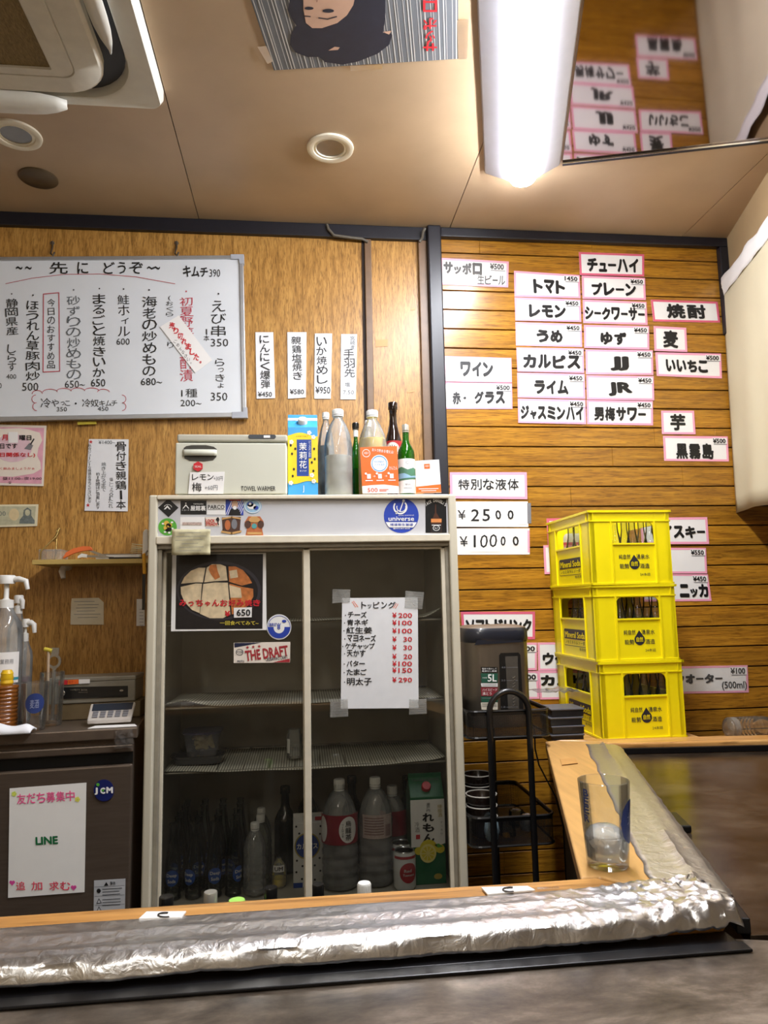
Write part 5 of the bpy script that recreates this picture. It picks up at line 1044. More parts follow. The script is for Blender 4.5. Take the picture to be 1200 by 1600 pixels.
o = paper('topping_list', q, mpr, m_strip, 'white handwritten toppings price list taped to the right cooler door', 'price list'); C = Canvas(mpr)
x = 448
for ch, x0, x1 in (('ト', 448, 482), ('ッ', 490, 516), ('ピ', 528, 570), ('ン', 582, 620), ('グ', 628, 678)): C.text('lettering', ch, *c460(x0, 430 if ch != 'ッ' else 445), *c460(x1, 474), 2, 0, .012)
L = [('チーズ', 356, 486, 496, 536, '200'), ('青ネギ', 350, 496, 548, 588, '100'), ('紅生姜', 346, 522, 598, 642, '100'), ('マヨネーズ', 352, 548, 652, 696, '30'), ('ケチャップ', 338, 540, 706, 744, '30'), ('天かす', 350, 478, 752, 796, '20'), ('バター', 348, 474, 824, 862, '100'), ('たまご', 348, 486, 880, 920, '150'), ('明太子', 350, 520, 940, 988, '290')]
for i, (s_, x0, x1, y0, y1, pr) in enumerate(L):
    C.disc('lettering', *c460(x0-14, (y0+y1)/2+4), .9, .9, 2, 0, 8); n = len(s_)
    for k, ch in enumerate(s_):
        w = (x1-x0)/n; sm = ch in 'ッャ'; yy0, yy1 = (y0+12 if sm else y0), y1
        if ch == 'ー': yy0, yy1 = (y0+y1)/2-3, (y0+y1)/2+4
        C.text('lettering', ch, *c460(x0+w*k+2, yy0), *c460(x0+w*(k+1)-2, yy1), 2, 0, .02)
    yp = [522, 572, 626, 682, 738, 798, 846, 890, 954][i]; C.text('prices', '¥', *c460(656, yp-20), *c460(684, yp+16), 2, 0, .02); C.text('prices', pr, *c460(790-34*len(pr)+8, yp-17), *c460(788, yp+15), 2, 0, .015)
for x0, y0, x1, y1 in ((386, 430, 412, 466), (396, 425, 426, 464), (664, 470, 682, 440), (676, 474, 694, 444)): C.line('prices', [c460(x0, y0), c460(x1, y1)], .8, 2, 1)
C.build('lettering', [m_ink], o); C.build('prices', [m_red, m_lorange], o)
m_clrtape = glass('ribbed_clear_tape', (.95, .95, .945), refl=.8, rough=.2, haze=.3, hazecol='#c9c9c4')
for q in ([c460(256, 345), c460(374, 348), c460(372, 432), c460(254, 440)], [c460(744, 356), c460(868, 366), c460(856, 480), c460(738, 470)], [c460(240, 1082), c460(358, 1080), c460(360, 1198), c460(240, 1204)], [c460(770, 1082), c460(884, 1080), c460(886, 1180), c460(768, 1186)]):
    C = Canvas(mpr); C.poly('clear_tape', q, 4); 
    for k in range(7): a, b_ = quadpt(q, 0, (k+.5)/7), quadpt(q, 1, (k+.5)/7); C.line('clear_tape', [a, b_], .7, 5)
    C.build('clear_tape', m_clrtape, o)
# ------------------------------------------------------------------ little wall shelf left of the cooler
m_shelfw = mat('pale_shelf_wood', '#c0a55e', .5, var=.07, stretch=(2, 20, 20)); m_steel = mat('bright_steel', '#b9b9b6', .25, .9)
YSH = 2.62; zsh = at(120, 874, YSH).z; xs0, xs1 = at(50, 878, YSH).x, X0-.004
sh = thing('wall_shelf', 'narrow pale wooden wall shelf of small tools left of the cooler', 'shelf', ((xs0+xs1)/2, YW, zsh-.018))
b = MB(); b.box(xs0, xs1, YSH, YW-.001, zsh-.016, zsh); b.build('shelf_board', m_shelfw, sh, bevel=.001)
b = MB(); c = at(97, 892, 2.72); b.tube([(c.x, YW-.002, zsh-.017), (c.x, 2.74, zsh-.02), (c.x-.003, 2.73, zsh-.035), (c.x+.004, 2.725, zsh-.06)], [.012, .013, .012, .008], 8); b.build('shelf_bracket', m_whitep, sh, smooth=60)
z = zsh+.001
t = thing('skewer_stand', 'wire skewers leaning from a clear box at the left end of the wall shelf', 'skewer holder', (at(80, 870, 2.68).x, 2.68, z))
xa, xb = at(66, 870, 2.68).x, at(101, 870, 2.68).x; b = MB(); b.box(xa, xb, 2.64, 2.72, z, z+.037); b.build('clear_box', m_petc, t, bevel=.003)
b = MB(); p0 = at(63, 876, 2.63); p1 = at(64, 861, 2.63); p2 = at(88, 838, 2.66); b.tube([(p0.x, 2.63, z), p1, p2, p2+Vector((.006, .01, .03))], .0028, 7); p3 = at(87, 870, 2.68); p4 = at(89, 828, 2.7); b.tube([(p3.x, 2.68, z+.002), p4], .003, 7); b.tube([p4, p4+Vector((.012, 0, .002))], .004, 6); b.tube([at(83, 846, 2.68), at(92, 830, 2.68)], .005, 6); b.build('skewer', mat('gold_wire', '#a98f55', .3, .8), t, smooth=60)
m_op = mat('orange_plastic', '#e0703a', .4, var=.04)
def blade(pts, wd, th=.004): 
    b = MB(); n = len(pts); L = []
    for k, (p, w) in enumerate(zip(pts, wd)): L.append((Vector(p), w))
    rows = [[p+Vector((0, -th, w/2)), p+Vector((0, th, w/2)), p+Vector((0, th, -w/2)), p+Vector((0, -th, -w/2)), p+Vector((0, -th, w/2))] for p, w in L]
    b.sheet(rows); b.add(rows[0][:4], [(0, 1, 2, 3)]); b.add(rows[-1][:4], [(3, 2, 1, 0)]); return b
pts = [at(px, py, 2.66) for px, py in ((100, 871.5), (104, 867), (116, 861), (130, 857.5), (141, 857), (144, 859))]
t = thing('peeler', 'orange-handled tool lying on the wall shelf', 'kitchen tool', (pts[2].x, 2.66, z)); blade(pts, [.004, .016, .018, .017, .014, .006], .008).build('handle', m_op, t, bevel=.003, smooth=50)
blade([at(px, py, 2.665) for px, py in ((140, 860), (155, 866), (170, 871))], [.008, .01, .006]).build('blade', m_steel, t)
pts = [at(px, py, 2.64) for px, py in ((122, 871), (128, 868), (136, 869), (150, 869.5), (178, 871))]
t = thing('white_handled_tool', 'white-handled scissors lying right of the orange tool on the shelf', 'kitchen tool', (pts[2].x, 2.64, z)); blade(pts[:3], [.008, .014, .012], .005).build('handle', m_whitep, t, bevel=.002); blade(pts[2:], [.008, .008, .004], .002).build('blade', m_steel, t)
rr = random.Random(12)
for k, (x0, x1, py, m, lab) in enumerate(((152, 219, 867, m_whitep, 'white folded paper at the bottom of the pile on the wall shelf'), (160, 222, 864.5, m_steel, 'flat steel spatula on the wall shelf beside the cooler'), (172, 221, 870, mat('dark_handle', '#2b2b30', .4), 'dark-handled knife on the wall shelf beside the cooler'))):
    Yk = [2.70, 2.735, 2.65][k]; a, c = at(x0, py, Yk), at(x1, py, Yk); zz = z+[.0, .0, .0][k]; b = MB()
    b.slab([(a.x, Yk-.02, zz), (c.x, Yk-.012, zz), (c.x, Yk+.014, zz), (a.x, Yk+.01, zz)], (0, 0, [.016, .024, .006][k])); tag(b.build(['paper_stack', 'spatula', 'kitchen_knife'][k], m, bevel=.002), lab, ['paper', 'spatula', 'knife'][k])
p = at(214, 856, 2.735); b = MB()
for k in range(6): a = rr.uniform(-.6, .6); b.slab([p+Vector((-.02, -.015+.004*k, -.016+.006*k)), p+Vector((.02, -.015+.004*k, -.018+.006*k+.01*a)), p+Vector((.02, .0+.004*k, -.018+.006*k+.01*a)), p+Vector((-.02, .0+.004*k, -.016+.006*k))], (0, 0, .002))
tag(b.build('receipt_bundle', m_memo2), 'bundle of curled receipts on the shelf end against the cooler', 'receipts')
# things hanging between shelf and cooler
Yc_ = 2.42; xr = X0-.003
def side(px, py): p = at(px, py, Yc_); return p
q = [side(223, 832), side(225, 828), side(228.5, 826.5), side(231, 828), side(231.5, 868), side(222, 868)]
b = MB(); b.slab(q, (0, .012, 0)); tag(b.build('cutting_board', m_whitep, bevel=.003), 'white cutting board edge hanging on the left side of the cooler', 'cutting board')
t = thing('scraper', 'yellow-handled scraper with a black blade hanging left of the cooler', 'scraper', (side(226, 897).x, Yc_, side(226, 953).z))
b = MB(); b.tube([side(226, 867)+Vector((0, -.006, 0)), side(226, 864)+Vector((.01, -.006, .006)), Vector((X0+.001, Yc_-.006, side(226, 862).z))], .003, 6); b.build('hook', m_steel, t)
b = MB(); b.slab([side(223, 866), side(228, 864), side(229, 897), side(224, 897)], (0, -.012, 0)); b.build('handle', mat('yellow_handle', '#dba21f', .4), t, bevel=.003)
b = MB(); b.slab([side(223, 897.5), side(227.5, 897.5), side(226.5, 953), side(222.5, 953)], (0, -.006, 0)); b.build('blade', m_blackcap, t)

# ------------------------------------------------------------------ dark steel undercounter refrigerator
m_dsteel = mat('dark_brushed_steel', '#6a5d52', .32, .55, var=.08, scale=12, stretch=(1, 1, 12)); m_dtop = mat('worn_steel_top', '#75685c', .28, .6, var=.12)
A_ = math.radians(6.0); Pr = at(213, 1250, 2.235); Pr.z = 0
ux = Vector((-math.cos(A_), -math.sin(A_), 0)); un = Vector((math.sin(A_), -math.cos(A_), 0))   # leftwards along the front, outwards from it
ZU = at(205, 1136, 2.235).z
def U(l, o, z): return Vector((Pr.x, Pr.y, 0))+ux*l+un*o+Vector((0, 0, z))
def ubox(mb, l0, l1, o0, o1, z0, z1, mi=None): mb.slab([U(l0, o0, z0), U(l1, o0, z0), U(l1, o1, z0), U(l0, o1, z0)], (0, 0, z1-z0), mi)
uc = thing('undercounter_refrigerator', 'dark steel undercounter refrigerator left of the cooler with papers stuck on its door', 'refrigerator', U(.6, 0, 0))
mpu = plane_map(U(0, .0045, .5), un); 
def uz(py, px=100): d = ray(px, py); o = U(0, 0, 0); k = (o-EYE).dot(un)/d.dot(un); return (EYE+d*k).z
D_ = .34
b = MB(); ubox(b, .012, 1.2, -D_, -.012, .08, ZU-.004); b.build('cabinet', m_dsteel, uc, bevel=.003)
b = MB(); ubox(b, 0, 1.2, -D_-.02, .012, ZU-.03, ZU); b.build('worktop', m_dtop, uc, bevel=.003)
z1, z2, z3 = uz(1166), uz(1182), uz(1199)
b = MB(); ubox(b, .012, 1.2, -.012, .006, z2+.002, z1-.004); b.build('front_rail', m_dsteel, uc, bevel=.004)
b = MB(); ubox(b, .012, 1.2, -.012, -.004, z3, z2+.002); b.build('hand_recess', m_blackcap, uc)
b = MB(); ubox(b, .012, .62, -.012, .002, .12, z3-.002); b.build('refrigerator_door', m_dsteel, uc, bevel=.006, seg=3)
b = MB(); ubox(b, .63, 1.2, -.012, .002, .12, z3-.002); b.build('refrigerator_door', m_dsteel, uc, bevel=.006, seg=3)
b = MB(); ubox(b, .03, 1.17, -D_+.02, -.04, 0, .08); b.build('plinth', m_black, uc)
q = [(15, 1232), (135, 1223), (132, 1394), (12.5, 1403)]
o = paper('friend_poster', q, mpu, m_whitep, 'white sheet with pink lettering and a green LINE word on the dark refrigerator', 'poster'); C = Canvas(mpu)
def cz(x, y): return (x/4, 1140+y/4)
for i, ch in enumerate('友だち募集中'): x = 106+61*i; C.text('lettering', ch, *cz(x, 402-4*i), *cz(x+56, 466-4*i), 2, 0, .015, rot=-.05)
for ch, x0, x1 in (('追', 100, 158), ('加', 196, 264), ('求', 308, 368), ('む', 376, 440)): C.text('lettering', ch, *cz(x0, 950), *cz(x1, 1004), 2, 1, .012, rot=-.04)
for x, y, mi in ((88, 402, 0), (484, 436, 1)):
    for k in range(5): a = 2*PI*k/5; C.disc('flower', *cz(x+9*math.cos(a), y+9*math.sin(a)), 2, 2, 2, mi, 12)
    C.disc('flower', *cz(x, y), 1.4, 1.4, 3, 1-mi, 10)
for x, y in ((76, 958), (460, 988)):
    C.disc('heart', *cz(x-8, y-4), 2.4, 2.6, 2, 0, 14); C.disc('heart', *cz(x+8, y-4), 2.4, 2.6, 2, 0, 14); C.poly('heart', [cz(x-16, y), cz(x+16, y), cz(x, y+18)], 2, 0)
C.text('printed_word', 'LINE', *cz(222, 668), *cz(362, 718), 2, 0, .035, rot=-.05)
m_hot = mat('hot_pink_marker', '#ee5b97', .5); m_pg = mat('pastel_green', '#cfe06a', .5); m_py = mat('pastel_yellow', '#eeea6a', .5); m_lgreen = mat('print_green', '#0f6b3c', .5)
C.build('lettering', [m_hot, mat('coral_marker', '#e2455f', .5)], o); C.build('flower', [m_pg, m_py], o); C.build('heart', mat('heart_magenta', '#d94ba0', .5), o); C.build('printed_word', m_lgreen, o)
a = ell(*cz(649, 380), 16, 17); b = MB(); b.slab([mpu(*p, 2) for p in a], un*-.001); o = tag(b.build('badge', mat('badge_navy', '#1b2460', .3, coat=.4)), 'round navy badge with white letters on the dark refrigerator door', 'badge'); C = Canvas(mpu)
C.text('print', 'J', *cz(576, 362), *cz(626, 408), 5, 0, .06); C.text('print', 'C', *cz(626, 362), *cz(658, 402), 5, 0, .05); C.text('print', 'M', *cz(664, 358), *cz(706, 398), 5, 0, .05); C.disc('print', *cz(612, 344), 2.6, 2.6, 5, 1, 14); C.disc('print', *cz(642, 380), 2, 2, 6, 1, 14); C.build('print', [m_whitep, m_stgrn], o)
q = [cz(588, 944), cz(784, 932), cz(780, 1190), cz(584, 1200)]; o = paper('warning_label', q, mpu, mat('label_grey', '#b5b8bd', .4), 'grey warning label low on the right edge of the dark refrigerator door', 'label'); C = Canvas(mpu)
C.poly('print', [cz(650, 976), cz(664, 952), cz(678, 975)], 2, 0); C.text('print', '警告', *cz(688, 950), *cz(722, 970), 2, 0, .01); C.disc('print', *cz(617, 1008), 3.3, 3.5, 2, 0, 16)
for k in range(9): y = 998+18*k+(12 if k > 2 else 0)+(14 if k > 5 else 0); C.line('print', [cz(640, y), cz(770-rr.uniform(0, 30), y-7)], .9, 2, 0)
for y in (1088, 1138): C.poly('print', [cz(602, y), cz(618, y-34), cz(636, y-3)], 2, 0); C.poly('print', [cz(608, y-4), cz(618, y-26), cz(630, y-6)], 3, 1)
for y in (984, 1042, 1100): C.line('print', [cz(592, y), cz(778, y-10)], .4, 2, 0)
C.build('print', [m_ink, mat('label_grey', '#b5b8bd', .4)], o)

# ------------------------------------------------------------------ things on the dark refrigerator
ZS = ZU+.001
def UP(px, py, o):  # a point on the worktop surroundings: photo column at setback o behind the front
    d = ray(px, py); q = U(0, -o, 0); k = (q-EYE).dot(un)/d.dot(un); return EYE+d*k
m_safe = mat('safe_enamel', '#8f8a7d', .4, .2, var=.06); m_box = mat('brown_box_board', '#6b5a3c', .6, var=.1)
a, c = UP(89, 1110, .2), UP(219, 1110, .2); z1 = UP(150, 1098, .2).z
b = MB(); b.slab([Vector((a.x, a.y, ZS)), Vector((c.x, c.y, ZS)), Vector((c.x, c.y+.12, ZS)), Vector((a.x, a.y+.12, ZS))], (0, 0, z1-ZS)); tag(b.build('wooden_box', m_box, bevel=.002), 'low brown box under the grey cash safe on the dark refrigerator', 'box')
sf0, sf1 = UP(75, 1090, .195), UP(211, 1090, .195); zt_ = UP(150, 1064, .195).z; z0 = z1+.001
sf = thing('cash_safe', 'grey metal cash safe with a black front panel beside the cooler', 'safe', ((sf0.x+sf1.x)/2, sf0.y+.06, z0)); dv = Vector((sf1.x-sf0.x, sf1.y-sf0.y, 0)).normalized()
b = MB(); b.slab([Vector((sf0.x, sf0.y, z0)), Vector((sf1.x, sf1.y, z0)), Vector((sf1.x, sf1.y+.12, z0)), Vector((sf0.x, sf0.y+.12, z0))], (0, 0, zt_-z0)); b.build('body', m_safe, sf, bevel=.003)
b = MB(); b.slab([Vector((sf0.x-.002, sf0.y-.003, zt_-.001)), Vector((sf1.x+.002, sf1.y-.003, zt_-.001)), Vector((sf1.x+.002, sf1.y+.12, zt_-.001)), Vector((sf0.x-.002, sf0.y+.12, zt_-.001))], (0, 0, .014)); b.build('lid', m_safe, sf, bevel=.003)
mps = plane_map(Vector((sf0.x, sf0.y-.0035, 0)), un)
def cs(x, y): return (x/4.615, 860+y/4.615)
C = Canvas(mps); C.poly('front_panel', [cs(425, 988), cs(922, 976), cs(922, 1056), cs(425, 1072)], 1); C.build('front_panel', m_blackcap, sf)
C = Canvas(mps); C.text('lettering', 'SAFETY BOX', *cs(505, 1000), *cs(630, 1012), 3, 0); C.text('lettering', 'electronic', *cs(565, 1018), *cs(630, 1026), 3, 0); C.disc('lettering', *cs(876, 1010), 3, 1.6, 3, 0, 14); C.build('lettering', m_steel, sf)
b = MB(); p = mps(*cs(453, 1028), 6); b.lathe([(.009, 0), (.009, .008), (.006, .01), (0, .01)], (0, 0, 0), 20, M=Matrix.Translation(p) @ Matrix.Rotation(PI/2, 4, 'X')); b.build('lock', m_steel, sf, smooth=40)
C = Canvas(plane_map(Vector((sf0.x, sf0.y-.005, 0)), un)); C.poly('sticker_strip', [cs(424, 938), cs(486, 934), cs(486, 968), cs(424, 972)], 1, 0); C.poly('sticker_strip', [cs(488, 934), cs(566, 930), cs(566, 962), cs(488, 968)], 1, 1); C.poly('sticker_strip', [cs(568, 930), cs(648, 928), cs(648, 958), cs(568, 962)], 1, 2); C.text('sticker_strip', 'キケン', *cs(496, 940), *cs(550, 960), 2, 0); C.build('sticker_strip', [m_red, m_lorange, m_tag], sf)
# calculator
ca = thing('calculator', 'grey pocket calculator tilted on papers in front of the cash safe', 'calculator', (0, 0, 0)); k0, k1, k2, k3 = [UP(px, py, o) for px, py, o in ((142, 1097.5, .10), (212, 1097, .10), (205, 1121, .045), (136, 1122, .045))]
ca.location = (k3+k2)/2; ca.location.z = ZS+.006
za, zb_ = UP(175, 1098, .10).z, ZS+.018
P4 = [Vector((k0.x, k0.y, za)), Vector((k1.x, k1.y, za)), Vector((k2.x, k2.y, zb_)), Vector((k3.x, k3.y, zb_))]
b = MB(); b.slab(P4, (0, 0, -.012)); b.build('case', mat('calculator_case', '#b9b3ac', .45, var=.03), ca, bevel=.003)
def on4(u, v, l): p = P4[0].lerp(P4[1], u).lerp(P4[3].lerp(P4[2], u), v); return p+Vector((0, -.0002, .0008+.0006*l))
C = Canvas(on4); C.rect('display', .06, .06, .96, .48, 1); C.build('display', mat('dark_display', '#2c3440', .15, coat=.5), ca)
b = MB()
for i in range(5):
    for j in range(3): u, v = .1+.17*i, .56+.13*j; b.slab([on4(u, v, 0), on4(u+.12, v, 0), on4(u+.12, v+.08, 0), on4(u, v+.08, 0)], (0, 0, .004))
b.build('keypad', m_grey, ca, bevel=.001)
p = UP(175, 1128, .03); b = MB(); b.slab([Vector((p.x-.06, p.y-.03, ZS)), Vector((p.x+.075, p.y-.02, ZS)), Vector((p.x+.06, p.y+.02, ZS)), Vector((p.x-.05, p.y+.012, ZS))], (0, 0, .0015)); tag(b.build('paper_slip', m_card), 'white slip of paper under the front of the calculator', 'paper')
# tumbler with blue disc, and the tool jar behind it
m_tumb = glass('tumbler_glass', (.975, .982, .98), refl=.7, rough=.015, ior=1.5, haze=.02)
def tumbler(t, c, r0, r1, h, m, base=.01, seg=32):
    b = MB(); b.lathe([(r0*.94, 0), (r0, .003), (r1, h), (r1-.002, h+.0008), (r1-.0035, h), (r0-.002, base), (0, base*.8)], c, seg); return b.build('glass_body', m, t, smooth=50)
o_ = .045; p = UP(53, 1128, o_); h = UP(53, 1066, o_).z-ZS; r1 = 19*p.y/FPX
t = thing('beer_glass', 'empty beer tumbler with a blue disc beside the white towel', 'glass', (p.x, p.y, ZS)); tumbler(t, (p.x, p.y, ZS), r1*.8, r1, h, m_tumb)
t['_r'] = r1*.93; C = Canvas(cyl_map((p.x, p.y, ZS+h), r1*.93)); m_bdisc = mat('printed_disc_blue', '#27386f', .4, var=.06)
C.disc('printed_disc', .012, h*.42, .026, .028, 1, 0, 30); C.text('printed_disc', '麦酒', .0, h*.34, .022, h*.52, 3, 1, .0); C.build('printed_disc', [m_bdisc, mat('disc_print', '#8f97b5', .5)], t)
p = UP(80, 1105, .12); h = UP(80, 1050, .12).z-ZS; r1 = 17*p.y/FPX
t = thing('glass_jar', 'clear jar of bar tools standing behind the blue-disc tumbler', 'jar', (p.x, p.y, ZS)); tumbler(t, (p.x, p.y, ZS), r1*.9, r1, h, m_tumb)
t = thing('bottle_opener', 'steel bottle opener sticking up out of the clear jar', 'bottle opener', (p.x+.012, p.y, ZS+.015))
b = MB(); Po = lambda x, y: UP(*cs(x, y), .12)
for k in range(20):
    a0, a1 = 2*PI*k/20, 2*PI*(k+1)/20
    def pt(a, r, s_=1): q = Po(388, 800); return q+Vector((r*math.cos(a), 0, r*1.05*math.sin(a)))
    b.slab([pt(a0, .0135), pt(a0, .021), pt(a1, .021), pt(a1, .0135)], (0, .004, 0))
b.build('opener_ring', m_steel, t)
b = MB(); b.slab([Po(372, 702), Po(426, 702), Po(424, 745), Po(415, 765), Po(372, 765), Po(368, 745)], (0, .004, 0)); b.slab([Po(370, 845), Po(412, 845), Po(396, 866), Po(384, 866)], (0, .004, 0)); q = Po(390, 862); b.tube([q, (q.x, q.y, ZS+.014)], .0055, 8); b.build('opener_handle', m_steel, t)
t = thing('stirring_stick', 'wooden stick with a yellow tip leaning in the clear jar', 'stirrer', (p.x-.01, p.y, ZS+.012)); q0, q1 = Vector((p.x-.008, p.y-.006, ZS+.014)), UP(*cs(350, 715), .12)
b = MB(); b.tube([q0, q1], .004, 8); b.build('stick', mat('pale_stick', '#b79f86', .6), t, smooth=60); b = MB(); b.tube([q1+Vector((-.012, 0, .002)), q1+Vector((.01, 0, -.004))], .006, 8); b.build('tip', m_yel, t, smooth=60)
# pump bottles and sauce bottle at the left edge
def pumpbottle(label, px, o, pyt, pyb, r, h_top_px, liquid=None, lab=None, g=None, sp=1):
    p = UP(px, 1110, o); ht = UP(px, h_top_px, o).z-ZS; hb = UP(px, pyt, o).z-ZS
    t = thing('pump_bottle', label, 'pump bottle', (p.x, p.y, ZS), group='pump bottles at the left edge'); c = (p.x, p.y, ZS)
    prof = [(r*.85, 0), (r, .01), (r, hb*.78), (r*.9, hb*.86), (r*.5, hb*.95), (r*.38, hb)]
    b = MB(); b.lathe(prof, c, 28); b.build('bottle_body', g or m_petc, t, smooth=50)
    if liquid: b = MB(); b.lathe([(r*.8, .004), (r*.96, .012), (r*.96, hb*.55), (0, hb*.55)], c, 28); b.build('contents', liquid, t, smooth=50)
    t['_r'] = r; t['_h'] = hb
    b = MB(); b.lathe([(r*.42, hb-.004), (r*.42, hb+.02), (r*.2, hb+.022), (r*.14, hb+.026), (r*.14, ht-.026), (r*.45, ht-.026), (r*.48, ht-.004), (r*.4, ht), (0, ht)], c, 24)
    top = Vector((p.x, p.y, ZS+ht-.014)); b.tube([top, top+Vector((r*.7*sp, -.004, .002)), top+Vector((r*1.1*sp, -.006, -.004)), top+Vector((r*1.22*sp, -.006, -.03))], [.009, .009, .008, .006], 10); b.build('pump_head', m_capw, t, smooth=50)
    return t
t = pumpbottle('big clear pump bottle with a white and teal label at the left edge', 2, .145, 948, 1115, .052, 899, None, True)
mp = wrap(t, t['_h']*.62, .09, -.04, .065, m_tag); C = Canvas(mp); C.rect('label_print', -.04, .074, .065, .082, 2, 0); C.text('label_print', '業務用', .01, .02, .045, .035, 2, 1); C.build('label_print', [mat('teal_print', '#3a93a3', .5), m_grey], t)
pumpbottle('white pump bottle of dark red syrup, middle one of the three pump bottles', 22, .275, 957, 1115, .03, 930, m_syrup, sp=.4)
pumpbottle('slim pump bottle of red syrup nearest the blue-disc tumbler', 35, .235, 1000, 1115, .024, 967, mat('red_syrup', '#7a1420', .2, coat=.3), sp=1)
p = UP(6, 1118, .045); h = UP(6, 1069, .045).z-ZS; r = .036
t = thing('sauce_bottle', 'ribbed bottle of brown sauce with a yellow screw cap at the left edge', 'bottle', (p.x, p.y-.0, ZS)); prof = []
for k in range(12): z = h*k/12; prof += [(r, z+.0001), (r*1.02, z+h/36), (r*.95, z+h/18)]
b = MB(); b.lathe([(r*.8, 0)]+prof[1:]+[(r*.6, h*.99), (r*.4, h)], (p.x, p.y, ZS), 28); b.build('bottle_body', mat('brown_sauce', '#7a4514', .2, var=.15, coat=.4), t, smooth=50)
b = MB(); b.lathe([(.016, h), (.018, h+.004), (.016, h+.012), (.018, h+.016), (.016, h+.026), (.017, h+.03), (.012, h+.04), (0, h+.04)], (p.x+.004, p.y, ZS), 24); b.build('screw_cap', mat('yellow_cap', '#e3b81d', .4), t, smooth=40)
# folded towel on the front edge
m_towel = mat('white_towel', '#e9ebf0', .85, var=.02, bump=.4, bscale=500); g = []
pa, pb = UP(-14, 1130, .0), UP(57, 1136, -.0)
for j in range(9):
    row = []
    for i in range(25):
        u, v = i/24, j/8; x = pa.x+(pb.x-pa.x)*u; y = pa.y+(pb.y-pa.y)*u+.002-.05*v
        zz = ZS+.004+(.026-.010*u+.005*math.sin(7*u+1))*math.sin(PI*min(1, max(.03, v)))**.6*(1-max(0, u-.85)*4)
        row.append((x, y, zz))
    g.append(row)
b = MB(); b.sheet(g); tag(b.build('folded_towel', m_towel, smooth=180, solid=.006), 'folded white towel on the front corner of the dark refrigerator', 'towel')
# crinkled cling film at the right corner of the worktop
g = []; rr = random.Random(5)
for j in range(7): g.append([U(.01+.05*i/8+rr.uniform(-.004, .004), .016+.004*rr.random(), ZU-.002-.055*j/6+rr.uniform(-.004, .004)) for i in range(9)])
b = MB(); b.sheet(g); tag(b.build('plastic_wrap', glass('cling_film', (.97, .97, .97), refl=1.6, rough=.08, haze=.05)), 'crinkled clear plastic wrap on the right front corner of the dark refrigerator', 'plastic wrap')
# ------------------------------------------------------------------ counter: wooden rails round the grill tables
ZR = .75
m_rail = woodmat('worn_rail_wood', ('#a8763c', '#c28f50', '#d0a468'), rough=.35, axis='X', scale=.7, contrast=1.2, coat=.1)
m_rail2 = mat('worn_side_rail_wood', '#bd9257', .4, var=.13, scale=4, stretch=(14, 1.4, 14), bump=.03)
m_body = mat('counter_body_dark', '#2a221c', .6, var=.1)
I0, I1 = Vector((.443, 1.2, 0)), Vector((.757, 2.306, 0)); O0, O1 = Vector((.612, 1.045, 0)), Vector((.945, 2.20, 0))
ct = thing('grill_counter', 'wooden-railed counter running round the dark grill tables', 'counter', (0, 1.12, 0))
def V(x, y, z): return Vector((x, y, z))
b = MB(); b.slab([V(-1.7, 1.05, ZR-.03), V(.60, 1.05, ZR-.03), V(.47, 1.2, ZR-.03), V(-1.7, 1.2, ZR-.03)], (0, 0, .03)); b.build('front_rail', m_rail, ct, bevel=.004, seg=3)
b = MB(); b.slab([V(I0.x+.034, 1.2008, ZR-.03), V(O0.x-.01, 1.052, ZR-.03), V(O1.x, O1.y, ZR-.03), V(.842+.09, 2.236+.055, ZR-.03), V(.79, 2.325, ZR-.03), V(.765, 2.318, ZR-.03), V(I1.x, 2.29, ZR-.03), V(I0.x+.002, 1.2008, ZR-.03)], (0, 0, .0305)); b.build('side_rail', m_rail2, ct, bevel=.004, seg=3)
def bl(x, o=0): return 2.255-.10*(x-.842)+o
b = MB(); b.slab([V(.95, bl(.95, .002), ZR-.03), V(2.6, bl(2.6), ZR-.03), V(2.6, bl(2.6, .085), ZR-.03), V(.80, bl(.80, .085), ZR-.03), V(.935, bl(.935, .04), ZR-.03)], (0, 0, .03)); b.build('back_rail', m_rail, ct, bevel=.006, seg=3)
b = MB(); b.slab([V(.80, bl(.80, .088), .705), V(1.31, bl(1.31, .088), .705), V(1.31, 2.79, .705), V(.93, 2.79, .705)], (0, 0, .03)); b.build('back_ledge', m_rail, ct)
b = MB(); b.slab([V(1.312, bl(1.312, .088), .675), V(2.6, bl(2.6, .088), .675), V(2.6, 2.55, .675), V(1.312, 2.55, .675)], (0, 0, .025)); b.build('low_ledge', m_rail, ct)
b = MB(); b.slab([V(-1.7, 1.07, 0), V(.56, 1.07, 0), V(.47, 1.185, 0), V(-1.7, 1.185, 0)], (0, 0, ZR-.031)); b.slab([V(I0.x+.06, 1.186, 0), V(O0.x-.04, 1.072, 0), V(O1.x-.03, O1.y-.02, 0), V(.80, 2.28, 0)], (0, 0, ZR-.031)); b.build('counter_body', m_body, ct)
b = MB(); b.box(-1.7, .40, 1.19, 1.85, .23, .25); b.box(-1.7, .40, 1.80, 1.85, 0, .23); b.build('under_shelf', m_body, ct)
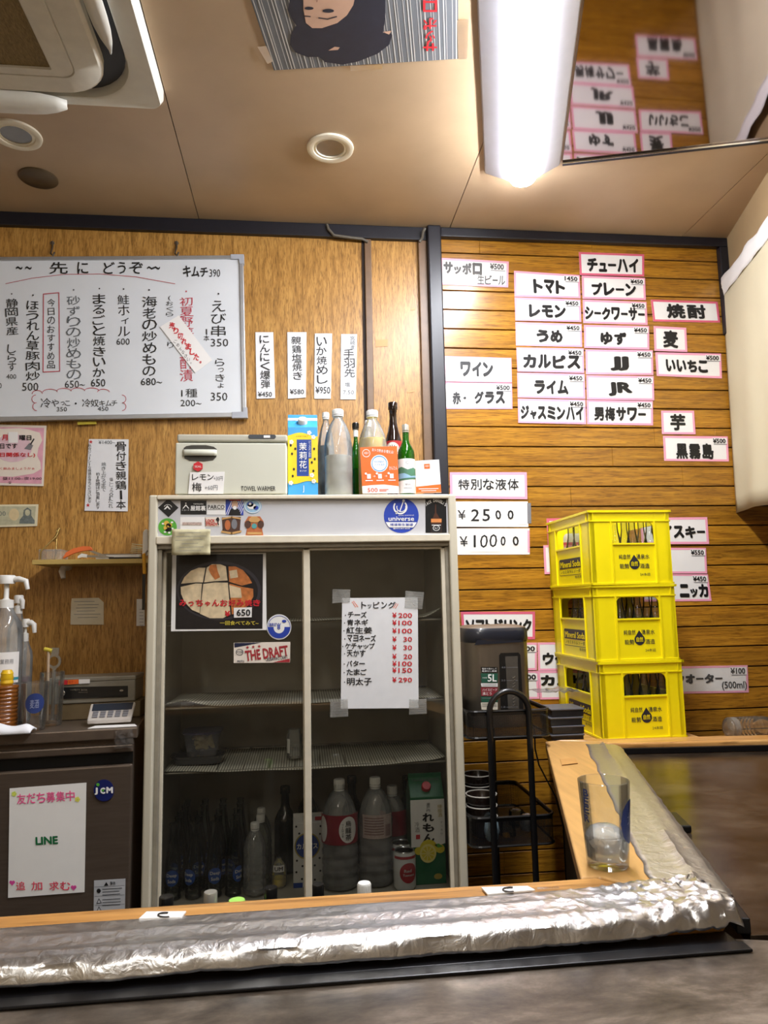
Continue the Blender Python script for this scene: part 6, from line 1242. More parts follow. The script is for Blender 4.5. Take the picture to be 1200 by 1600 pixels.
# dark grill tables
def platemat(name, c0, c1, c2, rough, sx):
    m = bpy.data.materials.new(name); m.use_nodes = True; N, L = nt(m); bs = N['Principled BSDF']
    tc = N.new('ShaderNodeTexCoord'); mp = N.new('ShaderNodeMapping'); mp.inputs['Scale'].default_value = sx; L.new(tc.outputs['Object'], mp.inputs[0])
    n1 = N.new('ShaderNodeTexNoise'); n1.inputs['Scale'].default_value = 5; n1.inputs['Detail'].default_value = 12; n1.inputs['Roughness'].default_value = .7; n1.inputs['Distortion'].default_value = .25; L.new(mp.outputs[0], n1.inputs['Vector'])
    r = N.new('ShaderNodeValToRGB'); e = r.color_ramp.elements; e[0].position = .32; e[0].color = lin(c0); e[1].position = .72; e[1].color = lin(c2); k = e.new(.52); k.color = lin(c1); L.new(n1.outputs['Fac'], r.inputs[0]); L.new(r.outputs[0], bs.inputs['Base Color'])
    mr = N.new('ShaderNodeMapRange'); mr.inputs[3].default_value = rough[0]; mr.inputs[4].default_value = rough[1]; L.new(n1.outputs['Fac'], mr.inputs[0]); L.new(mr.outputs[0], bs.inputs['Roughness']); bs.inputs['Metallic'].default_value = .55
    bp = N.new('ShaderNodeBump'); bp.inputs['Strength'].default_value = .06; bp.inputs['Distance'].default_value = .003; L.new(n1.outputs['Fac'], bp.inputs['Height']); L.new(bp.outputs[0], bs.inputs['Normal']); return m
m_plate1 = platemat('worn_iron_front', '#221c18', '#62584d', '#988c7e', (.22, .5), (1, 2.2, 1)); m_plate2 = platemat('seasoned_iron_side', '#2b2119', '#4d4034', '#6e6150', (.14, .32), (1, 1.4, 1))
ZP = .718
b = MB(); b.slab([V(-1.7, .05, ZP-.02), V(2.2, .05, ZP-.02), V(2.2, .915, ZP-.02), V(.66, 1.02, ZP-.02), V(.60, 1.036, ZP-.02), V(-1.7, 1.036, ZP-.02)], (0, 0, .02)); tag(b.build('grill_plate', m_plate1, bevel=.001), 'worn grey-brown iron grill table along the front of the counter', 'grill table', 'grill tables')
sd = (O1-O0).normalized(); sn = Vector((sd.y, -sd.x, 0))
q = [O0+sn*.02+sd*.0, V(2.2, .92, 0), V(2.2, bl(2.2, -.012), 0), V(.965, bl(.965, -.012), 0), O1+sn*.02-sd*.03]
b = MB(); b.slab([p+V(0, 0, ZP-.0195) for p in q], (0, 0, .02)); tag(b.build('grill_plate', m_plate2, bevel=.001), 'dark brown glossy grill table right of the side rail under the yellow crates', 'grill table', 'grill tables')
m_iron = mat('black_iron', '#101013', .35, .3, var=.1)
b = MB(); b.box(-1.7, .60, 1.016, 1.049, ZP+.001, ZR-.028); b.box(-1.7, .605, .992, 1.016, ZP+.001, ZP+.005); b.build('front_edge_iron', m_iron, ct, bevel=.002)
b = MB(); b.slab([O0+sn*.002+V(0, 0, ZP+.001), O0+sn*.022+V(0, 0, ZP+.001), O1+sn*.016+V(0, 0, ZP+.001), O1+sn*.0015+V(0, 0, ZP+.001)], (0, 0, .022)); b.build('side_edge_iron', m_iron, ct, bevel=.002)
b = MB(); b.slab([V(.96, bl(.96, -.016), ZP+.001), V(2.2, bl(2.2, -.016), ZP+.001), V(2.2, bl(2.2, -.002), ZP+.001), V(.95, bl(.95, -.002), ZP+.001)], (0, 0, .018)); b.build('back_edge_iron', m_iron, ct, bevel=.002)
p = onz(1040, 1290, ZP); k = (p-V(O0.x, O0.y, p.z)).dot(sd); base = O0+sd*k; q = [base+sn*.018-sd*.05, base+sn*.05-sd*.05, base+sn*.042+sd*.05, base+sn*.018+sd*.05]
b = MB(); b.slab([p_+V(0, 0, ZP+.001) for p_ in q], (0, 0, .014)); b.build('iron_bracket', m_iron, ct, bevel=.003)
# aluminium foil wrapped over the rails
def foilmat(name, c, rough):
    m = bpy.data.materials.new(name); m.use_nodes = True; N, L = nt(m); bs = N['Principled BSDF']; bs.inputs['Base Color'].default_value = lin(c); bs.inputs['Metallic'].default_value = 1; bs.inputs['Roughness'].default_value = rough
    tc = N.new('ShaderNodeTexCoord'); vo = N.new('ShaderNodeTexVoronoi'); vo.inputs['Scale'].default_value = 22; vo.feature = 'DISTANCE_TO_EDGE'; L.new(tc.outputs['Object'], vo.inputs['Vector'])
    no = N.new('ShaderNodeTexNoise'); no.inputs['Scale'].default_value = 45; no.inputs['Detail'].default_value = 5; no.inputs['Distortion'].default_value = 1.2; L.new(tc.outputs['Object'], no.inputs['Vector'])
    a = N.new('ShaderNodeMath'); a.operation = 'MULTIPLY_ADD'; a.inputs[1].default_value = .5; L.new(vo.outputs['Distance'], a.inputs[0]); L.new(no.outputs['Fac'], a.inputs[2])
    bp = N.new('ShaderNodeBump'); bp.inputs['Strength'].default_value = .42; bp.inputs['Distance'].default_value = .004; L.new(a.outputs[0], bp.inputs['Height']); L.new(bp.outputs[0], bs.inputs['Normal']); return m
m_foil = foilmat('aluminium_foil', '#e4e5e8', .3); m_foil2 = foilmat('aged_foil', '#cbc8c0', .4)
from mathutils import noise
prof = [(1.150, .7520), (1.138, .7526), (1.122, .7530), (1.108, .7550), (1.100, .7542), (1.088, .7530), (1.076, .7532), (1.066, .7556), (1.054, .7575), (1.042, .7560), (1.033, .7500), (1.028, .7420), (1.0245, .7325)]
fine = []
for (y0, z0), (y1, z1) in zip(prof, prof[1:]): fine += [(y0+(y1-y0)*k/3, z0+(z1-z0)*k/3) for k in range(3)]
prof = fine+[prof[-1]]
g = []; NX = 420
def crinkle(x, y, s_): return 1-abs(noise.noise(Vector((x*s_, y*s_, 4.2))))*2.2
for i in range(NX+1):
    x = -1.2+1.812*i/NX; row = []; e = max(0, (x-.30)/.31)
    for j, (y, z) in enumerate(prof):
        u = j/(len(prof)-1); n_ = noise.noise(Vector((x*26, y*40, 1))); n2 = noise.noise(Vector((x*70, y*90, 7))); n3 = noise.noise(Vector((x*6, u*10, 3)))
        amp = .0012+.006*e**1.6; u = j/(len(prof)-1)
        yy = y+.0022*n3*(1 if j in (0, len(prof)-1) else .4)+.022*e**2*(1-u)+.004*e*n_ + (.006*noise.noise(Vector((x*14, 5, 5))) if u > .86 else 0)
        zz = z+amp*abs(n_)*(.4 if j == 0 else 1)+amp*.5*abs(n2)+(.006*e**2*math.sin(PI*min(1, u*1.1)) if e else 0)
        if u > .86: zz += .004*noise.noise(Vector((x*11, 2, 9)))-.002*(u-.86)*10
        zz += (.0007+.0045*e)*max(0, crinkle(x, y*1.6, 34))**3+(.012*e**2)*max(0, noise.noise(Vector((x*9, y*14, 8))))
        if j == 0: zz = z+.0006
        row.append((x+.01*e*n2, yy, zz))
    g.append(row)
b = MB(); b.sheet(g); tag(b.build('foil_cover', m_foil, smooth=45, solid=.0004), 'bright crumpled aluminium foil wrapped along the front rail of the counter', 'foil')
g = []; L_ = (O1-O0).length
for i in range(121):
    t = .07+(L_-.05)*i/120; row = []; c0_ = O0+sd*t
    for j in range(11):
        u = j/10; w = (-.098+.010*noise.noise(Vector((t*9, 4, 4)))+.012*(t/L_))*(1-u)+.020*u; z = ZR+.0018+.0016*abs(noise.noise(Vector((t*30, u*9, 2))))
        z += .006*math.exp(-((u-.62+.1*t)/.06)**2); 
        if u > .85: z -= .05*(u-.85)
        p = c0_+sn*w; row.append((p.x+.003*noise.noise(Vector((t*25, u*8, 6))), p.y, z))
    g.append(row)
b = MB(); b.sheet(g); tag(b.build('foil_cover', m_foil2, smooth=45, solid=.0004), 'dull aluminium foil with a long crease along the side rail beside the drinking glass', 'foil')
# letter labels and tape on the rails
def on_rail(z): 
    def mp(px, py, l): return onz(px, py, z+.0006*l)
    return mp
mr_ = on_rail(ZR+.0045)
for q, lab in (([(229, 1424), (291, 1423.5), (283, 1433), (217, 1435)], 'white letter label on the front rail below the cooler, left one'), ([(752, 1386), (824, 1384), (836, 1390), (762, 1397)], 'white letter label on the front rail near the drinking glass')):
    o = paper('letter_label', q, mr_, m_card, lab, 'label', 'letter labels on the front rail', thick=.0025); C = Canvas(mr_); x = sum(p[0] for p in q)/4; y = sum(p[1] for p in q)/4
    C.hoop('lettering', x+4, y+.2, 12, 2.2, 2, 0, 18, 3.4, PI*.35, PI*1.6); C.build('lettering', m_ink, o)
q = [(875, 1186), (899, 1184), (903, 1192), (878, 1195)]; paper('packing_tape', q, on_rail(ZR+.0035), m_old, 'strip of shiny tape across the top of the side rail', 'tape')
q = [(839, 1386.5), (872, 1385), (874, 1387), (840, 1389)]; paper('packing_tape', q, on_rail(ZR+.0035), m_clear, 'shiny scrap of clear tape on the front rail beside the letter label', 'tape')

# ------------------------------------------------------------------ drinking glass on the side rail
p = onz(950, 1352, ZR+.0012); zb_ = ZR+.0012; hz = at(935, 1219, p.y).z-zb_; r1 = 39.5*p.y/FPX*1.0; r0 = 31.5*p.y/FPX*1.0
t = thing('drinking_glass', 'beer tumbler of melting ice with a navy disc on the wooden side rail', 'glass', (p.x, p.y, zb_)); c = (p.x, p.y, zb_)
b = MB(); b.lathe([(r0*.92, 0), (r0, .003), (r1, hz), (r1-.0015, hz+.001), (r1-.003, hz), (r0-.0015, .014), (0, .012)], c, 48); b.build('glass_body', m_tumb, t, smooth=50)
m_ice = glass('ice', (.985, .988, .988), refl=1.0, rough=.15, haze=.34, hazecol='#f0ece6'); m_water = glass('iced_water', (.98, .98, .975), refl=.6, rough=.05, haze=.42, hazecol='#efe9e2')
rw = lambda z: r0-.003+(r1-r0)*z/hz
b = MB(); b.lathe([(0, .0145), (rw(.0145), .0145), (rw(hz*.36), hz*.36), (0, hz*.36)], c, 40); b.build('water', m_water, t, smooth=60)
b = MB(); prof = [(rw(.05)*.93*math.sin(PI*k/10)**.7+.0001, hz*.31-hz*.17*math.cos(PI*k/10)) for k in range(11)]; b.lathe(prof, (p.x-.002, p.y, zb_), 24, power=2.6); b.build('ice_lump', m_ice, t, smooth=60)
mp = cyl_map((p.x, p.y, zb_+hz), (r1+r0)/2*1.03); r = (r1+r0)/2
def cone_map(u, v, l):
    z = hz-v; rr_ = r0+(r1-r0)*z/hz+.0004+.0004*l; a = u/rr_; return Vector((p.x+rr_*math.sin(a), p.y-rr_*math.cos(a), zb_+z))
C = Canvas(cone_map); n = 10
def arcdisc(part, cu, cv, ru, rv, l, mi):
    for i in range(n): 
        u0, u1 = -1+2*i/n, -1+2*(i+1)/n; h0, h1 = math.sqrt(max(0, 1-u0*u0)), math.sqrt(max(0, 1-u1*u1)); C.poly(part, [(cu+ru*u0, cv-rv*h0), (cu+ru*u1, cv-rv*h1), (cu+ru*u1, cv+rv*h1), (cu+ru*u0, cv+rv*h0)], l, mi)
arcdisc('printed_disc', .038, hz*.45, .028, .036, 1, 0); C.text('printed_disc', '北', .026, hz*.34, .042, hz*.5, 2, 1)
C.vtext('side_lettering', 'BEER', -.05, hz*.06, hz*.46, .012, 1, 0, .02)
C.build('printed_disc', [m_bdisc if 'm_bdisc' in globals() else m_navy, mat('disc_print', '#8f97b5', .5)], t); C.build('side_lettering', m_bdisc, t)

# ------------------------------------------------------------------ bottle tops behind the front rail
Yb_ = 1.62; ZU_ = .2508
for px, pt_, w, capm, sh_, lab in ((260, 1398, 21, m_blackcap, m_dark, 'dark bottle with black cap peeping over the front rail, leftmost one'), (329, 1391, 20, m_silv, m_dark, 'dark bottle with pale rimmed cap peeping over the front rail'), (423, 1384, 20, m_blackcap, m_dark, 'dark bottle with black and silver cap over the rail near the water bottle'), (497, 1379, 18, m_blackcap, m_dark, 'dark bottle with a black cap over the rail right of the centre bar'), (569, 1377, 20, m_capw, m_dark, 'bottle with a white cap peeping over the rail under the tea bottle')):
    h = at(px, pt_+2, Yb_).z-ZU_; bottle(lab, px, pt_, 1420, Yb_, ZU_, .027, 'wine', g=sh_, cap=capm, capr=w/2*Yb_/FPX*.98, caph=.026, h=h, x=at(px, pt_, Yb_).x, capknurl=capm is m_capw, group='bottle tops behind the front rail')
px, pt_ = 370, 1406; h = at(px, pt_, Yb_).z-ZU_; x = at(px, pt_, Yb_).x
t = thing('seasoning_jar', 'jar with a lime green lid just showing over the front rail', 'jar', (x, Yb_, ZU_)); b = MB(); b.lathe([(.022, 0), (.025, .01), (.025, h*.8), (.018, h*.9), (.016, h*.93)], (x, Yb_, ZU_), 24); b.build('jar_body', m_petc, t, smooth=40); b = MB(); b.lathe([(.0175, h*.9), (.0175, h-.003), (.016, h), (0, h)], (x, Yb_, ZU_), 24); b.build('lid', mat('lime_lid', '#a8e06a', .4), t, smooth=40)

# ------------------------------------------------------------------ yellow bottle crates
m_crate = mat('yellow_crate_plastic', '#f1de0a', .36, var=.05, scale=4, spec=.5); m_cink = mat('crate_print', '#22232e', .5)
ZL = .7362
A = onz(942, 1158, ZL); B_ = onz(1084, 1154, ZL); CW = (B_-A).length*.975; CA = math.radians(.6); CD = .40
CH = (at(940, 798, A.y).z-ZL)/3
def crate_proto():
    t = thing('bottle_crate', '', 'crate', (0, 0, 0), group='yellow bottle crates')
    w, d, h = CW, CD, CH; th = .005
    def wall(mb, M, L, left_op, right_op):
        """one side in its own frame: x along, y into the crate, z up"""
        def bx(x0, x1, y0, y1, z0, z1): mb.box(x0, x1, y0, y1, z0, z1, 0, M)
        o0, o1 = L*left_op, L*right_op; zt_, zb2 = h*.835, h*.545
        bx(.006, o0, .003, .003+th, .004, h-.004); bx(o1, L-.006, .003, .003+th, .004, h-.004); bx(o0, o1, .003, .003+th, zt_, h-.004); bx(o0, o1, .005, .005+th, .006, zb2)
        bx(-.003, L+.003, -.003, .006, h-.008, h); bx(.0, L, .0, .006, h*.845, h*.862); bx(0, L, 0, .006, .0, .007)
        for x in (o0, o1): bx(x-.003, x+.003, -.001, .006, .004, h*.862)
        for x in (L*.06, L*.94): bx(x-.002, x+.002, -.0, .006, h*.86, h-.004)
        bx(o0, o1, .0, .009, zb2-.003, zb2+.003)
        r_ = .02
        for sx, xx in ((1, o0+.003), (-1, o1-.003)):
            cc = Vector((xx+sx*r_, 0, zt_-r_)); pts = [Vector((xx, .003, zt_))]+[Vector((cc.x-sx*r_*math.cos(a), .003, cc.z+r_*math.sin(a))) for a in [PI/2*k/6 for k in range(7)]]
            mb.slab([M @ p for p in (pts if sx > 0 else pts[::-1])], (M.to_3x3() @ Vector((0, th, 0))))
    mb = MB()
    T0 = Matrix.Translation((-w/2, -d/2, 0)); wall(mb, T0, w, .27, .80)
    wall(mb, Matrix.Translation((w/2, -d/2, 0)) @ Matrix.Rotation(PI/2, 4, 'Z'), d, .2, .8); wall(mb, Matrix.Translation((w/2, d/2, 0)) @ Matrix.Rotation(PI, 4, 'Z'), w, .27, .8); wall(mb, Matrix.Translation((-w/2, d/2, 0)) @ Matrix.Rotation(-PI/2, 4, 'Z'), d, .2, .8)
    mb.box(-w/2+.006, w/2-.006, -d/2+.006, d/2-.006, .004, .010)
    for sx in (-1, 1):
        for sy in (-1, 1): mb.box(sx*(w/2-.012)-.009, sx*(w/2-.012)+.009, sy*(d/2-.012)-.009, sy*(d/2-.012)+.009, .004, h-.006)
    mb.build('crate_body', m_crate, t, bevel=.0012, seg=2)
    C = Canvas(lambda u, v, l: Vector((-w/2+u, -d/2+.0045-.0006*l, h-v)))
    cx0 = w*.535
    C.text('front_print', '純自然', cx0-w*.185, h*.595, cx0-w*.045, h*.66, 1, 0, .01); C.text('front_print', '湧泉水', cx0+w*.025, h*.595, cx0+w*.185, h*.66, 1, 0, .01); C.text('front_print', '能勢', cx0-w*.18, h*.72, cx0-w*.065, h*.785, 1, 0, .01); C.text('front_print', '酒造', cx0+w*.065, h*.72, cx0+w*.18, h*.785, 1, 0, .01); C.text('front_print', '24本詰', cx0+w*.06, h*.845, cx0+w*.185, h*.885, 1, 0)
    dr_ = [(cx0, h*.60)]+[(cx0+w*.062*math.sin(a), h*.725-w*.062*math.cos(a)) for a in [PI*.22+1.56*PI*k/20 for k in range(21)]]
    C.poly('front_print', dr_, 1, 0); C.text('front_print', '自然', cx0-w*.04, h*.69, cx0+w*.04, h*.755, 2, 1, .02)
    C.build('front_print', [m_cink, m_crate], t)
    C = Canvas(lambda u, v, l: Vector((-w/2+.0045-.0006*l, d/2-u, h-v))); a0, a1 = d*.26, d*.78
    C.poly('side_print', [(a0+.006, h*.60), (a1-.006, h*.60), (a1, h*.62), (a1, h*.74), (a0, h*.74), (a0, h*.62)], 1, 0); C.text('side_print', 'Mineral Soda', a0+d*.03, h*.635, a1-d*.02, h*.725, 2, 1, .02)
    C.line('side_print', [(a0, h*.74), (a0, h*.82), (a0+.005, h*.835), (a1-.005, h*.835), (a1, h*.82), (a1, h*.74)], .002, 1, 0); C.text('side_print', 'ノセミネラルソーダ', a0+d*.03, h*.76, a1-d*.03, h*.81, 1, 0, .008); C.text('side_print', '専用箱', d*.62, h*.85, d*.78, h*.89, 1, 0); C.build('side_print', [m_cink, m_crate], t)
    return t
cp = crate_proto(); dx, dy = Vector((math.cos(CA), math.sin(CA), 0)), Vector((-math.sin(CA), math.cos(CA), 0))
mid = Vector((A.x, A.y, 0))+dx*(CW/2)+dy*(CD/2)
offs = [(-.0, 0, 0), (-.006, .0, -.008), (-.012, -.004, .006)]
labs = ['yellow bottle crate at the bottom of the stack, standing on the ledge', 'yellow bottle crate in the middle of the stack of three', 'yellow bottle crate on top of the stack, clear bottle necks in its window']
m_crg = glass('crate_bottle_glass', (.94, .955, .94), refl=1.4, rough=.03, ior=1.5, haze=.06, hazecol='#8a8f80')
bp_ = None
for k in range(3):
    o = cp if k == 0 else dup(cp); o.location = (mid.x+offs[k][0], mid.y+offs[k][1], ZL+k*(CH+.0006)); o.rotation_euler = (0, 0, CA+offs[k][2]); o['label'] = labs[k]
    R3 = Matrix.Rotation(CA+offs[k][2], 3, 'Z'); base = Vector(o.location)
    spots = [(i, 0) for i in range(4)]+[(0, j) for j in range(1, 5)]+[(1, 1), (2, 1), (3, 1)]
    for (i, j) in spots:
        lx = -CW/2+.052+(CW-.104)*i/3; ly = -CD/2+.052+(CD-.104)*j/5; q = base+R3 @ Vector((lx, ly, .0108))
        where = ['bottom', 'middle', 'top'][k]; lab = f'clear soda bottle in the {where} crate, {ordn[i]} from its left, {ordn[j]} row back'
        if bp_ is None:
            bp_ = bottle(lab, 0, 0, 0, q.y, q.z, .026, 'soda', g=m_crg, cap=None, h=CH*.92, x=q.x, group='empty bottles in the crates')
        else: dup(bp_, q, 0, lab)

# ------------------------------------------------------------------ black stacked boxes on the ledge
m_bbox = mat('black_tray_plastic', '#121317', .3, coat=.3); m_bedge = mat('tray_edge_grey', '#55565c', .35)
Ya = 2.353; xa, xb = at(861, 1130, Ya).x, at(911, 1130, Ya).x; zt_ = at(880, 1107, Ya).z; hb = (zt_-ZL)/4
for k in range(4):
    z0 = ZL+k*hb; b = MB(); s_ = [.0, .003, -.002, .004][k]
    b.box(xa+s_, xb+s_, Ya, Ya+.105, z0+.0006, z0+hb-.003); b.box(xa+s_-.003, xb+s_+.003, Ya-.003, Ya+.108, z0+hb-.006, z0+hb-.0004, 1)
    tag(b.build('lunch_tray', [m_bbox, m_bedge], bevel=.002), f'black lunch tray left of the yellow crates, {ordn[k]} from the bottom of its stack', 'tray', 'black trays stacked beside the crates')

# ------------------------------------------------------------------ black mesh trolley
m_cart = mat('black_wire_paint', '#0d0d0f', .35, coat=.2)
def meshmat():
    m = bpy.data.materials.new('expanded_mesh'); m.use_nodes = True; N, L = nt(m); bs = N['Principled BSDF']; out = N['Material Output']; bs.inputs['Base Color'].default_value = lin('#0d0d0f'); bs.inputs['Roughness'].default_value = .4
    tc = N.new('ShaderNodeTexCoord'); sp = N.new('ShaderNodeSeparateXYZ'); L.new(tc.outputs['Object'], sp.inputs[0])
    s_ = N.new('ShaderNodeMath'); L.new(sp.outputs[0], s_.inputs[0]); L.new(sp.outputs[1], s_.inputs[1])
    def sn_(sign):
        a = N.new('ShaderNodeMath'); a.operation = 'MULTIPLY_ADD'; a.inputs[1].default_value = sign*1.7; L.new(sp.outputs[2], a.inputs[0]); L.new(s_.outputs[0], a.inputs[2])
        c_ = N.new('ShaderNodeMath'); c_.operation = 'MULTIPLY'; c_.inputs[1].default_value = 520; L.new(a.outputs[0], c_.inputs[0]); q = N.new('ShaderNodeMath'); q.operation = 'SINE'; L.new(c_.outputs[0], q.inputs[0]); w = N.new('ShaderNodeMath'); w.operation = 'ABSOLUTE'; L.new(q.outputs[0], w.inputs[0]); return w
    a, c_ = sn_(1), sn_(-1); mn = N.new('ShaderNodeMath'); mn.operation = 'MINIMUM'; L.new(a.outputs[0], mn.inputs[0]); L.new(c_.outputs[0], mn.inputs[1]); g_ = N.new('ShaderNodeMath'); g_.operation = 'GREATER_THAN'; g_.inputs[1].default_value = .6; L.new(mn.outputs[0], g_.inputs[0])
    tr = N.new('ShaderNodeBsdfTransparent'); mx = N.new('ShaderNodeMixShader'); L.new(g_.outputs[0], mx.inputs[0]); L.new(bs.outputs[0], mx.inputs[1]); L.new(tr.outputs[0], mx.inputs[2]); L.new(mx.outputs[0], out.inputs[0]); return m
m_mesh = meshmat()
Yt0, Yt1 = 2.215, 2.64; xl, xr_ = X1+.006, at(861, 1130, Yt0).x
tr_ = thing('mesh_trolley', 'black wire mesh trolley with an arched handle between cooler and counter', 'trolley', ((xl+xr_)/2, (Yt0+Yt1)/2, 0))
tiers = [(at(790, 1152, Yt0).z, at(790, 1111, Yt0).z), (at(790, 1322, Yt0).z, at(790, 1277, Yt0).z), (.10, .17)]
def rrect(x0, x1, y0, y1, r, z, n=5):
    out = []
    for cx_, cy_, a0 in ((x1-r, y1-r, 0), (x0+r, y1-r, PI/2), (x0+r, y0+r, PI), (x1-r, y0+r, 1.5*PI)):
        for k in range(n+1): a = a0+PI/2*k/n; out.append(Vector((cx_+r*math.cos(a), cy_+r*math.sin(a), z)))
    return out
for zb2, zt2_ in tiers:
    lo, hi = rrect(xl, xr_, Yt0, Yt1, .03, zb2), rrect(xl, xr_, Yt0, Yt1, .03, zt2_-.012); n = len(lo)
    b = MB(); b.add(lo+hi, [(i, (i+1) % n, n+(i+1) % n, n+i) for i in range(n)]); b.add([p+Vector((0, 0, .0)) for p in lo], [tuple(range(n))]); bk = b.build('mesh_basket', m_mesh, tr_)
    b = MB(); hi2 = rrect(xl, xr_, Yt0, Yt1, .03, zt2_); b.add(hi+hi2, [(i, (i+1) % n, n+(i+1) % n, n+i) for i in range(n)]); b.tube(hi2+hi2[:2], .004, 6); b.tube(lo+lo[:2], .004, 6); b.build('rim', m_cart, bk)
xh0, xh1 = at(768, 1200, Yt0-.012).x, at(830, 1200, Yt0-.012).x; zt_ = at(797, 1080, Yt0-.012).z
for y, nm in ((Yt0-.012, 'handle'), (Yt1+.012, 'handle')):
    rh = (xh1-xh0)/2; pts = [Vector((xh0, y, .06))]+[Vector((xh0, y, z)) for z in (.3, .6)]+[Vector(((xh0+xh1)/2-rh*math.cos(a), y, zt_-rh+rh*math.sin(a))) for a in [PI*k/14 for k in range(15)]]+[Vector((xh1, y, z)) for z in (.6, .3, .06)]
    b = MB(); b.tube(pts, .0095, 12); b.build('arched_handle', m_cart, tr_, smooth=60)
for x in (xh0, xh1):
    for y in (Yt0+.02, Yt1-.02):
        b = MB(); b.lathe([(.0, -.008), (.02, -.008), (.022, 0), (.02, .008), (0, .008)], (0, 0, 0), 20, M=Matrix.Translation((x, y, .0225)) @ Matrix.Rotation(PI/2, 4, 'Y')); b.box(x-.012, x+.012, y-.006, y+.006, .04, .1); b.build('caster', m_cart, tr_, smooth=40)
# bowls and cups on the middle tier
m_bowl = mat('dark_bowl', '#241a16', .25, coat=.4); m_rimw = mat('pale_rim', '#d9d6cd', .4); m_bluep = mat('pale_blue_china', '#b9d3dc', .3, coat=.4)
zm = tiers[1][0]+.005
def bowl(px, Y, r, h, lab, m, n, grp, z=None):
    x = at(px, 1270, Y).x
    for k in range(n):
        z0 = (z or zm)+k*h*.55; t = thing('bowl', lab if n == 1 else f'{lab}, {ordn[k]} from the bottom', 'bowl', (x, Y, z0), group=grp)
        b = MB(); b.lathe([(r*.5, 0), (r*.55, .004), (r*.9, h*.6), (r, h), (r*.96, h), (r*.85, h*.6), (r*.5, .008), (0, .008)], (x, Y, z0), 32); b.build('bowl_body', m, t, smooth=50)
        b = MB(); b.ring([(r*1.01, h-.001), (r*1.01, h+.0015), (r*.95, h+.0015), (r*.95, h-.001)], (x, Y, z0), 32); b.build('rim', m_rimw, t)
bowl(753, 2.30, .048, .06, 'dark pale-rimmed bowl in the front stack on the trolley', m_bowl, 3, 'bowls stacked on the trolley')
bowl(748, 2.42, .048, .06, 'dark pale-rimmed bowl in the rear stack on the trolley', m_bowl, 4, 'bowls stacked on the trolley')
x = at(768, 1268, 2.245).x; b = MB(); b.lathe([(.012, 0), (.02, .01), (.024, .03), (.02, .055), (.008, .07), (0, .072)], (x, 2.25, zm), 24); tag(b.build('china_cup', m_bluep, smooth=60), 'pale blue upturned cup at the front of the trolley tier', 'cup')
for k, px in enumerate((792, 806)):
    Yk = 2.30+.1*k; x = at(px, 1268, Yk).x; t = thing('small_glass', f'small upturned cut glass on the trolley tier, {ordn[k]} from the handle', 'glass', (x, Yk, zm), group='small glasses on the trolley'); b = MB(); b.lathe([(.026, 0), (.022, .045), (.012, .05), (0, .05), ], (x, Yk, zm), 20); b.build('glass_body', m_sodaglass, t, smooth=30)
x = at(836, 1262, 2.3).x; b = MB(); b.lathe([(.024, 0), (.028, .02), (.018, .045), (0, .05)], (x-.012, 2.34, zm), 24); tag(b.build('steel_lid', m_steel, smooth=50), 'small metal dome at the right end of the trolley tier', 'lid')
# ------------------------------------------------------------------ electric water pot
m_pot = mat('brushed_pot_steel', '#8d8478', .28, .85, var=.05, scale=6, stretch=(8, 8, .5)); m_potlid = mat('pot_lid_dark', '#1c1f29', .3, coat=.4); m_pottop = mat('pot_top_taupe', '#7d6f60', .35, .3)
Yp = 2.45; rp = 50*Yp/FPX; xp = max(at(771, 1100, Yp).x, xl+rp+.012); zp0 = tiers[0][0]+.006; zp1 = at(771, 1003, Yp-.1).z; zp2 = at(771, 976, Yp).z
pot = thing('electric_water_pot', 'steel electric hot water pot with dark lid standing on the black trolley', 'water pot', (xp, Yp, zp0)); PW = 4.2
b = MB(); b.lathe([(rp*.98, 0), (rp, .01), (rp, zp1-zp0-.002)], (xp, Yp, zp0), 48, power=PW); b.build('pot_body', m_pot, pot, smooth=50)
b = MB(); b.lathe([(rp*1.0, zp1-zp0-.002), (rp*1.03, zp1-zp0+.004), (rp*1.02, zp2-zp0-.018), (rp*.97, zp2-zp0-.008)], (xp, Yp, zp0), 48, power=PW); b.build('lid_ring', m_potlid, pot, smooth=50)
b = MB(); b.lathe([(rp*.97, zp2-zp0-.008), (rp*.8, zp2-zp0-.001), (0, zp2-zp0)], (xp, Yp, zp0), 48, power=PW); b.build('lid_top', m_pottop, pot, smooth=50)
mpp = plane_map((0, Yp-rp-.0012, 0), (0, -1, 0), .0007)
def c7(x, y): return (700+x/5, 920+y/5)
C = Canvas(mpp); C.poly('front_spout', [c7(205, 440), c7(590, 415), c7(575, 400), c7(230, 400)], 2, 0); C.build('front_spout', m_potlid, pot)
C = Canvas(mpp); C.poly('water_gauge', [c7(400, 520), c7(412, 502), c7(550, 498), c7(565, 515), c7(590, 950), c7(412, 950)], 1, 0); C.poly('water_gauge', [c7(446, 528), c7(544, 524), c7(556, 940), c7(470, 940)], 2, 1)
for y, t_ in ((615, '4.0'), (717, '3.0'), (925, '1.0')): C.line('water_gauge', [c7(458, y), c7(545, y-2)], .5, 3, 2); C.text('water_gauge', t_, *c7(418, y-8), *c7(448, y+6), 3, 2)
for k in range(10): C.poly('water_gauge', [c7(505, 690+24*k), c7(525, 680+24*k), c7(525, 690+24*k), c7(505, 702+24*k)], 3, 3)
C.build('water_gauge', [m_blackcap, mat('gauge_window', '#4a4640', .1, coat=.5), m_grey, m_steel], pot)
C = Canvas(mpp)
for y0, y1, mi in ((612, 655, 0), (660, 735, 1), (738, 765, 2), (770, 838, 3), (842, 885, 1), (888, 945, 4)): C.poly('feature_sticker', [c7(256, y0), c7(388, y0), c7(388, y1), c7(262, y1)], 1, mi)
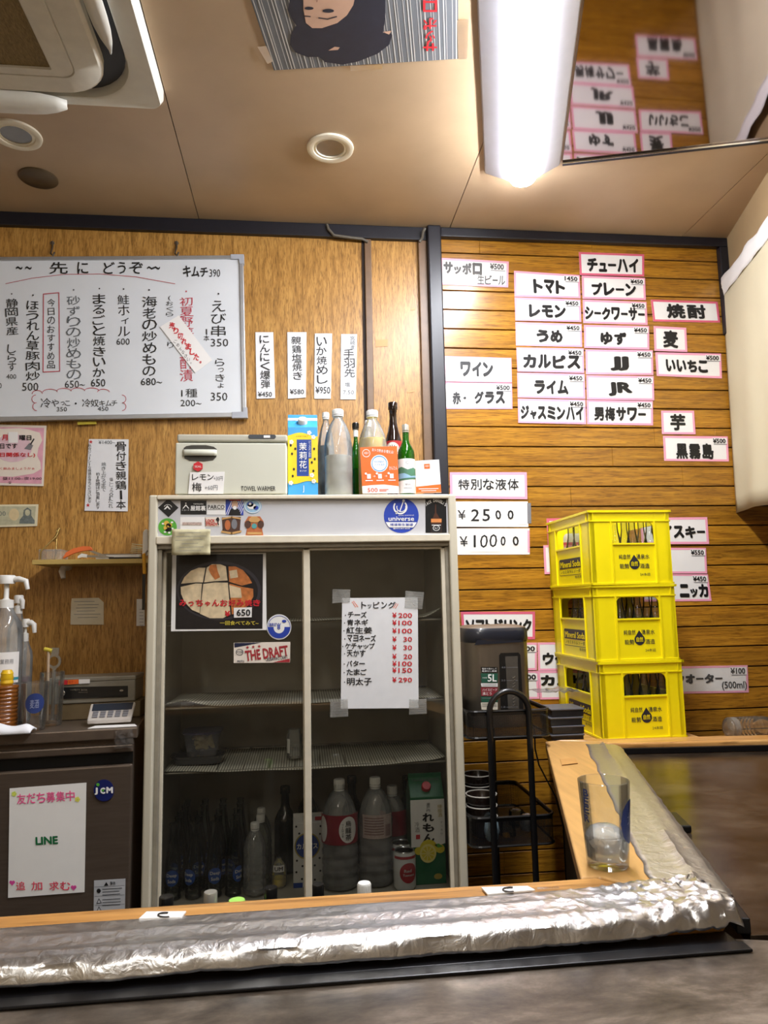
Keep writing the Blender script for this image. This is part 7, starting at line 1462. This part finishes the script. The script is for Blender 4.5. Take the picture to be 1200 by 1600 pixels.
C.text('feature_sticker', '5L', *c7(310, 668), *c7(380, 726), 3, 2, .02); C.text('feature_sticker', '電気で沸かして', *c7(266, 618), *c7(380, 632), 3, 2); C.text('feature_sticker', '電源なし給湯', *c7(266, 636), *c7(380, 650), 3, 2); C.text('feature_sticker', '大容量', *c7(268, 690), *c7(304, 700), 3, 2); C.text('feature_sticker', 'ハイスピード', *c7(270, 778), *c7(384, 800), 3, 2); C.text('feature_sticker', '沸とう', *c7(270, 806), *c7(340, 832), 3, 2)
for y in (745, 755, 855, 900, 915): C.line('feature_sticker', [c7(268, y), c7(380, y)], .7, 3, 0 if y > 890 else 5)
C.build('feature_sticker', [m_blackcap, mat('sticker_dark_green', '#1f5240', .45), m_whitep, mat('sticker_maroon', '#7d2530', .45), mat('sticker_cream', '#c9c3b3', .5), m_grey], pot)
pts = [at(835, 1140, 2.66), at(836, 1170, 2.70), at(842, 1195, 2.72), at(855, 1220, 2.74), at(868, 1245, 2.75), at(880, 1290, 2.75)]; pts.append(Vector((pts[-1].x, 2.74, .02)))
b = MB(); b.tube([(xp+.02, Yt1+.03, zp0+.08), (xr_+.0, 2.675, zp0+.05)]+pts, .0032, 6); tag(b.build('power_cord', m_cart, smooth=60), 'thin black power cord hanging from the trolley down the plank wall', 'cord')
b = MB(); g = []; Yg = 2.66
for j in range(5): g.append([(at(830+13*i/1.6, 1098, 2.6).x, 2.52+.03*j, tiers[0][1]+.006+.012*noise.noise(Vector((i*.9, j*.9, 3)))+.006) for i in range(9)])
b.sheet(g); tag(b.build('plastic_bag', m_clear, smooth=60, solid=.0006), 'crumpled clear plastic bag lying behind the black trays', 'plastic bag')

# ------------------------------------------------------------------ cloth on the hanging partition, lying bottle on the ledge
m_cloth = mat('cream_cloth', '#cbc2a4', .85, var=.03, scale=5, bump=.15, bscale=700)
cbase = Vector((1.83, 2.8, 0))-TV*.03-SV*.012; zt_, zb2 = at(1124, 452, 2.78).z, at(1158, 800, 2.77).z
g = []
for i in range(61):
    t = 1.25*i/60; row = []
    for j in range(15):
        v = j/14; p = cbase-SV*t-TV*(.006*math.sin(t*11+.6)*v+.006*v+.006*math.sin(t*27+v*2)*v); row.append((p.x, p.y, zt_-.03*t+(zb2-zt_)*v+.006*math.sin(t*9)*v))
    g.append(row)
b = MB(); b.sheet(g); tag(b.build('cloth_drape', m_cloth, smooth=180, solid=.004), 'cream cloth hung over the partition at the right edge', 'cloth')
g = []
for i in range(31):
    t = -.012+1.27*i/30; row = []
    for j in range(5):
        v = j/4; p = cbase-SV*t-TV*(.006+.003*math.sin(t*40+v*3)); row.append((p.x, p.y, zt_-.03*t+.045-.075*v+.006*math.sin(t*23)*(1-v)))
    g.append(row)
b = MB(); b.sheet(g); tag(b.build('paper_strip', m_whitep, smooth=180, solid=.001), 'white crinkled tape strip along the top of the cream cloth', 'tape')
Yl = 2.47; x0 = at(1135, 1140, Yl).x; r = .037; ZLL = .7012
t = thing('plastic_bottle', 'clear brown-tinted plastic bottle lying on its side on the ledge', 'bottle', (x0+.1, Yl, ZLL)); M4 = Matrix.Translation((x0, Yl, ZLL+r+.0005)) @ Matrix.Rotation(math.radians(4), 4, 'Z') @ Matrix.Rotation(PI/2, 4, 'Y')
b = MB(); pr = [(r*.6, 0), (r*.9, .005), (r, .015)]
for k in range(8): z = .02+.014*k; pr += [(r, z), (r, z+.007), (r*.94, z+.010), (r*.94, z+.012)]
b.lathe(pr+[(r, .14), (r*.9, .165), (r*.5, .19), (r*.32, .2), (r*.32, .215)], (0, 0, 0), 28, M=M4); b.build('bottle_body', glass('tinted_plastic', (.965, .945, .915), refl=1.2, rough=.05, haze=.12, hazecol='#d9c7ac'), t, smooth=50)
b = MB(); b.lathe([(r*.4, .208), (r*.4, .226), (0, .226)], (0, 0, 0), 20, M=M4); b.build('cap', m_capw, t, smooth=40)
b = MB(); b.lathe([(r*1.01, .014), (r*1.01, .034)], (0, 0, 0), 28, M=M4, ); b.build('bottle_label', glass('label_film', (.97, .965, .955), refl=.6, rough=.2, haze=.25, hazecol='#cfcac0'), t, smooth=60)
